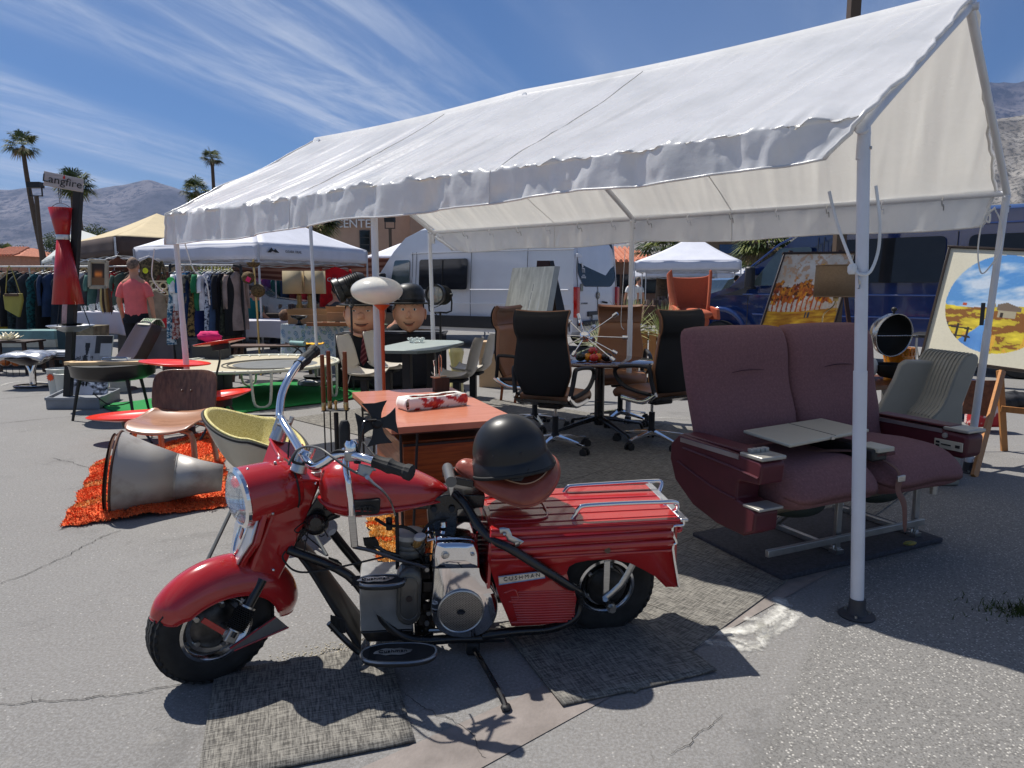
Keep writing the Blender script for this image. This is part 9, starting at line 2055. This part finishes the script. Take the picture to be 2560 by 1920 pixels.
t=thing('folding_table','black folding table with silver legs in front of the navy van','table',(6.1,9.0,0),R(-40)); M().box((0,0,.72),(1.8,.7,.04)).obj('tabletop',blackm,t,bevel=.005)
for s in(-1,1):
 for y in(-.3,.3): M().cyl((s*.8,y,.7),(s*.8,y,0),.014).obj('leg',steel,t)
 M().tube([(s*.8,.3,.1),(s*.8,-.3,.6)],.01,6,0).obj('brace',steel,t)
t=thing('navy_box','dark blue plastic box behind the grey car seats','box',(4.6,7.4,0)); M().box((0,0,.2),(.5,.4,.4)).obj('box_body',mt('navy_plastic',srgb(24,34,66),.5),t,bevel=.02)
t=thing('blue_cloth','blue cloth lying on the ground behind the office chairs','cloth',gp(1466,862)); M().ell((0,0,.04),(.12,.10,.05),None,14,8,lambda q:1+.3*noise.noise(q*4)).obj('cloth',mt('blue_denim',srgb(30,48,96),.85),t,sharp=180)
# posts, palms, buildings
bronze=mt('bronze_post',srgb(84,68,52),.5,var=.06)
q=yp(1815,500,10.9);t=thing('parking_lamp_post','square brown parking-lot lamp post rising behind the canopy','lamp post',(q.x,10.9,0)); M().box((0,0,4),(.15,.15,8)).obj('post',bronze,t,bevel=.008); M().box((0,0,8.05),(.6,.3,.18)).obj('lamp_head',bronze,t)
def shoebox(label,x,ytop,Y,w_):
 a=yp(x,ytop,Y);t=thing('street_lamp',label,'street lamp',(a.x,Y,0)); M().cyl((0,0,0),(0,0,a.z-w_*1.0),w_*.16,n=8).obj('pole',bronze,t); M().box((0,0,a.z-w_*.2),(w_,w_*.6,w_*.42)).obj('lamp_housing',blackm,t)
 for s in(-1,1): M().box((s*w_*.46,0,a.z-w_*.68),(w_*.08,w_*.08,w_*.6)).obj('bracket_bar',blackm,t)
 M().box((0,0,a.z-w_*1.0),(w_,w_*.10,w_*.08)).obj('bracket_bar',blackm,t)
shoebox('square-framed street lamp left of the grey sign, against the mountain',76,394,40,.72); shoebox('square-framed street lamp in front of the pink stucco building',842,470,38,.55)
barkm=mt('palm_bark',srgb(104,88,72),.95,c2=srgb(70,56,46),vs=6,st=(1,1,5),bump=1,bs=10)
pg=[mt('palm_frond_dark',srgb(54,70,36),.6,var=.3,vs=3,transl=.15),mt('palm_frond_olive',srgb(104,112,56),.6,var=.3,vs=3,transl=.15),mt('palm_frond_dry',srgb(130,110,78),.8,var=.3,vs=3)]
def palm(label,x,ycrown,Y,cr,trunk_r,seed,low=False,nf=46,lean=0,skirt=.3):
 a=yp(x,ycrown,Y);rnd=random.Random(seed);t=thing('palm_tree',label,'palm tree',(a.x,Y,0)); H_=a.z
 gx=(yp(x+lean,ycrown,Y).x-a.x)
 P=[V((gx*(1-k)**1.5,0,H_*k)) for k in np.linspace(0,1,8)]
 M().tube(P,[trunk_r*(1.3-.5*k) for k in np.linspace(0,1,8)],10,3).obj('trunk',barkm,t,sharp=180)
 ms=[M(),M(),M()]
 for k in range(nf):
  az=rnd.random()*6.283; e=math.asin(max(-1,min(1,rnd.uniform(-.75,1)))) ; dry=e<-.35
  pl=cr*rnd.uniform(.42,.55); fr=cr*rnd.uniform(.5,.66)
  d=V((math.cos(az)*math.cos(e),math.sin(az)*math.cos(e),math.sin(e)));b=V((0,0,H_-.0))+d*pl*(.6 if dry else 1); sd=V((-math.sin(az),math.cos(az),0)); up=d.cross(sd)
  m=ms[2] if (dry and rnd.random()<skirt*2) else ms[0 if rnd.random()<.6 else 1]
  m.add([V((0,0,H_))-sd*.02,V((0,0,H_))+sd*.02,b+sd*.015,b-sd*.015],[(0,1,2,3)])
  nb=13
  for j in range(nb):
   an=(j/(nb-1)-.5)*R(210); dd=(d*math.cos(an)+sd*math.sin(an)); L=fr*(1-.25*abs(an)/2)*rnd.uniform(.85,1.1); w_=L*.060
   tip=b+dd*L-V((0,0,L*.30+.0)); mid=b+dd*L*.55+up*.02*((-1)**j); ss=(sd*math.cos(an)-d*math.sin(an))*w_
   m.add([b,mid+ss,tip,mid-ss],[(0,1,2,3)])
 for m,mm,nm in zip(ms,pg,('crown','crown','dry_fronds')):
  if m.v: m.obj(nm,mm,t,sharp=180)
palm('very tall thin palm at the far left edge',49,316,60,1.55,.20,1,lean=40,nf=44)
palm('tall thin palm rising above the canopy corner',458,343,66,1.15,.17,2,nf=40)
palm('stocky palm directly behind the grey sign',160,402,38,1.15,.26,3,lean=6,nf=60)
palm('short palm behind the canopy left corner',424,414,58,1.35,.25,4,nf=44)
palm('low palm whose drooping fronds hang left of the CENTER lettering',676,480,40,1.7,.3,5,nf=60)
palm('bushy low palm right of the white van rear',1432,545,32,1.5,.25,6,nf=70)
palm('bushy low palm left of the navy van roof',1648,528,36,1.75,.3,7,nf=80)
palm('low green palm between the peaked tent and the navy van mirror',1625,590,40,1.3,.25,8,nf=50)
palm('tiny distant palm by the tiled roof at the far left',14,545,90,1.4,.3,9,nf=30)
def tree(label,x,y,Y,r,seed,c):
 a=yp(x,y,Y);rnd=random.Random(seed);t=thing('tree',label,'tree',(a.x,Y,0));M().tube([(0,0,0),(.1,0,a.z*.6),(0,0,a.z)],[r*.10,r*.07,r*.04],8,3).obj('trunk',barkm,t)
 m=M()
 for k in range(1400):
  d=V((rnd.gauss(0,1),rnd.gauss(0,1),rnd.gauss(0,.8))).normalized()*r*rnd.uniform(.4,1)*(1+.35*noise.noise(V((k%17,k%11,seed)))); p_=V((0,0,a.z))+d; s=r*.07; u_=V((rnd.gauss(0,1),rnd.gauss(0,1),rnd.gauss(0,1))).normalized()*s; w_=u_.orthogonal().normalized()*s*.5; m.add([p_-u_,p_+w_,p_+u_,p_-w_],[(0,1,2,3)])
 m.obj('crown',mt('tree_leaf_%d'%seed,c,.7,var=.4,vs=1,transl=.1),t,sharp=180)
tree('small round green tree behind the off-white tent',205,515,60,1.3,21,srgb(70,84,44)); tree('small dark tree at the far left by the tiled roof',40,560,80,1.6,22,srgb(60,74,40)); tree('dark green tree left of the pole behind the off-white tent',118,527,70,1.2,23,srgb(64,80,44)); tree('olive tree seen under the white tent behind the second rail',500,600,30,1.6,24,srgb(130,128,60)); tree('yellowish tree beyond the peaked white tent',1555,600,45,1.5,25,srgb(110,116,60))
stucco=mt('pink_stucco',srgb(186,154,132),.9,var=.05,vs=2,bump=.3,bs=6); stucco2=mt('darker_stucco',srgb(168,136,116),.9,var=.05,vs=2); tilem=mt('terracotta',srgb(186,118,92),.85,var=.25,vs=6)  # second stucco tone is darker: side block and arch moulding
bc_=thing('center_building','pink stucco building with raised white CENTER lettering behind the white van','building',(yp(780,560,50).x,50,0))
def bx_(x0,x1,y0,Y,dp,mat,name='wall',z0=0):
 a=yp(x0,y0,Y);b=yp(x1,y0,Y); return M().box(((a.x+b.x)/2-bc_.location.x,Y-50+dp/2,(a.z+z0)/2),(b.x-a.x,dp,a.z-z0)).obj(name,mat,bc_)
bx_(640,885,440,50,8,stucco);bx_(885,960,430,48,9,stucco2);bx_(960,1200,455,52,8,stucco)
a=yp(770,484,49.9); m=M();text(m,'CENTER',.80,V((a.x-bc_.location.x,-.14,a.z)),(1,0,0),(0,0,1),.06); m.obj('lettering',mt('sign_white',srgb(236,234,230),.5),bc_)
a=yp(788,521,49.9); fr_=M().box((a.x-bc_.location.x,-.04,a.z),(.72,.12,1.5)).obj('window',mt('win_frame',srgb(70,68,66),.5),bc_)
for k in range(3): M().box((a.x-bc_.location.x,-.11,a.z-.48+k*.48),(.60,.03,.42)).obj('pane',glassm,fr_)
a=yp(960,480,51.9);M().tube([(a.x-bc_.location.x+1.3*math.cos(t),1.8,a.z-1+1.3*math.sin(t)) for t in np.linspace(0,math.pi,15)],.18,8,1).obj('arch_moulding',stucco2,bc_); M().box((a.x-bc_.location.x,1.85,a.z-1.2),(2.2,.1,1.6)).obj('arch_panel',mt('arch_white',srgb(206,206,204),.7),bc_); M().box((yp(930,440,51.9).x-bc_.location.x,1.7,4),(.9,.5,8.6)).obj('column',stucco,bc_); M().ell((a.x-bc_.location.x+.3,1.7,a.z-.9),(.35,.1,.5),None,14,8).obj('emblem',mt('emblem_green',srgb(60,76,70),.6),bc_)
def house(label,x0,x1,ye,yr,Y,dp,wall,roofm,tiles=True,name='house'):
 a=yp(x0,ye,Y);b=yp(x1,ye,Y);r=yp(x0,yr,Y+dp*.4).z;t=thing(name,label,'building',((a.x+b.x)/2,Y,0));W_=b.x-a.x;e=a.z;ins_=min(dp*.35,W_*.3)
 M().box((0,dp/2,e/2),(W_,dp,e)).obj('wall',wall,t)
 M().loft([[V((-W_/2-.4,-.5,e)),V((W_/2+.4,-.5,e)),V((W_/2+.4,dp+.5,e)),V((-W_/2-.4,dp+.5,e))],[V((-W_/2+ins_,dp*.45,r)),V((W_/2-ins_,dp*.45,r)),V((W_/2-ins_,dp*.55,r)),V((-W_/2+ins_,dp*.55,r))]]).obj('roof',roofm,t,sharp=20)
 if tiles:
  m=M();n=int((W_+.8)/.32)
  for k in range(n):
   x=-W_/2-.4+(k+.5)*.32; f=max(.0,min(1,(ins_-(abs(x)-(W_/2-ins_)))/ins_)) if abs(x)>W_/2-ins_ else 1
   if f>.05: m.cyl((x,-.5,e+.05),(x,-.5+(dp*.45+.5)*f,e+.05+(r-e)*f),.11,n=6)
  m.obj('roof_tiles',roofm,t,kind='stuff')
  for k in range(3): M().box((-W_/2+W_*(k+.5)/3,-.03,e*.55),(1.0,.08,1.1)).obj('window',glassm,t)
 return t
house('low building with a terracotta barrel-tile roof right of the white van',1300,1425,566,536,42,10,mt('brown_wall',srgb(120,92,76),.9),tilem)
house('small house with a terracotta hip roof at the far left edge',-60,42,553,535,70,8,mt('salmon_wall',srgb(190,140,116),.9),tilem)
house('large brown-roofed building rising behind the tan tent',300,520,484,457,62,16,mt('tan_wall',srgb(150,128,100),.9),mt('brown_shingle',srgb(122,98,80),.9,var=.3,vs=2,bump=1,bs=3),False)
ap=thing('apartment_block','weathered tan apartment block with balconies behind the peaked white tent','building',(yp(1590,520,70).x,70,0))
a=yp(1590,478,70).z;M().box((0,4,a/2),(6,8,a)).obj('wall',mt('weathered_tan',srgb(140,124,108),.9,var=.2,vs=1),ap)
for k in range(3):
 z=a-1.0-k*2.0; M().box((0,-.5,z-.5),(6.2,1.2,.8)).obj('balcony',mt('weathered_tan2',srgb(120,106,94),.9,var=.3,vs=1.5),ap); M().box((-.6+k*.5,-.02,z+.35),(3.0,.1,.9)).obj('window',mt('blue_window',srgb(40,80,130),.2),ap)
for i,(x,y,lb,c) in enumerate(((7.2,30.2,'distant draped stall table with maroon cloth right of the van',(110,40,40)),(9.0,33.5,'distant stall table with white goods under far tents',(210,210,210)),(5.4,23.6,'stall table with brown goods under the peaked tent',(96,70,56)),(-5.0,17.0,'dark stall table with crowded goods under the second tent row',(60,52,48)),(-3.0,17.4,'stall table with pale goods behind the seated people',(130,110,90)))):
 clothtable('stall_table',lb,(x,y,0),2.2,.8,.75,.6,mt('stallcloth%d'%i,srgb(*c),.9,var=.1),None,0)
 g=thing('stall_goods','small goods heaped on the '+' '.join(lb.replace('distant ','').split()[:9]),'goods',(x,y,.76))
 m=M();rnd=random.Random(i)
 for k in range(26): m.box((rnd.uniform(-1,1),rnd.uniform(-.3,.3),.08),(.06+.1*rnd.random(),.08,.12+.16*rnd.random()),rz(rnd.random()*3).to_3x3())
 m.obj('goods',mt('goods_%d'%i,srgb(150,130,110),.6,c2=srgb(70,60,70),vs=7),g,kind='stuff')
t=thing('red_canopy_car','dark parked car right of the white van with a red light','car',(7.4,26.5,0),R(20)); M().loft([[V((x,y_,z)) for x,z in pc_] for y_ in(0,.06,1.74,1.8)]).obj('body',mt('dark_car_paint',(.02,.03,.035),.15,coat=1),t,sharp=30); M().box((.0,.3,.85),(.05,.3,.15)).obj('tail_light',mt('tail_red',(0,0,0)),t); vwheel(t,.9,.05,.33);vwheel(t,3.8,.05,.33)
# air
hz2=M().box((0,2600,770),(26000,9400,1546)).obj('haze',bpy.data.materials.new('haze_air'),kind='stuff')
hm2=hz2.data.materials[0];hm2.use_nodes=True;nn_=hm2.node_tree;nn_.nodes.clear();oo=nn_.nodes.new('ShaderNodeOutputMaterial');vv=nn_.nodes.new('ShaderNodeVolumePrincipled');vv.inputs['Density'].default_value=.00005;vv.inputs['Color'].default_value=(.30,.50,1,1);vv.inputs['Anisotropy'].default_value=.2;nn_.links.new(vv.outputs[0],oo.inputs['Volume'])
